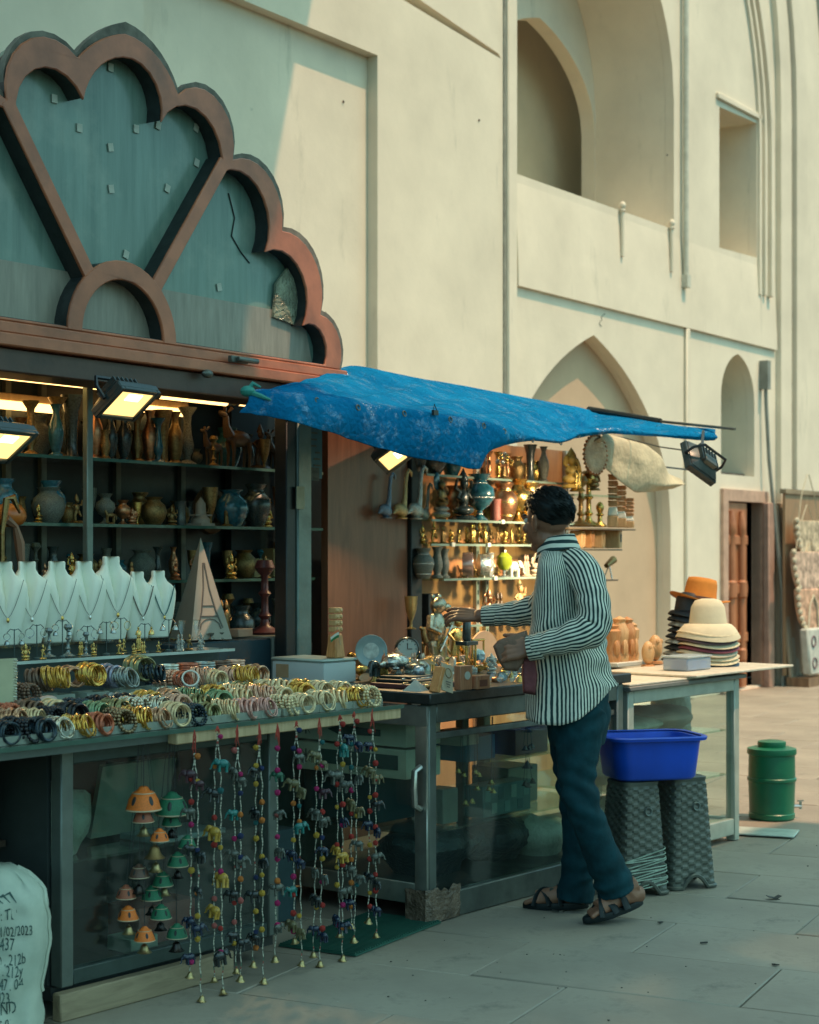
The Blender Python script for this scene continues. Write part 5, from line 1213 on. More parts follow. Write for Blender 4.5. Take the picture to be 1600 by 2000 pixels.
MB().ell((0,0,.028),(.07,.055,.035),16,8).build('shell', SILV, t)
MB().ell((-.075,0,.022),(.02,.014,.014),8,6).ell((-.05,-.045,.006),(.018,.014,.008),6,4).ell((.05,-.045,.006),(.018,.014,.008),6,4).ell((-.05,.045,.006),(.018,.014,.008),6,4).ell((.05,.045,.006),(.018,.014,.008),6,4).build('limbs', SILV, t)
def at_px(px, py): p = onh(px, py, H2); return p
for px, py, hp, kd, m, lab in (
 (775,1314,50,'ganesha',mat('painted_resin',(.50,.28,.16),rough=.35,var=.7,scale=26),'red and gold painted elephant headed deity before the round clock'),
 (866,1300,66,'seated',mat('gold_leaf',(.62,.42,.14),rough=.25,metal=.9,var=.3,scale=30,bump=.3),'golden seated deity in front of the silver bear'),
 (826,1318,44,'couple',mat('cream_resin',(.55,.50,.38),rough=.4,var=.3),'cream couple figurine behind the crystal ball'),
 (750,1318,34,'seated',mat('white_resin',(.60,.58,.50),rough=.4,var=.3),'white resin deity by the filigree boxes'),
 (893,1306,120,'dancer',mat('gold_leaf',(.62,.42,.14)),'tall golden dancer with raised arms near the outstretched hand'),
 (840,1290,74,'horse',BRASSD,'dark brass rearing horse beside the round clock'),
 (960,1315,40,'ganesha',SILV,'silver elephant headed deity right of the carved wooden boxes'),
 (985,1318,34,'seated',BRASS,'brass deity under the hanging cloth'),
 (1005,1322,38,'couple',SILV,'silvery couple at the edge of the striped shirt')):
    p = at_px(px, py); figurine(kd, lab, hp*mpp(p), m, p, AA+random.uniform(-.4,.4))
p = at_px(795, 1306); clk = clock(795, 0, 46, 4.6, 'round black framed table clock with a pale dial in the middle of the counter', FACE, DKV, -.5, h=H2, ht=.045); clk.location = p + Vector((0,0,.092))
clk.rotation_euler = (0,0,AA-.75)
# silver bear like statue on its plinth
p = at_px(852, 1300); t = thing('bear_statue', 'large silvery brass bear holding a staff, tallest curio on the counter', 'statue', p, AA-.2); k = mpp(p)
BEAR = mat('antique_silver', (.38,.34,.25), rough=.24, metal=.9, var=.5, scale=26, bump=.4, dirt=.3)
MB().lathe([(26*k,0),(28*k,5*k),(22*k,14*k),(20*k,38*k)],16).build('plinth', BRASSD, t)
MB().ell((0,0,72*k),(22*k,17*k,36*k),12,8).ell((4*k,-2*k,118*k),(18*k,15*k,17*k),12,8).ell((18*k,-8*k,114*k),(13*k,8*k,8*k),9,6).ell((-8*k,0,134*k),(5*k,3*k,6*k),7,5).ell((12*k,4*k,134*k),(5*k,3*k,6*k),7,5).tube([(-16*k,-4*k,96*k),(-26*k,-12*k,74*k),(-6*k,-20*k,64*k)],[9*k,8*k,6*k],8).tube([(16*k,-4*k,96*k),(30*k,-10*k,80*k),(40*k,-12*k,92*k)],[9*k,8*k,6*k],8).tube([(-10*k,0,46*k),(-12*k,-6*k,20*k),(-12*k,-6*k,12*k)],[12*k,10*k,9*k],8).tube([(10*k,0,46*k),(12*k,-6*k,20*k),(12*k,-6*k,12*k)],[12*k,10*k,9*k],8).build('body', BEAR, t)
MB().cyl((-10*k,-24*k,28*k),(48*k,-10*k,104*k),2.6*k).build('staff', SILV, t)
# crystal ball, clear pyramid
p = at_px(818, 1338); t = thing('crystal_ball', 'clear crystal ball on a small stand at the counter front', 'ornament', p); k = mpp(p)
MB().ell((0,0,27*k),24*k,24,16).build('ball', CRYS, t); MB().ell((0,0,27*k),(12*k,12*k,10*k),10,8).build('inner_scene', mat('glitter', (.42,.45,.5), rough=.3, metal=.5, var=.8, scale=80), t); MB().lathe([(15*k,0),(16*k,3*k),(10*k,6*k)],16).build('stand', BRASSD, t)
p = at_px(812, 1349); o = MB().add([(-.04,-.04,0),(.04,-.04,0),(.04,.04,0),(-.04,.04,0),(0,0,.045)],[(0,3,2,1),(0,1,4),(1,2,4),(2,3,4),(3,0,4)]).build('glass_pyramid', plastic('milky_glass', (.55,.57,.5), .3), None, p, AA+.3, smooth=False); tag(o, 'small milky glass pyramid at the very front of the counter', 'ornament')
p = at_px(840, 1347); t = thing('yellow_flower_ornament', 'yellow gilt flower ornament beside the leaning frames', 'ornament', p)
for q in range(6): a = q*pi/3; MB().ell((.014*cos(a),.014*sin(a),.012),(.012,.008,.010),7,5,rot=(0,0,a)).build('petal', GOLDM, t)
# frames and wooden clocks
p = at_px(868, 1351); t = thing('leaning_frame', 'pair of tent folded wooden cards, the pale front one with a round dial', 'frame', p, AA-.05); k = mpp(p)
MB().box((8*k,0,26*k),(34*k,3*k,56*k),rot=(radians(-14),radians(16),0)).build('front_card', mat('pale_card', (.46,.40,.29), rough=.5, var=.15), t, bevel=.001)
MB().box((-14*k,6*k,24*k),(9*k,22*k,52*k),rot=(0,radians(20),0)).build('side_card', ORW, t, bevel=.002)
Rm = Matrix.Translation((7*k,-4.5*k,36*k)) @ Euler((radians(-14),radians(16),0)).to_matrix().to_4x4()
MB().torus((0,0,0),9.5*k,1.0*k,20,5,rot=(pi/2,0,0)).xf(Rm).build('dial_ring', BRASSD, t); 
mb = MB()
for q in range(3): mb.box((0,0,-18*k-5*k*q),(16*k-4*k*q,.6*k,2*k))
tag(mb.xf(Rm).build('engraved_text', mat('grey_ink', (.14,.13,.11)), t, smooth=False), kind='stuff')
p = at_px(905, 1347); t = thing('wooden_clock', 'reddish wooden block clock with a small round dial', 'clock', p, AA-.1); k = mpp(p)
RW = wood('red_wood', (.33,.15,.08), (.46,.23,.13), 30, .4)
MB().bx(-17*k,17*k,-9*k,9*k,0,47*k).build('block', RW, t, bevel=.002)
Rx = Matrix.Rotation(pi/2, 4, 'X')
MB().lathe([(8*k,9.2*k),(8*k,10*k),(6.5*k,10*k)],20,c=(0,0,0),M=Matrix.Translation((2*k,0,28*k)) @ Rx).lathe([(6.5*k,9.4*k),(0,9.5*k)],20,M=Matrix.Translation((2*k,0,28*k)) @ Rx,cap=False).build('dial', FACE, t)
p = at_px(938, 1345); t = thing('wooden_pen_box', 'low reddish wooden pen box with a recessed panel', 'box', p, AA-.1); k = mpp(p)
MB().bx(-19*k,19*k,-9*k,9*k,0,26*k).build('block', RW, t, bevel=.002); MB().bx(-11*k,11*k,-9.6*k,-9.05*k,5*k,18*k).build('panel', mat('dark_red_panel', (.16,.06,.04)), t)
# gold and black column clock, blue crystal clock
p = at_px(912, 1312); t = thing('column_clock', 'gilt clock of four slim columns under a black cap', 'clock', p, AA); k = mpp(p)
MB().bx(-19*k,19*k,-14*k,14*k,0,6*k).build('base', DKV, t, bevel=.002); MB().bx(-19*k,19*k,-14*k,14*k,52*k,60*k).build('cap', DKV, t, bevel=.002)
for sx in (-1,1):
    for sy in (-1,1): MB().cyl((sx*15*k,sy*10*k,6*k),(sx*15*k,sy*10*k,52*k),2.2*k).build('column', BRASS, t)
MB().lathe([(7*k,6*k),(8*k,12*k),(3*k,30*k),(8*k,48*k),(7*k,52*k)],14).build('hourglass', CRYS, t); MB().lathe([(7*k,60*k),(9*k,64*k),(8*k,98*k),(5*k,104*k),(0,105*k)],12).build('black_flask', DKV, t)
p = at_px(934, 1308); t = thing('crystal_clock', 'faceted blue crystal clock hung in a gilt frame', 'clock', p, AA); k = mpp(p)
MB().ell((0,0,26*k),15*k,8,5).build('crystal', mat('blue_crystal', (.10,.26,.34), rough=.08, var=.6, scale=40, coat=1.0), t, smooth=False)
for s in (-1,1): MB().cyl((s*18*k,0,0),(s*18*k,0,58*k),2*k).build('column', BRASS, t)
MB().cyl((-20*k,0,58*k),(20*k,0,58*k),2.4*k).bx(-21*k,21*k,-8*k,8*k,0,4*k).build('frame', BRASS, t)
# fan shaped copper plate behind, gold idol by the hand
p = s_b(945, 4.85, H2+.02); t = thing('fan_plate', 'glowing peach coloured fan plate standing behind the crystal clock', 'plate', p, AA-.1); r = 62*mpp(p)
MB().prism([(-r*.6,0),(r*.75,0)]+[(r*.75*cos(a*pi/24)-(0), r*.95*sin(a*pi/24)) for a in range(1,18)]+[(-r*.6,r*.62)], -.005, .005).build('plate', mat('peach_plate', (.62,.38,.22), rough=.4, var=.15), t, bevel=.001)
p = AB(5.78, 4.62, H2); t = thing('pagoda_model', 'little green and brass pagoda model below the golden deity', 'model', p, AA)
MB().bx(-.04,.04,-.03,.03,0,.05).build('hall', mat('pale_green', (.30,.36,.28)), t); MB().box((0,0,.062),(.12,.08,.022),tx=.6,ty=.4).build('roof_or_blocker', BRASSD, t)
for s in (-1,1):
    for y in (-1,1): MB().cyl((s*.045,y*.034,0),(s*.045,y*.034,.052),.004).build('column', BRASS, t)
# crystal odds at the right
for q, (px, py, lab) in enumerate(((962,1331,'clear faceted crystal nearest the wooden pen box'),(978,1334,'larger clear crystal block beneath the hanging cloth'),(1004,1334,'clear crystal heart by the shirt of the man'),(992,1324,'small clear crystal star behind the larger block'))):
    p = at_px(px, py); tag(MB().ell((0,0,.02),(.02,.016,.02),6,4).build('crystal_block', CRYS, None, p, q, smooth=False), lab, 'ornament', 'crystals at the counter edge')
o = MB().bx(-.17,.17,-.10,.10,0,.012).build('dark_tray', mat('matt_black', (.008,.012,.014)), None, AB(6.25,4.20,H2+.001), AA, bevel=.003); tag(o, 'shallow black tray under the crystals beside the man', 'tray')

# a dense litter of small trinkets between the larger curios
rt = random.Random(31)
GOLDL = mat('gold_leaf', (.62,.42,.14))
def small(kind):
    k = ('small', kind)
    if k not in VM:
        if kind == 'bell': b = MB().lathe([(.5,0),(.46,.08),(.34,.4),(.26,.62),(.10,.78),(.06,.9),(.12,1.0),(0,1.08)],12); 
        elif kind == 'box': b = MB().lathe([(.5,0),(.52,.05),(.52,.4),(.55,.42),(.55,.52),(.4,.66),(.12,.74),(.10,.86),(0,.9)],14)
        elif kind == 'elephant': b = None
        elif kind == 'disc': b = MB().lathe([(.55,-.08),(.6,0),(.55,.08),(.4,.06),(0,.08)],18,M=Matrix.Translation((0,0,.6)) @ Matrix.Rotation(pi/2-.2,4,'X')).box((0,.12,.3),(.16,.1,.6),rot=(-.3,0,0))
        else: b = MB().lathe([(.35,0),(.38,.06),(.12,.12),(.08,.3),(.30,.48),(.36,.72),(.30,.92),(0,1.0)],12)
        VM[k] = b.mesh('trinket', BRASS, angle=50) if b else elephant_mesh(BRASS, 'trinket')
    return VM[k]
mcol = [('brass',BRASS),('silver',SILV),('gilt',GOLDL),('copper',COPPER),('dark',DKV),('mosaic',GOLDM),('white',mat('white_resin', (.60,.58,.50)))]
kn = dict(bell='hand bell', box='lidded pot', elephant='elephant', disc='medallion on a stand', egg='egg cup ornament')
combos = [(kd, c, z) for z in range(3) for kd in kn for c in range(len(mcol))]; rt.shuffle(combos)
for q, (kd, c, z) in enumerate(combos[:92]):
    px = rt.uniform(690, 1030); py = rt.uniform(1296, 1340) if px < 960 else rt.uniform(1292, 1332)
    if 838 < px < 962 and py > 1316: py -= 24
    cn, m = mcol[c]; p = onh(px, py, H2)
    hgt = (rt.uniform(.026,.04), rt.uniform(.052,.075), rt.uniform(.045,.06))[z]
    o = link('trinket', small(kd), None, p, rt.uniform(0,6.28), (hgt, hgt, hgt*(.62 if z == 2 else 1))); setmat(o, m)
    tag(o, f"{('tiny','larger','squat')[z]} {cn} {kn[kd]} in the jumble of curios on the middle counter", 'trinket', 'small trinkets on the middle counter')
# ================================================================ inside the middle counter
CARD = mat('grey_card', (.60,.57,.45), rough=.6, var=.12)
def gift_box(lab, a, b0_, b1_, z0, z1, win, d=.22):
    t = thing('gift_carton', lab, 'box', AB(a, (b0_+b1_)/2, z0), AA, 'printed gift cartons inside the glass counter'); W_ = (b1_-b0_)/2; H_ = z1-z0
    MB().bx(0, d, -W_, W_, 0, H_).build('carton', CARD, t, bevel=.002)
    x = -.0015; ink = mat('grey_ink', (.14,.13,.11)); inkd = mat('teal_print', (.04,.08,.075))
    # union flag print at the far end of the face (towards +b)
    fl = MB(); c, s = W_-.05, .028; zc = H_*.5
    fl.bx(x-.001,x,c-.004,c+.004,zc-s,zc+s).bx(x-.001,x,c-s,c+s,zc-.004,zc+.004)
    for sg in (-1,1): fl.box((x-.0004,c,zc),(.0006,.07,.003),rot=(sg*radians(45),0,0))
    tag(fl.build('flag_print', ink, t, smooth=False), kind='stuff')
    if win:
        MB().bx(x-.002,x,-W_+.04,W_-.12,H_*.30,H_*.80).build('window', inkd, t)
        tx = text_mb('BIG BEN', .022); tx.xf(Matrix(((0,0,1,x-.0005),(-1,0,0,-W_*.15+.05),(0,1,0,H_*.08),(0,0,0,1)))); tag(tx.build('lettering', ink, t, smooth=False), kind='stuff')
    else:
        MB().prism([(-.13,-.013),(.06,-.018),(.07,-.024),(.085,-.024),(.095,-.017),(.15,0),(.095,.017),(.085,.024),(.07,.024),(.06,.018),(-.13,.013)], x-.001, x, M=Matrix(((0,1,0,0),(1,0,0,-.03),(0,0,1,H_*.5),(0,0,0,1)))).build('tower_print', inkd, t, smooth=False)
def text_mb(s, size):
    c = bpy.data.curves.new('t', 'FONT'); c.body = s; c.size = size; c.resolution_u = 2; c.align_x = 'LEFT'
    o = bpy.data.objects.new('t', c); COL.objects.link(o); dg = bpy.context.evaluated_depsgraph_get(); me = bpy.data.meshes.new_from_object(o.evaluated_get(dg))
    mb = MB().add([v.co for v in me.vertices], [p.vertices for p in me.polygons]); bpy.data.objects.remove(o); bpy.data.curves.remove(c); bpy.data.meshes.remove(me); return mb
gift_box('upper printed carton with a flag and a lying clock tower drawing', 5.19, 4.22, 4.80, .655, .755, False)
gift_box('lower printed carton with a flag and a dark window', 5.19, 4.22, 4.80, .53, .645, True)
o = MB().bx(-.12,.12,-.2,.2,0,.19).build('crate', mat('dark_teal_box', (.02,.05,.06)), None, AB(5.35,4.6,.335), AA, bevel=.004); tag(o, 'dark teal box under the printed cartons inside the counter', 'box')
for a, b, w_, d, z, hh, c, lab in ((5.62,4.30,.20,.25,.57,.10,(.03,.11,.17),'blue box on the upper glass shelf inside the counter'),(5.95,4.25,.24,.2,.57,.11,(.16,.07,.05),'maroon box on the upper glass shelf near the man'),(5.80,4.22,.34,.10,.33,.13,(.05,.12,.11),'picture covered box on the lower glass shelf'),(5.45,4.25,.10,.1,.33,.14,(.20,.19,.15),'grey carton on the lower glass shelf by the corner'),(6.1,4.4,.22,.2,.33,.16,(.27,.25,.18),'pale carton on the lower glass shelf behind the chimes'),(5.6,4.6,.3,.2,.57,.14,(.30,.27,.20),'pale carton behind the blue box'),(5.5,4.2,.12,.12,.645,.06,(.30,.28,.22),'small grey carton beside the printed cartons')):
    t = thing('stock_box', lab, 'box', AB(a,b,z), AA, 'boxes stored inside the middle counter')
    MB().bx(-w_/2,w_/2,-d/2,d/2,0,hh).build('carton', mat('stock_%d' % int(a*100+b*10), c, rough=.4, var=.2), t, bevel=.003)
    if 'picture' in lab:
        for q in range(7): MB().bx(-w_/2+.012+.046*q, -w_/2+.05+.046*q, -d/2-.0015, -d/2-.0005, .012 if q % 2 else .065, .055 if q % 2 else .118).build('picture_tile', mat('tile_%d' % (q % 3), ((.10,.20,.18),(.16,.26,.22),(.03,.08,.08))[q % 3]), t, smooth=False)
def bag(lab, loc, rx, ry, hz, m, seed, rz=AA, name='plastic_bag'):
    b = MB().ell((0,0,hz*.5), (rx,ry,hz*.5), 22, 14); V = []
    for v in b.V:
        n = noise.noise(Vector(v)*9+Vector((seed,0,0))); n2 = noise.noise(Vector(v)*22+Vector((0,seed,0)))
        f = 1+.22*n+.10*n2; V.append((v[0]*f, v[1]*f, max(0, v[2]*(1+.12*n+.08*n2)) if v[2] > hz*.12 else 0))
    b.V = V; o = b.build(name, m, None, loc, rz, angle=35); return tag(o, lab, 'bag')
BGB = mat('black_bag', (.012,.022,.028), rough=.3, var=.4, bump=.5, scale=14, bdist=.02); BGW = mat('white_bag', (.42,.44,.36), rough=.35, var=.2, bump=.5, scale=14, bdist=.02)
bag('bulging black plastic bag at the bottom of the middle counter', AB(5.55,4.4,.1), .22,.18,.22, BGB, 3)
bag('second black plastic bag beside it, nearer the man', AB(5.98,4.4,.1), .2,.18,.2, BGB, 5)
bag('crumpled pale plastic bag behind the leg of the man, inside the counter', AB(6.2,4.3,.1), .16,.14,.17, BGW, 9)
# brass bell chimes hanging inside the front glass
BELLB = [(.0,1.0),(.18,.97),(.38,.80),(.46,.52),(.56,.28),(.80,.05),(.86,0),(.78,.0),(.45,.3),(.0,.7)]
def bell_mesh(m):
    k = ('bell', m.name)
    if k not in VM: VM[k] = MB().lathe(list(reversed(BELLB)), 12, cap=False).torus((0,0,1.06),.10,.035,8,4,rot=(pi/2,0,0)).ell((0,0,.02),(.13,.13,.16),6,4).mesh('bell', m, angle=50)
    return VM[k]
STRM = mat('dark_cord', (.03,.03,.03))
def chime_bells(lab, px, ytop, bells, m, b=4.10, cone=None):
    a, hT = onb(px, ytop, b); p = AB(a, b, hT); t = thing('bell_chime', lab, 'chime', p, AA, 'bell chimes inside the middle counter'); k = mpp(p)
    low = min(-(y-ytop)*k for _, y in bells)
    for x, y in bells:
        dx = (x-px)*k/.8; z = -(y-ytop)*k
        MB().cyl((dx*.3,0,0),(dx,0,z+.0),.0012,n=4).build('cord', STRM, t); link('bell', bell_mesh(m), t, (dx,random.uniform(-.01,.01),z-9*k), scale=9*k)
    if cone: MB().lathe([(12*k,0),(9*k,2*k),(5*k,7*k),(2*k,14*k),(0,16*k)],12,(0,0,-(cone-ytop)*k)).build('canopy', mat('black_iron', (.02,.02,.022), rough=.3, metal=.5), t)
chime_bells('gold bell chime hanging nearest the counter corner', 905, 1400, [(896,1500),(903,1508)], BRASS)
chime_bells('gold bell chime in the middle of the front glass', 930, 1400, [(926,1502),(933,1508),(936,1535)], BRASS)
chime_bells('lowest cluster of gold bells inside the front glass', 914, 1420, [(910,1562),(920,1560),(915,1566)], BRASS)
chime_bells('gold bell chime hanging behind two sticks', 962, 1400, [(958,1535),(965,1540),(960,1522)], BRASS)
DKB = mat('dark_bell', (.05,.045,.04), rough=.2, metal=.9, var=.3)
chime_bells('dark bell chime under a small black cone, upper one', 1031, 1400, [(1020,1455),(1030,1455),(1042,1453)], DKB, cone=1430)
chime_bells('dark bell chime under a small black cone, lower one', 1030, 1470, [(1020,1524),(1029,1528),(1042,1522)], DKB, cone=1500)

# ================================================================ far counter: hats, carvings, stock
p = onh(1222, 1283, H3+.024)
t = thing('carved_group', 'cluster of orange carved wooden figures on a white plinth', 'carving', AB(onb(1216,0,4.72)[0],4.72,H3+.036), AA); 
MB().bx(-.16,.14,-.07,.07,0,.022).build('plinth', WHT, t, bevel=.003)
for q, (x, hh, w_) in enumerate(((-.10,.20,.045),(-.03,.235,.05),(.045,.23,.045),(.10,.20,.035))):
    MB().lathe([(w_*.9,.0),(w_,.03),(w_*.7,.07),(w_*.95,.12),(w_*1.0,.16),(w_*.6,hh*.86),(w_*.75,hh*.93),(0,hh)],12,(x,0,.0225)).ell((x-.01,-w_*.8,.09),(w_*.5,w_*.3,.05),7,5).build('figure', ORW2 if q % 2 else ORW, t)
for q, (px, hp, lab) in enumerate(((1266,52,'smooth carved wooden owl standing before the hats'),(1280,58,'taller carved wooden owl half behind the first'))):
    p = AB(onb(px,0,4.5+.10*q)[0], 4.5+.10*q, H3+.036); t = thing('wooden_owl', lab, 'carving', p, AA, 'wooden owls on the far counter'); k = mpp(p)*hp
    MB().lathe([(.24,0),(.27,.05),(.25,.12),(.20,.14)],14,).build('foot', ORW, t).scale = (k,)*3
    MB().ell((0,0,.58),(.26,.24,.44),14,10).ell((-.11,-.17,.80),(.08,.06,.09),7,5).ell((.11,-.17,.80),(.08,.06,.09),7,5).build('body', ORW2, t).scale = (k,)*3
def hat(lab, loc, rc, hc, rb, m, fedora=False, droop=0.0, bandm=None, group=None, tilt=(0,0), name='sun_hat'):
    t = thing(name, lab, 'hat', loc, group=group, rot=(tilt[0], tilt[1], 0)); n = 30
    if fedora: pr = [(rc*1.05,0),(rc*1.0,hc*.1),(rc*.93,hc*.75),(rc*.85,hc*.96),(rc*.6,hc*1.0),(rc*.3,hc*.93),(0,hc*.92)]
    else: pr = [(rc*1.05,0),(rc*1.0,hc*.25),(rc*.93,hc*.65),(rc*.72,hc*.92),(rc*.35,hc*1.0),(0,hc)]
    MB().lathe(pr, n, cap=False, sx=1.0, sy=.85).build('crown', m, t, angle=70)
    rings = []
    for f in (0,.33,.66,1.0,1.0):
        L = []
        for q in range(n):
            a = 2*pi*q/n; r = rc*1.05+(rb-rc*1.05)*f; z = -droop*f*f + .012*f*sin(2*a+1) + (.012*f*f if fedora else 0)*abs(cos(a))
            L.append((r*cos(a), r*sin(a)*.88, z-(.004 if len(rings) == 4 else 0)))
        rings.append(L)
    MB().loft(rings, cap=False).build('brim', m, t, angle=70)
    if bandm: MB().lathe([(rc*1.06,.001),(rc*1.05,hc*.16),(rc*1.02,hc*.17)], n, cap=False, sy=.85).build('band', bandm, t)
    return t
hb0 = AB(onb(1352,0,4.62)[0], 4.62, H3+.036); hb1 = AB(onb(1383,0,4.28)[0], 4.28, H3+.048)
ORF = mat('orange_felt', (.62,.22,.03), rough=.85, var=.08, scale=20, bump=.2); BLF = mat('black_felt', (.012,.02,.026), rough=.6, var=.3, bump=.2); STRW = mat('cream_straw', (.64,.55,.36), rough=.85, var=.15, scale=40, bump=.6, bscale=60)
hg = 'stacked sun hats'
cs = [BLF, mat('white_print', (.40,.42,.38), var=.8, scale=20), BLF, mat('zebra', (.30,.33,.30), var=.9, scale=26), BLF, BLF, mat('spot', (.34,.36,.32), var=.9, scale=22), BLF, BLF]
for q in range(9):
    hat(['black hat at the bottom of the dark stack','white printed hat second from the bottom of the dark stack','black hat third in the dark stack','zebra striped hat in the dark stack','black hat above the zebra striped one','black hat in the middle of the dark stack','spotted hat in the upper dark stack','black hat next to the top of the dark stack','black hat directly under the orange fedora'][q], hb0+Vector((random.uniform(-.008,.008),random.uniform(-.008,.008),.028+.031*q)), .09, .10, .160-.004*q, cs[q], droop=.025, group=hg)
hat('orange felt fedora with a thin dark band on top of the dark hats', hb0+Vector((.04,0,.325)), .09, .125, .165, ORF, True, -.004, mat('brown_band', (.10,.05,.03)), None, (radians(-4),radians(9)), 'fedora')
cs = [mat('navy_cloth', (.03,.06,.10)), STRW, STRW, mat('cream_cloth', (.58,.52,.38), rough=.9), mat('wine_cloth', (.18,.04,.06), rough=.8), STRW, mat('plum_cloth', (.13,.08,.09), rough=.8), mat('lace_cloth', (.62,.56,.42), rough=.9, var=.3, scale=40), STRW]
nmz = ['navy hat lowest in the pale stack','straw hat second from the bottom of the pale stack','straw hat third in the pale stack','cream cloth hat in the pale stack','wine red hat in the pale stack','straw hat above the wine red one','plum hat in the upper pale stack','lace trimmed cream hat below the top straw hat','straw hat just below the cream sun hat']
for q in range(9): hat(nmz[q], hb1+Vector((random.uniform(-.006,.006),random.uniform(-.006,.006),.022+.0205*q)), .085, .085, .155, cs[q], droop=.02, group=hg)
hat('cream cloth sun hat with drooping brim crowning the pale stack', hb1+Vector((0,0,.215)), .092, .125, .165, mat('cream_cotton', (.66,.58,.40), rough=.9, var=.08, bump=.2), droop=.075)
p = AB(onb(1342,0,4.2)[0], 4.2, H3+.048); t = thing('storage_box', 'bluish frosted plastic box on the far counter in front of the hats', 'box', p, AA)
MB().bx(-.115,.115,-.07,.07,.001,.062).build('body', FROSTB, t, bevel=.006); MB().bx(-.12,.12,-.075,.075,.063,.072).build('lid', FROST, t, bevel=.003)
MB().bx(-.05,-.01,-.06,.06,.006,.05).bx(.03,.09,-.06,.06,.006,.045).build('contents', mat('blue_packets', (.10,.22,.50)), t)
CLO = [(.50,.34,.26),(.46,.44,.34),(.30,.33,.27),(.52,.40,.30)]
for a, b, z, rx, ry, hz, c, lab in ((6.95,4.35,.55,.30,.16,.09,1,'folded pale cloth bundle on the upper shelf of the far counter'),(7.30,4.35,.55,.22,.16,.12,0,'pink cloth bundle on the upper shelf at the counter end'),(6.85,4.4,.335,.22,.16,.13,2,'grey green bundle on the lower shelf of the far counter'),(7.28,4.35,.335,.20,.17,.19,3,'pink fabric heap on the lower shelf above the tub'),(7.15,4.4,.1,.3,.2,.14,1,'pale heap on the floor of the far counter')):
    bag(lab, AB(a,b,z), rx, ry, hz, mat('cloth_%d' % c, CLO[c], rough=.8, var=.2, bump=.3), a*7, name='cloth_bundle')
bag('white cloth bag hanging at the far end of the pale counter', AB(7.78,4.55,.38), .10,.12,.40, BGW, 4); bag('black handbag below the white bag at the counter end', AB(7.76,4.5,.24), .08,.10,.24, BGB, 8, name='handbag')
# ================================================================ bag display by the far wall
u0, h0 = onv(1527, 968, 7.0); board = thing('bag_display', 'brown display board at the far wall hung with fringed bags', 'stand', UV(17.92, 7.0), AU)
MB().bx(-.75,1.2,0,.03,.12,2.05).build('board', wood('board_wood', (.28,.17,.09), (.40,.25,.14), 4, .6), board); MB().bx(-.78,1.2,-.02,.05,2.051,2.10).build('top_rail', WOODP, board); MB().bx(-.72,.2,-.25,0,.0,.10).build('foot', wood('foot_wood', (.16,.09,.05), (.26,.16,.09), 5), board)
LACE = mat('cream_lace', (.60,.52,.38), rough=.9, var=.2, scale=30, bump=.5); FLO = [mat('floral_%d' % q, c, rough=.9, var=.6, scale=12) for q, c in enumerate(((.56,.44,.30),(.58,.40,.30),(.60,.36,.24)))]
for q, (px, py, w_, lab) in enumerate(((1590,1018,.36,'cream fringed half round bag, uppermost on the board'),(1585,1078,.42,'cream floral half round bag, middle one on the board'),(1588,1150,.40,'peach floral half round bag, lowest of the three'))):
    u, h = onv(px, py, 6.9); t = thing('half_round_bag', lab, 'bag', UV(u-.22, 6.88-.02*q, h), AU, 'half round bags on the display board')
    n = 18; out = [(w_*cos(pi+pi*i/n)*1.0, w_*1.15*sin(pi+pi*i/n)) for i in range(n+1)]
    MB().prism(out, -.03, .03).build('pouch', FLO[q], t, bevel=.012)
    for i in range(n+1): MB().ell((w_*1.02*cos(pi+pi*i/n), -.02, w_*1.17*sin(pi+pi*i/n)), (.034,.03,.034), 6, 4).build('scallop', LACE, t)
    MB().tube([(-w_*.8,0,-.02),(-w_*.5,0,.28),(-.02,0,.50)],.006,5).tube([(w_*.8,0,-.02),(w_*.5,0,.28),(.02,0,.50)],.006,5).build('strap', LACE, t)
u, h = onv(1585, 1290, 6.8); t = thing('tote_bag', 'pale tote bag printed with dark rings at the foot of the board', 'bag', UV(u+.06, 6.8, .12), AU)
MB().prism([(-.20,0),(.22,0),(.30,.50),(-.29,.50)], -.05, .05).build('body', mat('pale_canvas', (.52,.52,.46), rough=.9), t, bevel=.02)
for x, z in ((-.13,.36),(-.10,.13),(.10,.38),(.12,.15)): MB().torus((x,-.052,z),.055,.011,14,5,rot=(pi/2,0,0)).build('ring_print', mat('plum_cloth', (.13,.08,.09)), t)
MB().tube([(-.15,0,.5),(-.10,0,.75),(.0,0,.85),(.10,0,.75),(.15,0,.5)],.013,5).build('handle', LACE, t)
# ================================================================ left counter: necklace busts, earrings, bangles
random.seed(21)
BST = mat('bust_velvet', (.80,.82,.70), rough=.85, var=.05, scale=5, bump=.05)
def bust_mesh(key, neck_h):
    # (z, half width, front depth); flat back; a hollow groove runs down the front of the neck
    pr = [(0,.052,.030),(.03,.060,.036),(.10,.074,.046),(.16,.083,.050),(.195,.086,.046),(.212,.082,.042),(.228,.064,.036),(.243,.042,.031),(.262,.031,.028),(neck_h,.031,.028),(neck_h+.004,.029,.026)]
    rings = []
    n = 31
    for z, w, d in pr:
        L = []
        for i in range(n):
            t = pi*i/(n-1); x = -w*cos(t); y = -d*sin(t)**.7
            gw = .030*max(0, min(1, (z-.12)/.12)); g = (max(0, 1-abs(x)/gw) if gw > .001 else 0)*min(1, max(0, (z-.12)/.07))
            L.append((x, y + g*.040, z))
        L += [(w*.9, .008, z), (0, .010, z), (-w*.9, .008, z)]
        rings.append(L)
    return MB().loft(rings).mesh(key, BST, angle=60)
BM = bust_mesh('necklace_bust', .285)
bx_ = [(6,1.0,0),(52,1.0,1),(110,1.0,2),(163,1.0,3),(216,1.06,4),(267,.86,5),(308,.87,6)]
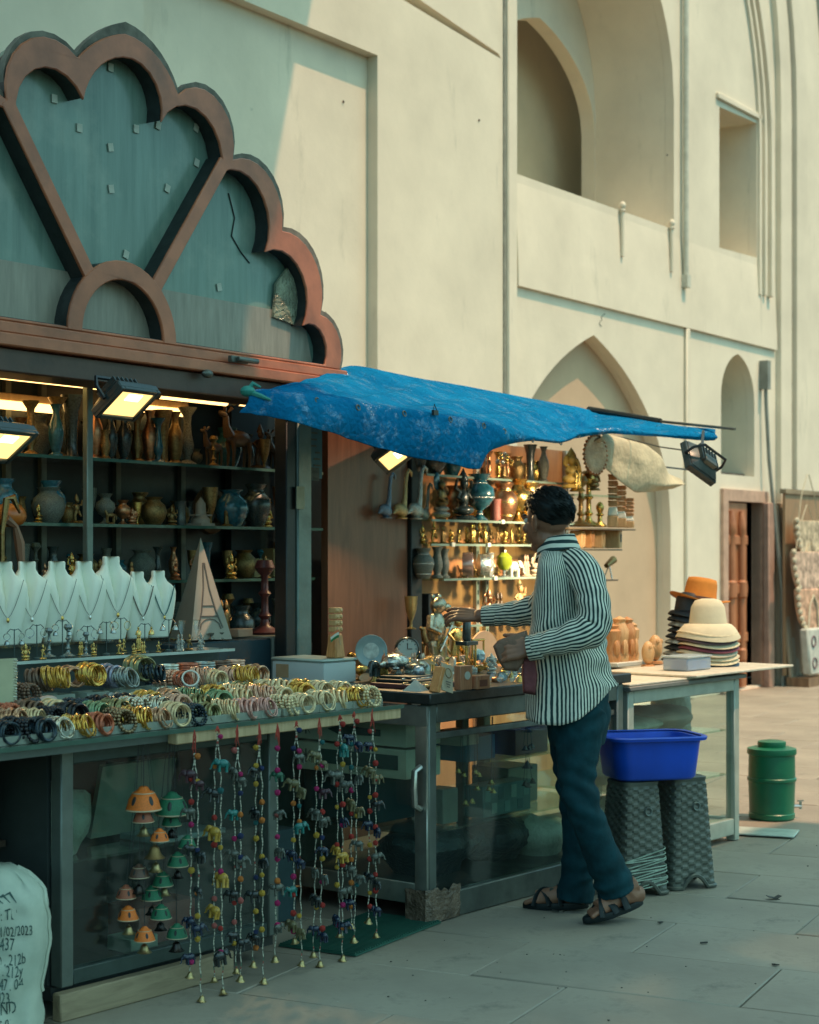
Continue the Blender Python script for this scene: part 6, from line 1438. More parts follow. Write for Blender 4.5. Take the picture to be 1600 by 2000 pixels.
bl = ['white velvet necklace bust at the picture edge','white velvet bust with a long thin chain, next to the edge one','white velvet bust with a dark pendant chain in the middle left of the row','white velvet bust fourth in the row of seven','tallest white velvet bust holding a plain chain','smaller white velvet bust wearing a beaded necklace','last small white velvet bust wearing a teal cord']
CHN = [mat('thin_chain', (.20,.20,.17), rough=.4, metal=.6), mat('bead_dark', (.10,.08,.06), rough=.4), mat('teal_cord', (.03,.13,.13), rough=.6)]
for px, s, q in bx_:
    p = s_b(px, 4.86, S3+.001); t = link('necklace_bust', BM, None, p, AA-.35+.03*q, s); tag(t, bl[q], 'display bust', 'white necklace busts in a row')
    cm = CHN[0] if q < 5 else CHN[q-4]; Rz = Matrix.Rotation(AA-.35+.03*q, 4, 'Z'); L = []
    for k in range(15):
        f = k/14*2-1; x = .060*abs(f)**.8*(1 if f > 0 else -1)*(1.0); z = .225-.135*(1-abs(f)**1.1); w = .084; y = -.049*max(.1, 1-(x/w)**2)**.35-.004
        L.append((x, y, z))
    mb = MB().tube(L, .0012 if q < 5 else .0026, 5)
    o = mb.build('necklace', cm, None, p, AA-.35+.03*q); o.scale = (s,)*3; tag(o, ['thin chain on the bust at the picture edge','thin chain on the second bust','thin chain with dark drop on the third bust','thin chain on the fourth bust','plain chain on the tallest bust','dark beaded necklace on the first small bust','teal cord necklace on the last small bust'][q], 'necklace')
    MB().ell((0,-.056,.085),(.006,.004,.009),7,5).build('pendant', SILV if q % 2 else BRASS, o)
# earring stands: pole, arms, a pair of ring earrings with little bells
EG = mat('earring_gold', (.55,.40,.14), rough=.25, metal=.9, var=.3); ES = mat('earring_silver', (.34,.36,.33), rough=.25, metal=.9, var=.3)
def ear_mesh(kind, m):
    k = ('ear', kind, m.name)
    if k not in VM:
        if kind == 0: b = MB().torus((0,0,-.014),.011,.0014,14,5,rot=(pi/2,0,0)).lathe([(.001,-.026),(.007,-.030),(.010,-.040),(.009,-.042)],10)
        elif kind == 1: b = MB().lathe([(.001,0),(.004,-.004),(.003,-.010),(.009,-.018),(.012,-.028),(.010,-.030)],10).ell((0,0,-.004),.004,6,4)
        else: b = MB().torus((0,0,-.016),.015,.0012,18,5,rot=(pi/2,0,0)).ell((0,0,-.032),.004,6,4)
        VM[k] = b.mesh('earring', m)
    return VM[k]
STN = mat('stand_dark', (.03,.06,.06), rough=.35)
ers = [(28,0,ES),(72,2,ES),(122,0,ES),(171,2,ES),(208,1,ES),(236,2,EG),(283,1,EG),(330,1,ES)]
en = ['earring stand at the picture edge with silver ring earrings','earring stand with plain wide hoops before the second bust','earring stand with bell rings before the third bust','earring stand with large hoops before the fourth bust','earring stand with dark drop earrings before the tallest bust','earring stand with gold hoops left of the beaded necklace','earring stand with gold drops below the small busts','earring stand with silver drops, last of the stands']
for q, (px, kd, m) in enumerate(ers):
    p = s_b(px, 4.70, S2+.001); hh = .105+.012*(q % 3); t = thing('earring_stand', en[q], 'stand', p, AA-.3, 'earring stands on the glass step')
    MB().cyl((0,0,0),(0,0,hh),.0018,n=6).lathe([(.014,0),(.013,.003),(.002,.005)],10).build('pole', STN, t)
    MB().tube([(-.026,0,hh-.012),(-.014,0,hh),(0,0,hh-.004),(.014,0,hh),(.026,0,hh-.012)],.0016,5).build('arm', STN, t)
    for s in (-1,1): link('earring', ear_mesh(kd, m), t, (s*.026,0,hh-.012), s*.3)
GF = mat('gold_leaf', (.62,.42,.14)); GLF = mat('smoked_crystal', (.20,.23,.22), rough=.1, metal=.5, var=.6, scale=60)
for q, (px, py, hp, m, b, h, kd, lab) in enumerate((
 (50,0,34,GF,4.66,S2,'seated','gold key charm figure hanging first below the stands'),(84,0,30,GF,4.66,S2,'dancer','second small gold charm figure near the picture edge'),(96,0,58,GLF,4.72,S2,'candle','smoked crystal spindle behind the gold charms'),(133,0,64,GLF,4.70,S2,'candle','tall smoked crystal spindle third in the row'),(168,0,48,GLF,4.66,S2,'candle','short smoked crystal spindle by the green hoop'),(158,0,28,GF,4.74,S2,'couple','small gold couple charm behind the crystal spindle'),(183,0,26,GF,4.70,S2,'seated','gold seated charm before the tallest bust'),(234,0,30,GF,4.68,S2,'dancer','gold dancer charm below the tallest bust'),(271,0,36,GF,4.76,S2,'couple','gold couple charm hanging under the beaded necklace'),(242,0,26,GF,4.80,S2,'dancer','tiny gold dancer charm behind the hoops'),(262,0,22,GF,4.64,S2,'seated','small gold seated charm on the step edge'),(280,0,24,GF,4.66,S2,'couple','small gold couple charm on the step edge'),(310,0,22,GF,4.66,S2,'dancer','last small gold charm on the step edge'),(322,0,30,BRASSD,4.64,S1+.03,'bell','dull brass hand bell hung below the glass step'),(352,0,34,SILV,4.66,S2,'couple','silvery couple charm at the end of the step'),(370,0,32,BRASSD,4.68,S2,'dancer','bronze dancer charm at the end of the step'),(392,0,34,SILV,4.66,S2,'seated','pale silver charm last on the glass step'))):
    p = s_b(px, b, h+.001)
    if kd == 'candle': vase('crystal_spindle', lab, 'ornament', 'candle', hp*mpp(p), m, p)
    elif kd == 'bell': tag(link('hand_bell', bell_mesh(m), None, p, 0, .03), lab, 'bell')
    else: figurine(kd, lab, hp*mpp(p), m, p, AA+random.uniform(-.5,.5), None, 'gold_charm', 'charm')
for q, (px, lab) in enumerate(((355,'clear wine glass shaped crystal at the end of the top step'),(385,'second clear goblet crystal at the end of the top step'))):
    p = s_b(px, 4.82, S2+.03); vase('crystal_goblet', lab, 'ornament', 'goblet', .075, CRYS, p)
for q, (px, lab) in enumerate(((413,'small steel double cup beyond the end of the step, nearer one'),(432,'small steel double cup beyond the end of the step, farther one'))):
    p = s_uv(px, 4.86, 1.047); tag(MB().lathe([(.012,0),(.015,.004),(.004,.014),(.012,.026),(.013,.03),(.010,.028)],12).build('egg_cup', SILV, None, p, 0), lab, 'cup')
# spiral bound price cards at the picture edge
p = s_b(6, 4.32, S1+.001); t = thing('card_book', 'upright spiral bound cream card book at the picture edge', 'book', p, AA-.2)
MB().bx(-.10,.045,-.004,.004,0,.155).build('cards', mat('cream_page', (.48,.46,.30), rough=.8), t)
mb = MB()
for q in range(17): mb.torus((.040,0,.008+.0088*q),.008,.0013,10,4,rot=(0,0,0) if 0 else (0,.2,0))
tag(mb.build('spiral_wire', SILV, t), kind='stuff')

# ---- bangle bundles in clear trays
def bundle(key, R, r, n, step, wob, beads=False):
    rs = random.Random(hash(key) % 1000 if False else len(key)*7); mb = MB()
    for i in range(n):
        x = (i-(n-1)/2)*step; rr = R*(1+rs.uniform(-.05,.05)); M = Matrix.Translation((x, rs.uniform(-wob,wob), rr+rs.uniform(0,wob))) @ Euler((rs.uniform(-.12,.12), pi/2+rs.uniform(-.16,.16)+.22, 0)).to_matrix().to_4x4()
        if beads:
            for k in range(18):
                a = 2*pi*k/18; mb.ell(M @ Vector((rr*cos(a), rr*sin(a), 0)), r*1.25, 6, 4)
        else: mb.tube([M @ Vector((rr*cos(2*pi*k/20), rr*sin(2*pi*k/20), 0)) for k in range(20)], r, 5, closed=True)
    return mb
BNM = [bundle('thin', .031,.0029,15,.0052,.004), bundle('wide', .030,.0048,8,.0094,.004), bundle('beaded', .030,.0048,8,.0100,.003, True), bundle('fine stack', .029,.0024,20,.0041,.005)]
PALB = dict(black=((.012,.014,.018),.25,.3), ink=((.02,.035,.045),.2,.4), gold=((.66,.38,.08),.25,.75), orange=((.60,.24,.05),.3,.4), rust=((.42,.11,.05),.3,.3), bronze=((.26,.18,.10),.3,.8), olive=((.27,.25,.12),.3,.7), silver=((.52,.47,.36),.25,.8), cream=((.66,.49,.27),.35,.3), copper=((.52,.30,.18),.3,.75), pink=((.58,.30,.25),.35,.3), ivory=((.68,.53,.31),.35,.3), green=((.20,.30,.16),.3,.5), brown=((.14,.08,.05),.35,.3), amber=((.62,.34,.06),.2,.3), peach=((.62,.36,.24),.35,.3), grey=((.28,.30,.27),.3,.6), lilac=((.26,.26,.34),.3,.4), pearl=((.60,.60,.50),.25,.3))
BMESH = {}
BMAT = {k: mat('bangle_'+k, c, rough=r, metal=m, var=.35, scale=55, bump=.4, bscale=120, bdist=.002) for k, (c, r, m) in PALB.items()}
VNAME = ['thin','broad','beaded','fine']
ORD = ['first','second','third','fourth','fifth','sixth','seventh','eighth','ninth','tenth','eleventh','twelfth','thirteenth','fourteenth','fifteenth','sixteenth','seventeenth','eighteenth','nineteenth','twentieth','twenty-first','twenty-second']
def bangles(col, v, px, b, h, row, idx, rz=.0, s=1.0, z=.0):
    if v not in BMESH: BMESH[v] = BNM[v].mesh('bangle_bundle', BMAT['gold'], angle=70)
    p = s_b(px, b, h+z); o = link('bangle_bundle', BMESH[v], None, p, AA+pi/2+.12+rz*1.1, s*1.06); setmat(o, BMAT[col])
    tag(o, f'{VNAME[v]} {col} bangle bundle, {ORD[idx]} from the edge, {row}', 'bangles', 'bangle bundles on the left counter')
rows_ = [
 ('front row', 4.01, CT, [(8,'ink',0),(40,'black',2),(78,'ink',1),(112,'silver',3),(152,'gold',3),(192,'rust',1),(232,'bronze',2),(266,'gold',0),(305,'copper',3),(340,'cream',0),(372,'ink',2),(404,'olive',1),(440,'cream',0),(478,'pink',1),(512,'pink',3),(556,'ivory',2),(590,'ivory',0),(624,'ivory',3),(655,'cream',1),(688,'gold',3),(714,'ivory',2)], True),
 ('second row', 4.10, CT+.012, [(22,'copper',3),(60,'cream',0),(98,'black',2),(140,'black',1),(186,'green',0),(226,'olive',3),(264,'silver',2),(304,'silver',0),(346,'peach',3),(388,'olive',1),(428,'green',3),(468,'cream',1),(512,'peach',0),(548,'ivory',1),(588,'gold',3),(626,'ivory',0),(664,'ivory',3)], False),
 ('third row', 4.19, CT+.02, [(10,'rust',2),(56,'brown',1),(104,'cream',3),(152,'ink',2),(200,'black',0),(246,'black',1),(288,'amber',0),(330,'copper',3),(372,'green',0),(416,'gold',1),(460,'ivory',0),(506,'gold',3),(550,'ivory',1),(592,'gold',0)], False),
 ('back row below the step', 4.27, CT+.01, [(40,'brown',3),(186,'black',0),(232,'grey',1),(276,'ivory',3),(334,'silver',0),(380,'grey',3),(430,'gold',2),(478,'olive',0),(520,'ivory',1)], False)]
TRAY = None
tray_mb = MB(); w_, d_, hh_ = .094, .085, .026
tray_mb.bx(-w_/2,w_/2,-d_/2,d_/2,0,.002).bx(-w_/2,w_/2,-d_/2,-d_/2+.002,.002,hh_).bx(-w_/2,w_/2,d_/2-.002,d_/2,.002,hh_).bx(-w_/2,-w_/2+.002,-d_/2+.002,d_/2-.002,.002,hh_).bx(w_/2-.002,w_/2,-d_/2+.002,d_/2-.002,.002,hh_)
TRAYM = tray_mb.mesh('clear_tray', CLRP, smooth=False)
def tray(px, b, h, row, idx, s=1.0):
    o = link('clear_tray', TRAYM, None, s_b(px, b, h+.001), AA+random.uniform(-.05,.05), s)
    tag(o, f'clear plastic tray, {ORD[idx]} from the picture edge in the {row}', 'tray', 'clear trays of bangles')
for row, b, h, items, tr in rows_:
    for i, (px, col, v) in enumerate(items):
        if tr: tray(px, b+.01, h, row, i)
        elif i % 2 == 0: tray(px, b+.01, h-.008, row, i)
        bangles(col, v, px, b+random.uniform(-.008,.008), h, row, i, random.uniform(-.35,.35), random.uniform(.92,1.08), .003 if tr else .013)
row = 'lower step row'
for i, (px, col, v, z, s) in enumerate(((48,'brown',2,.0,1.0),(78,'brown',1,.035,1.05),(108,'amber',0,.045,1.0),(140,'copper',3,.04,1.0),(176,'gold',0,.045,1.05),(212,'lilac',1,.03,1.1),(240,'grey',3,.03,1.0),(272,'olive',0,.045,1.2),(300,'ink',1,.04,.9),(330,'peach',2,.0,1.05),(352,'rust',3,.01,.9),(398,'peach',0,.0,1.05),(420,'cream',1,.0,.95),(450,'peach',3,.0,1.0),(478,'amber',0,.0,1.05),(500,'copper',1,.0,1.0))):
    b = 4.36+.05*(i % 2)
    if i % 2 == 0: tray(px, b+.02, S1, row, i)
    bangles(col, v, px, b, S1+.003, row, i, random.uniform(-.4,.4), s, z)
for q, (px, w_, col, lab) in enumerate(((330,.045,'pearl','clear drum of pearl bangles behind the lower step'),(366,.05,'rust','drum of rust red beaded bangles behind the lower step'),(400,.05,'grey','drum of patterned grey bangles behind the lower step'),(432,.045,'brown','drum of dark bead bangles near the end of the step'),(460,.045,'peach','stack of rose bangles at the end of the lower step'),(300,.04,'ink','drum of dark bangles behind the lilac ones'))):
    p = s_b(px, 4.54, S1+.002); t = thing('bangle_drum', lab, 'bangles', p, AA, 'bangle drums on the lower step')
    for k in range(9):
        o = MB().torus((0,0,.006+.009*k), w_*.72, .0052, 20, 5).build('bangle', BMAT[col], t) if k == 0 else link('bangle', t.children[0].data, t, (random.uniform(-.002,.002),random.uniform(-.002,.002),.009*k))
p = s_b(372, 4.30, S1+.03); o = MB().torus((0,0,.022),.028,.0035,22,6,rot=(1.1,.3,0)).build('white_bangle', mat('bangle_white', (.66,.64,.56), rough=.25), None, p); tag(o, 'single white bangle leaning upright on the lower glass step', 'bangle')
p = s_b(45, 4.30, S1-.05+.001); 
for q, (px, lab) in enumerate(((80,'long frosted box with packed earrings below the beaded drum'),)):
    p = s_b(px, 4.285, CT+.055); t = thing('frosted_box', lab, 'box', p, AA); MB().bx(-.07,.07,-.02,.02,0,.03).build('body', plastic('lilac_box', (.38,.40,.50), .3), t, bevel=.002); MB().ell((-.03,0,.036),(.03,.016,.014),10,6).build('dark_packet', BGB, t); MB().ell((.025,0,.036),(.04,.018,.014),10,6).build('pink_packet', mat('pink_packet', (.48,.34,.28), rough=.3, bump=.6), t)

# ================================================================ bead strings hanging off the edge
def bead_mat():
    m, nt, bs, tc = _base('seed_beads'); vec = _map(nt, tc.outputs['Object'], (0,0,1))
    n1 = _noise(nt, vec, 120, 0); n2 = _noise(nt, _map(nt, vec, (1,1,1), loc=(0,0,3)), 30, 2); n3 = _noise(nt, _map(nt, vec, (1,1,1), loc=(0,0,9)), 42, 2)
    c = _mix(nt, (.10,.10,.085), (.52,.51,.41), _ramp(nt, n1, .38, .55))
    c = _mix(nt, c, (.30,.04,.03), _ramp(nt, n2, .60, .62)); c = _mix(nt, c, (.03,.12,.07), _ramp(nt, n3, .60, .62))
    nt.links.new(c, bs.inputs['Base Color']); bs.inputs['Roughness'].default_value = .3; return m
BEADW = bead_mat()
REDC = mat('red_tassel', (.42,.06,.04), rough=.9, bump=.6, scale=60)
ELC = dict(teal=mat('teal_silk', (.01,.15,.14), rough=.25, var=.3, coat=.3), navy=mat('navy_silk', (.006,.018,.045), rough=.2, var=.4, coat=.3), gold=mat('gold_silk', (.42,.25,.04), rough=.3, var=.4), grey=mat('grey_silk', (.10,.11,.095), rough=.28, var=.6, metal=.3), olive=mat('olive_silk', (.13,.115,.055), rough=.3, var=.4), black=mat('black_silk', (.012,.018,.02), rough=.22, coat=.4), green=mat('green_silk', (.02,.10,.06), rough=.3), plum=mat('plum_silk', (.05,.02,.03), rough=.3))
PMC = [mat('pom_'+n, c, rough=.95, var=.3, scale=80, bump=1.0, bscale=160) for n, c in (('magenta',(.55,.02,.16)),('red',(.50,.04,.03)),('orange',(.70,.22,.04)),('yellow',(.65,.40,.05)),('teal',(.02,.17,.18)),('navy',(.02,.04,.14)),('rose',(.55,.14,.12)))]
EM = elephant_mesh(ELC['navy'], 'string')
rp = random.Random(5); pv = MB().ell((0,0,0),1,12,8); pv.V = [tuple(c*(1+rp.uniform(-.13,.13)) for c in v) for v in pv.V]; POM = pv.mesh('pompom', PMC[0])
BELLG = bell_mesh(mat('small_bell', (.42,.32,.15), rough=.3, metal=.9, var=.3))
strs = [ # px of top, py of top, py of the lowest bell, colours, label
 (380,1428,1955,['plum','grey','black','black','navy','navy'],[2,1,0,3,2,3,0],'first bead string, nearest the clay bell chimes, dark elephants and an orange pompom on top'),
 (425,1420,1940,['teal','black','gold','gold','gold','black'],[0,4,1,0,6,0],'bead string with teal and gold elephants under a magenta pompom'),
 (464,1418,1905,['grey','teal','grey','black','black'],[6,5,2,5,2,6,3],'bead string with a silver grey elephant on top and a red tassel'),
 (506,1414,1925,['black','black','black','black','black'],[3,3,2,3,3,3,3,2],'bead string with many yellow pompoms and black elephants'),
 (542,1415,1868,['green','grey','grey','grey','grey'],[0,0,6,0,2,0],'single bead string before the open counter end, grey green elephants'),
 (579,1410,1876,['grey','olive','teal','navy','teal','olive'],[5,0,2,2,3,0,1,0],'bead string with a navy pompom on top and small teal elephants'),
 (624,1404,1898,['olive','plum','grey','navy','grey','black','navy'],[4,0,1,3,0,1],'bead string with red tassels ending in a bell lying low, olive elephants'),
 (664,1398,1884,['teal','grey','navy','gold','grey','navy'],[1,3,1,0,1,3,0],'bead string with one bright teal elephant high and a gold one below'),
 (692,1392,1830,['navy','grey','olive','grey','grey','navy'],[1,4,0,1,2,2],'bead string next to the end one, navy elephant high'),
 (728,1386,1822,['navy','olive','black','navy','grey','black','navy'],[1,1,1,1,1,1,1,1],'last bead string hanging from the glass corner, all its pompoms red')]
for si, (px, pt, pb, els, poms, lab) in enumerate(strs):
    b = 3.925; a, hT = onb(px, pt, b); p = AB(a, b, hT); k = mpp(p); L = min((pb-pt)*k, hT-.02)
    t = thing('bead_string', lab, 'bead string', p, AA-.9, 'bead strings hanging off the left counter')
    rs = random.Random(si*3+1); one = si == 4
    top = .07 if si in (0,2,3,4,6,9) else .02
    tm = MB()
    for q_ in range(7): tm.tube([(0,0,.004),(rs.uniform(-.006,.006),rs.uniform(-.005,.003),-top*rs.uniform(.25,.5)),(rs.uniform(-.010,.010),rs.uniform(-.006,.004),-top*rs.uniform(.6,1.15))],[.0016,.0024,.0009],4)
    tm.build('tassel', REDC, t)
    ends = []
    for s in ((0,) if one else (-1,1)):
        off = .010*s; pts = []; L2 = L*(1 if s >= 0 else rs.uniform(.90,.99)); n = int(L2/.0055)
        drift = rs.uniform(-.012,.012)
        mb = MB()
        for i in range(n+1):
            f = i/n; z = -top-(L2-top)*f; x = off*min(1,f*6)+drift*f*f+.0015*sin(i*.5+s); mb.V += []
            pts.append((x, .002*sin(f*9+s), z))
        rad = [.0026 if i % 2 else .0014 for i in range(n+1)]
        mb.tube(pts, rad, 5); o = mb.build('bead_strand', BEADW, t); ends.append(pts[-1])
        link('bell', BELLG, t, (pts[-1][0], pts[-1][1], pts[-1][2]-.018), (rs.uniform(-.2,.2), rs.uniform(-.2,.2), 0), .019)
    def at(f, s):
        return Vector((.010*s*(0 if one else 1), 0, -top-(L*.93-top)*f))
    ne = len(els)
    for i, c in enumerate(els):
        f = (i+.62)/(ne+.15)
        for s in ((-1,1) if (not one and i % 2 == si % 2 and si not in (1,3)) else ((1,) if one else (rs.choice((-1,1)),))):
            q = at(min(.97, f+(.035 if s > 0 else 0)), s if not one else 0)
            big = 1.25 if (si in (1,7) and i < 2) or si in (1,) else 1.0
            o = link('elephant', EM, t, q+Vector((s*.004, -.004, -.020)), (rs.uniform(-.15,.15), rs.uniform(-.15,.15), rs.uniform(-1.2,.9)+(pi if s > 0 and i % 3 else 0)), .048*big*rs.uniform(.88,1.12)); setmat(o, ELC[c])
    poms = [c for q_, c in enumerate(poms) for _ in range(1 + (q_+si) % 2)]
    for i, c in enumerate(poms):
        f = (i+.12)/(len(poms)-.2); s = rs.choice((-1,1)); q = at(min(.96,f), 0 if one else s)
        o = link('pompom', POM, t, q+Vector((0,-.003,0)), (i,i*2,0), rs.uniform(.0085,.0110)); setmat(o, PMC[c])
        if i % 3 == 1 and not one: o = link('pompom', POM, t, at(min(.96,f+.012), -s)+Vector((0,-.003,0)), (i,0,1), rs.uniform(.008,.0095)); setmat(o, PMC[(c+2) % 7])

# ================================================================ painted clay bell chimes before the glass
CLO_ = mat('orange_clay', (.74,.17,.02), rough=.5, var=.35, scale=30, bump=.3); CLG = mat('green_clay', (.02,.17,.085), rough=.5, var=.4, scale=30, bump=.3); CLR = mat('rust_clay', (.34,.10,.05), rough=.5, var=.4, scale=30, bump=.3); CLB = mat('brown_clay', (.11,.055,.035), rough=.5, var=.4, scale=30); RIMC = mat('cream_rim', (.50,.40,.26), rough=.5, var=.3, scale=60)
def dome_mesh(m):
    k = ('dome', m.name)
    if k not in VM: VM[k] = MB().lathe([(1.02,-.02),(1.0,0),(.95,.10),(.84,.38),(.62,.64),(.36,.76),(.30,.80),(.26,.86),(.12,.90),(0,.91),(.0,.70),(.55,.52),(.78,.30),(.9,.02),(1.02,-.02)],20,cap=False).mesh('clay_bell', m, angle=55)
    return VM[k]
if True:
    k_ = MB().torus((0,0,0),1.0,.035,22,5); k_.torus((0,0,.64),.63,.025,18,4); RIMM = k_.mesh('rim_line', RIMC)
    cut = MB()
    for q in range(5):
        a = 2*pi*q/5-.6; R = .80
        M = Matrix.Rotation(a, 4, 'Z') @ Matrix.Translation((.82,0,.38)) @ Euler((0, radians(-34), 0)).to_matrix().to_4x4()
        e_ = MB().ell((0,0,0),(.035,.13,.21),8,5).xf(M); cut.add(e_.V, e_.F)
    CUTM = cut.mesh('cut_leaf', DARK)
def clay_chime(lab, px, pt, items, b, c_main):
    a, hT = onb(px, pt, b); p = AB(a, b, hT); k = mpp(p); t = thing('bell_chime', lab, 'chime', p, AA-.9, 'painted clay bell chimes on the left counter')
    MB().ell((0,0,-.004),(.005,.005,.008),8,6).build('hook_bead', SILV, t)
    for kind, x, y, w_, m in items:
        X = (x-px)*k; Z = -(y-pt)*k; Y = random.uniform(-.012,.012); r = w_*.58*k
        MB().cyl((X*.25,Y*.2,-.01 if (x,y) != items[0][1:3] else 0),(X,Y,Z+r*.8),.0009,n=4).build('cord', STRM, t)
        if kind == 'd':
            d = link('clay_bell', dome_mesh(m), t, (X,Y,Z), random.uniform(0,2), (r,r,r*1.45)); link('rim_line', RIMM, d); tag(link('cut_leaf', CUTM, d), kind='stuff')
        else: link('brass_bell', bell_mesh(m), t, (X,Y,Z), 0, r*1.25)
bd = 4.02
SB = mat('small_bell', (.42,.32,.15)); DB = mat('dark_bell', (.05,.045,.04))
clay_chime('orange clay bell chime with a big dome on top', 280, 1432, [('d',280,1581,60,CLO_),('d',281,1604,36,CLR),('b',280,1633,24,SB),('d',311,1643,32,CLO_),('b',303,1675,34,BRASSD),('b',304,1703,24,SB),('d',271,1714,34,CLB),('b',270,1746,24,DB),('d',245,1755,34,CLR),('d',249,1797,36,CLO_),('b',251,1825,22,SB),('d',284,1835,36,CLO_),('b',282,1861,24,SB)], bd, CLO_)
clay_chime('green clay bell chime beside the orange one', 338, 1428, [('d',336,1590,58,CLG),('d',335,1612,34,CLG),('b',334,1637,22,DB),('d',366,1655,32,CLG),('d',348,1690,36,CLG),('b',347,1715,20,DB),('d',317,1730,36,CLG),('b',320,1750,22,SB),('d',297,1756,36,CLG),('b',297,1786,22,DB),('d',315,1792,36,CLG),('b',313,1818,22,DB),('d',346,1830,36,CLG),('b',346,1856,26,DB)], bd, CLG)

# ================================================================ stock inside the left counter
bag('crumpled white plastic bag on the shelf of the dark open counter end', AB(3.22,4.45,.521), .15,.12,.22, BGW, 2)
bag('white plastic sack on the glass shelf behind the clay bells', AB(3.62,4.42,.43), .12,.10,.24, BGW, 6)
o = MB().box((0,0,.14),(.34,.02,.26),rot=(.25,0,0)).build('card_sheet', mat('pale_card2', (.30,.32,.26), rough=.4), None, AB(4.02,4.5,.43), AA); tag(o, 'pale card sheet leaning on the glass shelf behind the bead strings', 'card')
o = MB().bx(-.13,.13,-.08,.08,0,.13).build('red_carton', mat('dull_red', (.26,.06,.05), rough=.5), None, AB(4.02,4.4,.092), AA, bevel=.003); tag(o, 'dull red carton on the floor of the glass counter', 'box')
o = MB().bx(-.06,.06,-.06,.06,0,.05).build('white_carton', mat('pale_card2', (.30,.32,.26)), None, AB(3.86,4.32,.092), AA, bevel=.003); tag(o, 'small pale carton beside the dull red one', 'box')
o = MB().bx(-.16,.16,-.1,.1,0,.02).build('clear_folder', plastic('folder', (.42,.46,.46), .3), None, AB(4.12,4.4,.43), AA, bevel=.003); tag(o, 'clear plastic folder lying on the inner glass shelf', 'folder')
p = AB(4.62,4.55,.36); t = thing('pink_bottle', 'pink plastic bottle with a ribbed neck behind the bead strings', 'bottle', p)
MB().lathe([(.045,0),(.05,.01),(.05,.13),(.04,.155),(.028,.16)],16).build('body', mat('pink_plastic', (.48,.22,.17), rough=.4), t); MB().lathe([(.03,.161),(.03,.172),(.026,.176),(.03,.18),(.03,.19),(0,.192)],14).build('cap', mat('pink_plastic', (.48,.22,.17)), t)
o = MB().bx(-.20,.20,-.12,.12,0,.355).build('crate', mat('dark_teal_box', (.02,.05,.06)), None, AB(4.66,4.62,.002), AA, bevel=.004); tag(o, 'dark crate under the pink bottle behind the bead strings', 'box')

# ================================================================ woven sack with stencilled print
sp = onh(20, 2030, 0); SKM = None
def sack_mat():
    m, nt, bs, tc = _base('woven_sack'); vec = tc.outputs['Object']
    c = _mix(nt, (.36,.42,.35), (.52,.57,.48), _ramp(nt, _noise(nt, vec, 7, 6, .6), .3, .7)); c = _mix(nt, c, (.24,.27,.21), _ramp(nt, _noise(nt, vec, 3.1, 7, .7), .6, .85))
    w = nt.nodes.new('ShaderNodeTexWave'); w.inputs['Scale'].default_value = 90; nt.links.new(vec, w.inputs['Vector'])
    nt.links.new(c, bs.inputs['Base Color']); bs.inputs['Roughness'].default_value = .5; _bump(nt, bs, w.outputs['Fac'], .12, .002); return m
sk = thing('woven_sack', 'pale woven plastic sack with stencilled dates standing in the corner', 'sack', (sp.x-.045, sp.y+.02, 0), radians(4))
def sackw(z): 
    f = z/.50; return .138*(1-.07*sin(f*5+1)) if f < .75 else .138*(1-.07*sin(4.75))*max(.05, sqrt(max(0, 1-((f-.75)/.27)**2)))
def sackpt(a, z):
    w = sackw(z); d = .11*(1-.25*max(0, z/.5-.6))*max(.12, sqrt(max(0,w/.138)))
    n = .020*noise.noise(Vector((cos(a)*2, sin(a)*2, z*9)))+.008*(1-2*abs(noise.noise(Vector((cos(a)*3+z*6, sin(a)*3, z*10)))))+.009*noise.noise(Vector((cos(a)*4, sin(a)*4, z*24)))
    return Vector((w*cos(a)*(1+n*3), d*sin(a)+n, z))
MB().loft([[sackpt(2*pi*k/48, .50*i/34) for k in range(48)] for i in range(35)]).build('body', sack_mat(), sk, angle=70)
seam = [sackpt(0, .50*i/30)+Vector((.004,0,0)) for i in range(8, 31)]
MB().tube(seam, .006, 5, sq=.4).build('seam', mat('sack_seam', (.42,.46,.38), rough=.6), sk)
def sack_text(s, x0, z0, size, m=mat('stencil_ink', (.03,.07,.065), rough=.7, var=.9, scale=40)):
    b = text_mb(s, size); V = []
    # a denser copy so that the print follows the bulge
    me = bpy.data.meshes.new('t'); me.from_pydata(b.V, [], b.F); bm_ = bmesh.new(); bm_.from_mesh(me); bmesh.ops.triangulate(bm_, faces=bm_.faces)
    for _ in range(2):
        es = [e for e in bm_.edges if e.calc_length() > .008]
        if es: bmesh.ops.subdivide_edges(bm_, edges=es, cuts=1); bmesh.ops.triangulate(bm_, faces=bm_.faces)
    for v in bm_.verts:
        x = v.co.x*.80+x0; z = v.co.y*1.5+z0 + .006*noise.noise(Vector((v.co.x*30+x0*7, z0*20, 1))) + .05*v.co.x*sin(z0*31); w = sackw(z); c = max(-.97, min(.97, x/w)); a = -math.acos(c)
        q = sackpt(a, z); v.co = Vector((x, q.y-.0025, z))
    bm_.to_mesh(me); bm_.free(); me.materials.append(m); me.name = 'lettering'
    return tag(link('lettering', me, sk), kind='stuff')
for s, xe, z0, sz in (('PROD : TEI',.072,.368,.030),('01/02/2023',.115,.316,.028),('10437',.066,.272,.034),('30 . 212b',.097,.228,.030),('30 . 212y',.090,.200,.030),('47 . 04',.090,.164,.030),('2023',.054,.130,.032),('OF IND',.070,.088,.036),('BKS 07',.063,.046,.028)):
    x0 = xe - max(v[0] for v in text_mb(s, sz).V)*.80
    sack_text(s, x0, z0, sz)
lf = MB()
for q in range(5): lf.tube([(-.035+.016*q, 0, .405+.006*q),(-.02+.018*q,0,.420+.005*q),(.0+.018*q,0,.412)],[.002,.0045,.001],4)
V = []
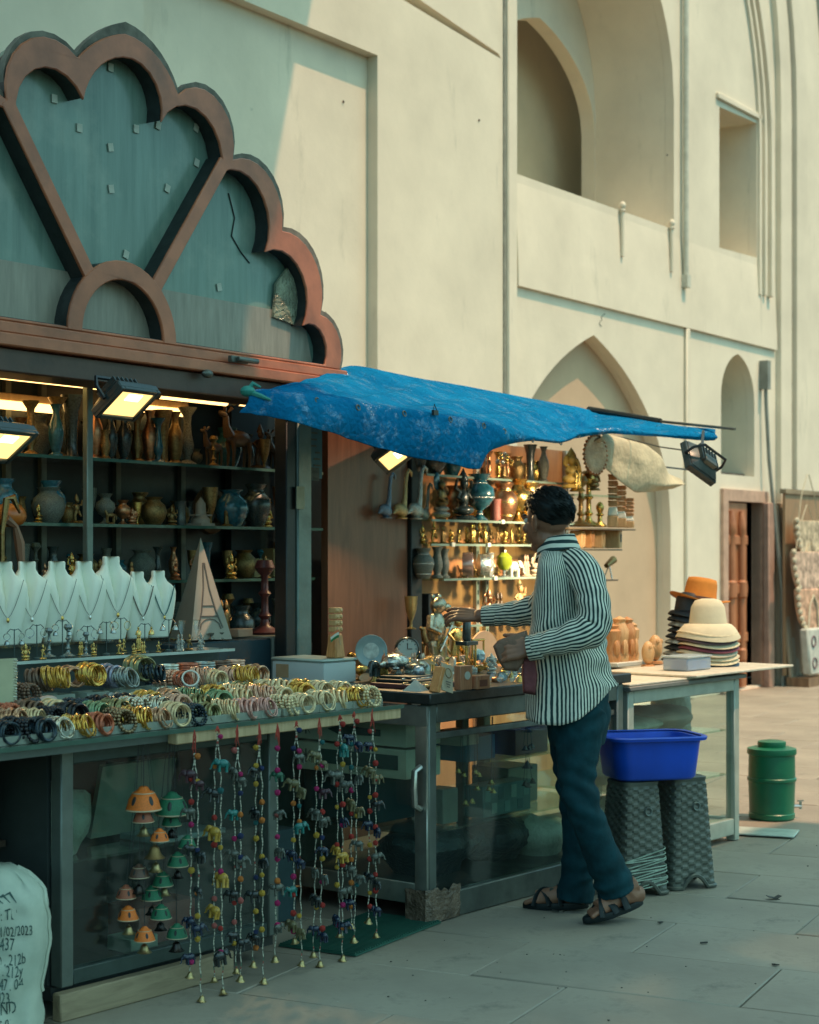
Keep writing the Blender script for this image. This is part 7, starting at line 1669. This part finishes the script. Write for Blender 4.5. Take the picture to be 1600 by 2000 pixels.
for v in lf.V:
    w = sackw(v[2]); a = -math.acos(max(-.97,min(.97,v[0]/w))); q = sackpt(a, v[2]); V.append((v[0], q.y-.002, v[2]))
lf.V = V; tag(lf.build('leaf_emblem', mat('stencil_ink', (.012,.035,.035)), sk), kind='stuff')
# ================================================================ the man at the counter
FD = Vector((-.90,.436,0)); RD = Vector((.436,.90,0)); UPV = Vector((0,0,1))
root = Vector((.60, 6.70, 0))
man = thing('person', 'man in a striped shirt and teal trousers, cloth in hand, reaching over the counter', 'person', root)
def W_(px, py, Z): return onz(px, py, Z) - root
def bake(mb, name, m, parent, voxel, smooth_it=4, disp=None, angle=180):
    me = bpy.data.meshes.new(name); me.from_pydata(mb.V, [], mb.F); o = bpy.data.objects.new(name, me); COL.objects.link(o)
    r = o.modifiers.new('r','REMESH'); r.mode = 'VOXEL'; r.voxel_size = voxel; r.use_smooth_shade = True
    s = o.modifiers.new('s','SMOOTH'); s.factor = .5; s.iterations = smooth_it
    dg = bpy.context.evaluated_depsgraph_get(); me2 = bpy.data.meshes.new_from_object(o.evaluated_get(dg)); bpy.data.objects.remove(o); bpy.data.meshes.remove(me)
    me2.name = name; me2.materials.clear(); me2.materials.append(m)
    if disp:
        nr = [Vector(v.normal) for v in me2.vertices]
        for v, n in zip(me2.vertices, nr): v.co = v.co + n*disp(v.co)
    me2.polygons.foreach_set('use_smooth', [True]*len(me2.polygons)); me2.update()
    return link(name, me2, parent)
SKIN = mat('skin', (.27,.125,.075), rough=.5, var=.14, scale=18, bump=.12, bscale=160, bdist=.002)
b = MB()
# core under the clothes
b.tube([W_(1112,1400,6.68), W_(1108,1300,6.68), W_(1108,1200,6.68), W_(1100,1130,6.68), W_(1092,1090,6.68)], [.10,.105,.105,.10,.055], 14)
b.tube([W_(1095,1110,6.68), W_(1088,1075,6.67), W_(1078,1050,6.665), W_(1070,1020,6.66)], [.062,.056,.056,.06], 14)
# head in its own frame: forward hf, right hr
hf = Vector((-.66,.75,0)).normalized(); hr = Vector((hf.y, -hf.x, 0)); HC = W_(1069,1016,6.66)
HM = Matrix.Translation(HC) @ Matrix((( hr.x, hf.x, 0, 0),(hr.y, hf.y, 0, 0),(0,0,1,0),(0,0,0,1))) @ Euler((radians(-8),0,0)).to_matrix().to_4x4()
h = MB()
h.ell((0,-.012,.022), (.074,.095,.088), 20, 14).ell((0,.030,-.030), (.064,.064,.075), 18, 12).ell((0,.045,-.092), (.040,.042,.030), 14, 8).ell((0,.010,-.075), (.058,.058,.045), 14, 8)
h.ell((0,.092,.022), (.050,.012,.012), 10, 6)                                   # brow
h.tube([(0,.092,.012),(0,.108,-.012),(0,.116,-.030)], [.009,.012,.014], 9).ell((-.012,.100,-.032), (.010,.010,.008), 8, 6).ell((.012,.100,-.032), (.010,.010,.008), 8, 6)
h.ell((0,.086,-.060), (.024,.012,.008), 10, 6).ell((0,.084,-.070), (.021,.012,.008), 10, 6).ell((0,.080,-.100), (.020,.014,.014), 10, 6)
for s in (-1,1):
    h.ell((s*.042,.068,-.022), (.022,.022,.022), 10, 8)
    h.ell((s*.074,-.002,-.012), (.009,.022,.034), 10, 8, rot=(.15,0,s*.35)).ell((s*.079,-.010,.004), (.008,.016,.018), 10, 8, rot=(.15,0,s*.4)).ell((s*.072,.006,-.040), (.008,.010,.012), 8, 6)
h.xf(HM); b.add(h.V, h.F)
# arms inside the sleeves
ARM_N = [W_(1134,1106,6.53), W_(1158,1150,6.47), W_(1168,1205,6.43), W_(1130,1240,6.42), W_(1086,1252,6.42), W_(1042,1262,6.43), W_(1030,1264,6.44)]
b.tube([W_(1110,1112,6.62)]+ARM_N, [.05,.05,.047,.042,.04,.036,.030,.028], 12)
ARM_F = [W_(1085,1120,6.80), W_(1070,1160,6.90), W_(1052,1192,6.99), W_(1010,1199,7.02), W_(960,1202,7.05), W_(930,1203,7.06)]
b.tube([W_(1098,1112,6.72)]+ARM_F, [.05,.05,.046,.042,.038,.031,.027], 12)
# hands
def hand(c, fd, nd, thumb, curls, lens=(.066,.074,.070,.056), spread=.16, scale=1.0):
    """c: wrist; fd: finger direction; nd: back of the hand; thumb: +1/-1 side."""
    fd = fd.normalized(); nd = (nd - fd*nd.dot(fd)).normalized(); sd = fd.cross(nd)*thumb; H = MB()
    palm = c + fd*.048*scale
    for k in range(4):
        o = (1.5-k)*.0205*scale
        H.tube([c + sd*o*.55, c + fd*.05*scale + sd*o*.95, c + fd*.088*scale + sd*o*1.05], [.013*scale,.0145*scale,.0115*scale], 8)
        p = c + fd*.086*scale + sd*o*1.12; d = (fd + sd*(1.5-k)*spread).normalized(); cur = curls[k]; pts = [p]; L = lens[k]*scale
        for j, fr in enumerate((.42,.32,.26)):
            a = cur*(j+.6); dd = d*cos(a) - nd*sin(a); p = p + dd*L*fr; pts.append(p)
        H.tube(pts, [.0100*scale,.0092*scale,.0084*scale,.0068*scale], 8)
        H.ell(pts[-1], .0068*scale, 8, 6); H.ell(pts[0], .0105*scale, 8, 6); H.ell(pts[1], .0094*scale, 8, 6)
    t0 = c + fd*.018*scale + sd*.026*scale; d1 = (fd*.62 + sd*.72 - nd*.25).normalized(); d2 = (fd*.92 + sd*.25 - nd*.30).normalized()
    H.tube([t0, t0+d1*.036*scale, t0+d1*.036*scale+d2*.030*scale, t0+d1*.036*scale+d2*.054*scale], [.015*scale,.0115*scale,.0100*scale,.0076*scale], 8)
    H.ell(t0+d1*.036*scale+d2*.054*scale, .0076*scale, 8, 6)
    return H
H1 = hand(W_(932,1204,7.06), Vector((-.90,.25,.10)), Vector((-.05,-.55,.83)), 1, (.32,.42,.5,.55))
b.add(H1.V, H1.F)
H2_ = hand(W_(1034,1264,6.44), Vector((-.86,.10,-.12)), Vector((.05,-.92,.30)), 1, (.85,.9,.9,.85), spread=.05)
b.add(H2_.V, H2_.F)
# legs inside the trousers, ankles and feet
b.tube([W_(1132,1390,6.60), W_(1129,1480,6.56), W_(1138,1575,6.535), W_(1170,1655,6.56), W_(1210,1725,6.59), W_(1236,1752,6.61)], [.07,.06,.050,.046,.038,.040], 12)
b.tube([W_(1112,1390,6.76), W_(1120,1480,6.78), W_(1126,1570,6.80), W_(1126,1680,6.80), W_(1128,1755,6.80)], [.07,.06,.050,.046,.040], 12)
toeN = Vector((.680,6.535,.030))-root; heelN = Vector((.905,6.625,.085))-root
toeF = Vector((.485,6.845,.022))-root; heelF = Vector((.705,6.79,.035))-root
def foot(heel, toe):
    H = MB(); d = (toe-heel); L = d.length; d = d/L; up = (UPV - d*UPV.dot(d)).normalized(); s = d.cross(up)
    H.tube([heel+up*.012, heel+d*.04+up*.022, heel+d*.10+up*.026, heel+d*.16+up*.016, heel+d*.20+up*.010], [.030,.036,.034,.038,.036], 12, sq=1.0)
    H.tube([heel+up*.06+d*.02, heel+d*.07+up*.052, heel+d*.13+up*.03], [.036,.034,.026], 10)
    for k in range(5):
        o = (k-2)*.0165; l = (.045,.043,.040,.035,.030)[k]; r = (.0115,.009,.0088,.0085,.008)[k]
        p0 = heel+d*.195+s*o+up*.004; H.tube([p0, p0+d*l*.5+up*.006, p0+d*l-up*.002], [r*1.1,r,r*.9], 8); H.ell(p0+d*l-up*.002, r*.9, 8, 6)
    return H, d, up, s
FN, dN, uN, sN = foot(heelN, toeN); b.add(FN.V, FN.F); FF, dF, uF, sF = foot(heelF, toeF); b.add(FF.V, FF.F)
bake(b, 'body', SKIN, man, .0042, 3)
# eyes
for s in (-1,1):
    e = HM @ Vector((s*.030,.083,.010)); MB().ell((0,0,0), .011, 12, 8).build('eye', mat('eye_white', (.6,.57,.5), rough=.2), man, e)
    e2 = HM @ Vector((s*.030,.0905,.010)); MB().ell((0,0,0), .0055, 10, 6).build('iris', mat('iris', (.02,.012,.008), rough=.15), man, e2)
    MB().tube([HM @ Vector((s*.012,.093,.030)), HM @ Vector((s*.030,.093,.036)), HM @ Vector((s*.050,.082,.030))], [.003,.0042,.002], 6).build('eyebrow', mat('hair_black', (.008,.012,.012), rough=.45), man)
# hair: cap with uneven clumped surface, nape low, hairline high at the front
HAIR = mat('hair_black', (.008,.012,.012), rough=.45)
hb = MB().ell((0,0,0), 1.0, 44, 30); V = []
for v in hb.V:
    x, y, z = v; n = noise.noise(Vector((x*3,y*3,z*3+4))); n2 = noise.noise(Vector((x*9,y*9,z*5)))
    f = 1+.030*n+.028*n2
    lim = -.62 + .95*max(0, y)**1.0 + (.38 if abs(x) > .62 and y > -.55 else 0)*max(0, min(1, (y+.55)*1.6))     # lower edge of the hair
    X, Y, Z = x*.081*f, y*.103*f-.016, z*.098*f+.030
    if z < lim: k = max(0, 1-(lim-z)*2.2); k = .72+.28*k; X, Y, Z = X*k, (Y+.016)*k-.016, .030+(lim*.098)*.98+(z-lim)*.02
    V.append((X, Y, Z))
hb.V = V; hb.xf(HM)
hair = hb.build('hair', HAIR, man, angle=180)
st = MB(); rs = random.Random(4)
for i in range(900):
    a = rs.uniform(0, 2*pi); el = rs.uniform(-.35, 1.35); x, y, z = cos(a)*cos(el), sin(a)*cos(el), sin(el)
    if z < -.5 + .95*max(0,y) + (.38 if abs(x) > .62 and y > -.5 else 0)*max(0,min(1,(y+.55)*1.6)): continue
    p = Vector((x*.082, y*.104-.016, z*.099+.030)); t = Vector((-y*.4, x*.2, 0)) + Vector((x*.12,-.55+y*.1,-.45)); n = Vector((x,y,z)); t = (t - n*t.dot(n)).normalized()
    st.tube([HM @ (p-n*.004), HM @ (p+t*.016+n*.004), HM @ (p+t*.032+n*rs.uniform(-.002,.005))], [.0022,.0018,.0004], 3)
tag(st.build('hair_locks', HAIR, man), kind='stuff')
# ---------------------------------------------------------------- shirt
def stripe_mat(name='striped_cotton', ):
    m, nt, bs, tc = _base(name); uv = nt.nodes.new('ShaderNodeUVMap'); sp = nt.nodes.new('ShaderNodeSeparateXYZ'); nt.links.new(uv.outputs[0], sp.inputs[0])
    nz = _noise(nt, uv.outputs[0], 1.3, 3); ad = nt.nodes.new('ShaderNodeMath'); ad.operation = 'MULTIPLY_ADD'; ad.inputs[1].default_value = .28; nt.links.new(nz, ad.inputs[0]); nt.links.new(sp.outputs['X'], ad.inputs[2])
    fr = nt.nodes.new('ShaderNodeMath'); fr.operation = 'FRACT'; nt.links.new(ad.outputs[0], fr.inputs[0])
    tr = nt.nodes.new('ShaderNodeMath'); tr.operation = 'PINGPONG'; tr.inputs[1].default_value = .5; nt.links.new(fr.outputs[0], tr.inputs[0])
    f = _ramp(nt, tr.outputs[0], .235, .275)
    c = _mix(nt, (.70,.71,.61), (.022,.048,.05), f); nt.links.new(c, bs.inputs['Base Color']); bs.inputs['Roughness'].default_value = .8; bs.inputs['Specular IOR Level'].default_value = .2
    _bump(nt, bs, _noise(nt, tc.outputs['Object'], 60, 5, .7), .3, .004); return m
STRP = stripe_mat()
tab = [(1064,1066,1110,.066),(1080,1056,1124,.100),(1092,1051,1140,.150),(1106,1048,1154,.185),(1130,1046,1164,.200),(1160,1043,1168,.203),(1200,1038,1172,.200),(1240,1034,1178,.196),(1280,1030,1185,.195),(1320,1028,1194,.195),(1340,1027,1199,.196)]
def interp(y):
    for q in range(len(tab)-1):
        if tab[q][0] <= y <= tab[q+1][0]:
            t = (y-tab[q][0])/(tab[q+1][0]-tab[q][0]); return [tab[q][j]+(tab[q+1][j]-tab[q][j])*t for j in range(1,4)]
    return list(tab[-1][1:])
def hem(x):
    P = [(1020,1398),(1060,1407),(1095,1408),(1130,1396),(1165,1372),(1205,1334)]
    for q in range(len(P)-1):
        if x <= P[q+1][0]: t = (x-P[q][0])/(P[q+1][0]-P[q][0]); return P[q][1]+(P[q+1][1]-P[q][1])*max(0,t)
    return P[-1][1]
NA = 96; rings = []; ys = [1064,1072,1080,1086,1092,1099,1106,1116]+list(range(1128,1341,7)); NST = 70
def fold(th, y):
    g = 0
    g += .0045*noise.noise(Vector((cos(th)*2.2, sin(th)*2.2, y*.018)))
    g += .0055*sin(y*.16 + 3.0*th + 2*noise.noise(Vector((th, y*.02, 1))))*max(0, min(1, (y-1180)/80))*max(0, sin(th*1.0-1.0))
    g += .004*sin(9*th+y*.015)*max(0, min(1, (y-1240)/90))
    g += .006*noise.noise(Vector((cos(th)*1.5+5, sin(th)*1.5, y*.03)))*max(0,min(1,(y-1120)/60)) + .0045*sin(y*.10-4*th+3*noise.noise(Vector((th*.8, y*.012, 8))))*max(0, min(1, (y-1150)/60))
    return g
def tring(y, yo=None):
    L, R, B = interp(min(y,1340)); w = (R-L)/2*.0019982; A = sqrt(max(1e-4, w*w-(.436*B)**2))/.90; c = W_((L+R)/2, y, 6.66); O = []
    for k in range(NA):
        th = 2*pi*k/NA; e = 2/2.35; cx = abs(cos(th))**e*(1 if cos(th) > 0 else -1); sx = abs(sin(th))**e*(1 if sin(th) > 0 else -1)
        p = c + FD*(A*cx) + RD*(B*sx); n = (FD*cos(th)+RD*sin(th)); p = p + n*fold(th, y)
        O.append(p)
    return O
for y in ys: rings.append(tring(y))
last = rings[-1]
for s in range(1, 10):
    f = s/9; O = []
    for p in last:
        px = 800+F*(p.x+root.x)/(p.y+root.y); yh = hem(px); yy = 1340+(yh-1340)*f
        z = CAMH-(yy-1080)/F*6.66; cxy = Vector((W_(1113,1340,6.66).x, W_(1113,1340,6.66).y, 0)); o2 = Vector((p.x, p.y, 0)); dr = (o2-cxy).normalized()
        O.append(Vector((p.x, p.y, z)) + dr*(.006*f*sin(yy*.05+px*.09)+.004*f))
    rings.append(O)
sm = MB().loft(rings, cap=False, uvs=lambda i, k: (k*NST/NA, i*.3))
shirt = sm.build('shirt', STRP, man, angle=180)
sol = shirt.modifiers.new('s','SOLIDIFY'); sol.thickness = .003; sol.offset = -1
def sleeve(name, path, rad, nst, wr, seed, sub=6, n=40):
    P = []; Rr = []
    for i in range(len(path)-1):
        for s in range(sub):
            t = s/sub; a = path[max(0,i-1)]; d = path[min(len(path)-1,i+2)]; P.append(crm(a, path[i], path[i+1], d, t)); Rr.append(rad[i]+(rad[i+1]-rad[i])*t)
    P.append(path[-1]); Rr.append(rad[-1]); rings = []; up = None; m = len(P)
    for i, p in enumerate(P):
        d = (P[min(i+1,m-1)]-P[max(i-1,0)]).normalized()
        if up is None: up = Vector((.1,.9,.3))
        up = (up-d*up.dot(d)).normalized(); q = d.cross(up); L = []
        for k in range(n):
            th = 2*pi*k/n; f = i/m
            g = wr*(.55*noise.noise(Vector((cos(th)*1.6+seed, sin(th)*1.6, i*.30)))+.50*sin(i*1.15+2.2*th+seed+2.5*noise.noise(Vector((th*.7,i*.18,seed)))))*(.35+.9*sin(pi*min(1,f*1.02))**1)
            L.append(p+up*((Rr[i]+g)*cos(th))+q*((Rr[i]+g)*sin(th)))
        rings.append(L)
    o = MB().loft(rings, cap=False, uvs=lambda i, k: (k*nst/n, i*.3)).build(name, STRP, shirt, angle=180)
    s_ = o.modifiers.new('s','SOLIDIFY'); s_.thickness = .003; s_.offset = -1; s2 = o.modifiers.new('b','SUBSURF'); s2.levels = 1; s2.render_levels = 1
    return P
PN = [W_(1118,1098,6.60), W_(1140,1118,6.52), W_(1153,1150,6.47), W_(1160,1188,6.43), W_(1158,1222,6.42), W_(1136,1238,6.41), W_(1096,1250,6.41), W_(1062,1258,6.42), W_(1040,1262,6.43)]
sleeve('sleeve', PN, [.062,.068,.064,.063,.068,.067,.053,.047,.044], 25, .0075, 1.0)
PF = [W_(1092,1112,6.76), W_(1078,1150,6.86), W_(1058,1186,6.96), W_(1020,1197,7.01), W_(980,1200,7.04), W_(946,1202,7.055)]
sleeve('sleeve', PF, [.07,.068,.062,.056,.047,.040], 23, .0065, 4.0)
def cuff(p, d, r):
    d = d.normalized(); L = []
    for t, rr in ((-.004,r*1.02),(0,r*1.06),(.05,r*1.04),(.054,r*.98)): L.append((t, rr))
    up = Vector((0,.2,1)); up = (up-d*up.dot(d)).normalized(); q = d.cross(up); rings = [[p+d*t+up*(rr*cos(2*pi*k/28))+q*(rr*sin(2*pi*k/28)) for k in range(28)] for t, rr in L]
    o = MB().loft(rings, cap=False, uvs=lambda i, k: (k*20/28, i*.3)).build('cuff', STRP, shirt, angle=70)
cuff(PN[-1]+Vector((.035,0,0)), PN[-1]-PN[-2], .047); cuff(PF[-1]+Vector((.045,-.01,0)), PF[-1]-PF[-2], .041)
# collar: stand and turned down leaf, points at the throat
rings = []
for (yy, w_, dz) in ((1050,.062,0),(1046,.066,0),(1058,.074,0),(1078,.089,1)):
    O = []; c = W_(1088 if yy < 1060 else 1090, yy, 6.665)
    for k in range(40):
        th = 2*pi*k/40; p = c + FD*(w_*cos(th)*1.02) + RD*(w_*sin(th)*1.12) + UPV*(-.030*max(0, cos(th))+.012*max(0,-cos(th)))
        if dz: p = p - UPV*.016*max(0, cos(th))**3
        O.append(p)
    rings.append(O)
o = MB().loft(rings, cap=False, uvs=lambda i, k: (i*1.1+k*.04, k*.1)).build('collar', STRP, shirt, angle=60); s_ = o.modifiers.new('s','SOLIDIFY'); s_.thickness = .004; s_ = o.modifiers.new('b','SUBSURF'); s_.levels = 1; s_.render_levels = 1
for q in range(6):
    y = 1110+48*q; L, R, B = interp(min(1340,y)); p = W_(L+2.5, y, 6.69); MB().ell((0,0,0), (.005,.005,.005), 8, 5).build('button', mat('button', (.5,.48,.4), rough=.3), shirt, p)
# ---------------------------------------------------------------- trousers
JEAN = mat('teal_denim', (.004,.036,.048), rough=.85, var=.35, scale=16, bump=.35, bscale=240, bdist=.002)
t_ = MB()
def ering(px0, px1, y, Bm, Zc): 
    w = (px1-px0)/2*.0019982; A = sqrt(max(1e-4, w*w-(.436*Bm)**2))/.90; c = W_((px0+px1)/2, y, Zc); return [c + FD*(A*cos(2*pi*k/32)) + RD*(Bm*sin(2*pi*k/32)) for k in range(32)]
t_.loft([ering(1052,1182,1318,.165,6.66), ering(1054,1190,1345,.175,6.66), ering(1060,1194,1385,.175,6.665), ering(1066,1192,1420,.165,6.67), ering(1074,1182,1455,.13,6.67)])
t_.tube([W_(1138,1385,6.60), W_(1130,1430,6.575), W_(1128,1480,6.56), W_(1128,1530,6.545), W_(1140,1580,6.53), W_(1160,1630,6.545), W_(1180,1680,6.565), W_(1198,1722,6.58), W_(1205,1742,6.585)], [.100,.094,.081,.072,.068,.067,.069,.074,.078], 24)
t_.tube([W_(1118,1390,6.76), W_(1116,1440,6.77), W_(1119,1490,6.79), W_(1124,1540,6.80), W_(1130,1590,6.80), W_(1132,1640,6.80), W_(1131,1690,6.80), W_(1125,1735,6.80), W_(1122,1758,6.80)], [.098,.090,.080,.073,.069,.067,.068,.073,.077], 24)
def jw(p):
    z = p.z; x = p.x; g = .0035*noise.noise(p*14) + .0022*noise.noise(p*34)
    k = max(0, 1-abs(z-.50)/.16); g += .0065*k*sin(z*95 + x*40 + 3*noise.noise(p*7))
    k2 = max(0, 1-abs(z-.80)/.12); g += .005*k2*sin(z*70 - x*55 + 3*noise.noise(p*6))
    k3 = max(0, 1-abs(z-.14)/.13); g += .006*k3*sin(z*85 - x*30 + 3*noise.noise(p*8)); return g
tro = bake(t_, 'trousers', JEAN, man, .006, 4, jw)
pk = []; 
for (x, y, Z) in ((1140,1382,6.50),(1160,1395,6.52),(1180,1398,6.56)): pk.append(W_(x,y,Z)+Vector((0,-.0,0)))
MB().tube(pk, .002, 5).build('pocket_seam', mat('seam_thread', (.03,.10,.11), rough=.8), tro)
# ---------------------------------------------------------------- sandals
RUB = mat('black_rubber', (.012,.018,.020), rough=.45, var=.3)
def sandal(heel, toe, d, up, s, nm):
    o = thing_part(nm); prof = []
    n = 28; out = []
    for k in range(n):
        a = 2*pi*k/n; x = .130*cos(a); w_ = .046 if x > 0 else .038; out.append((x*1.03, w_*sin(a)*(1.0-.10*cos(a*2))))
    c = heel + (toe-heel)*.50 + d*.012 - up*.028
    rings = [[c + d*x*f + s*y*f + up*z for x, y in out] for z, f in ((0,.96),(.004,1.0),(.020,1.0),(.026,.97))]
    MB().loft(rings).build('sole', RUB, o, angle=50)
    for (t0, t1, hgt) in ((.140,.205,.050),(.205,.140,.052),(.095,.110,.070)):
        L = []
        for k in range(9):
            a = k/8; yy = (a-.5)*2; x = t0+(t1-t0)*a; L.append(heel + d*x + s*yy*.046 + up*(-.012+hgt*(1-yy*yy)**.6))
        MB().tube(L, [.019]*9, 10, sq=.28).build('strap', RUB, o)
    MB().box((0,0,0),(.016,.004,.010)).build('buckle', ALUD, o, heel + d*.135 + up*.052 - s*.020, (0,0,.4))
def thing_part(nm):
    e = bpy.data.objects.new(nm, None); COL.objects.link(e); e.parent = man; return e
sandal(heelN, toeN, dN, uN, sN, 'sandal'); sandal(heelF, toeF, dF, uF, sF, 'sandal')
# ---------------------------------------------------------------- cloth held in the left hand
CLT = mat('brown_duster', (.20,.12,.085), rough=.9, var=.15, scale=20, bump=.4); CLT2 = mat('maroon_cloth', (.16,.045,.05), rough=.9, var=.2, scale=20, bump=.4)
cr = onz(1005, 1275, 6.46)
cl = thing('dusting_cloth', 'brown folded dusting cloth hanging from the hand of the man', 'cloth', cr)
def sheet(pts, Z, th, m, nm, seed):
    P = [onz(x, y, Z)-cr for x, y in pts]; c = sum(P, Vector())/len(P); rings = []
    for f in (1.0,.8,.55,.3,.08):
        L = []
        for i in range(len(P)):
            for s in range(5):
                p = P[i].lerp(P[(i+1) % len(P)], s/5); p = c + (p-c)*f; g = th*(1-f)**.6 + .010*noise.noise(Vector((p.x*22+seed, p.z*22, f)))*(1-f*.3)
                L.append(p + Vector((0,-g,0)))
        rings.append(L)
    back = [[Vector((p.x, -p.y*.6+.004, p.z)) for p in L] for L in rings[1:]]
    MB().loft(list(reversed(back))+rings).build(nm, m, cl, angle=180)
sheet([(1000,1240),(1029,1231),(1036,1262),(1029,1286),(1011,1311),(986,1310),(973,1290),(963,1262),(974,1250)], 6.46, .022, CLT, 'folded_cloth', 2)
sheet([(1021,1280),(1044,1282),(1050,1318),(1046,1358),(1022,1354),(1019,1318)], 6.48, .014, CLT2, 'hanging_end', 6)

for m_ in ('teal_denim','black_rubber','hair_black'):
    MATS[m_].node_tree.nodes['Principled BSDF'].inputs['Specular IOR Level'].default_value = .22
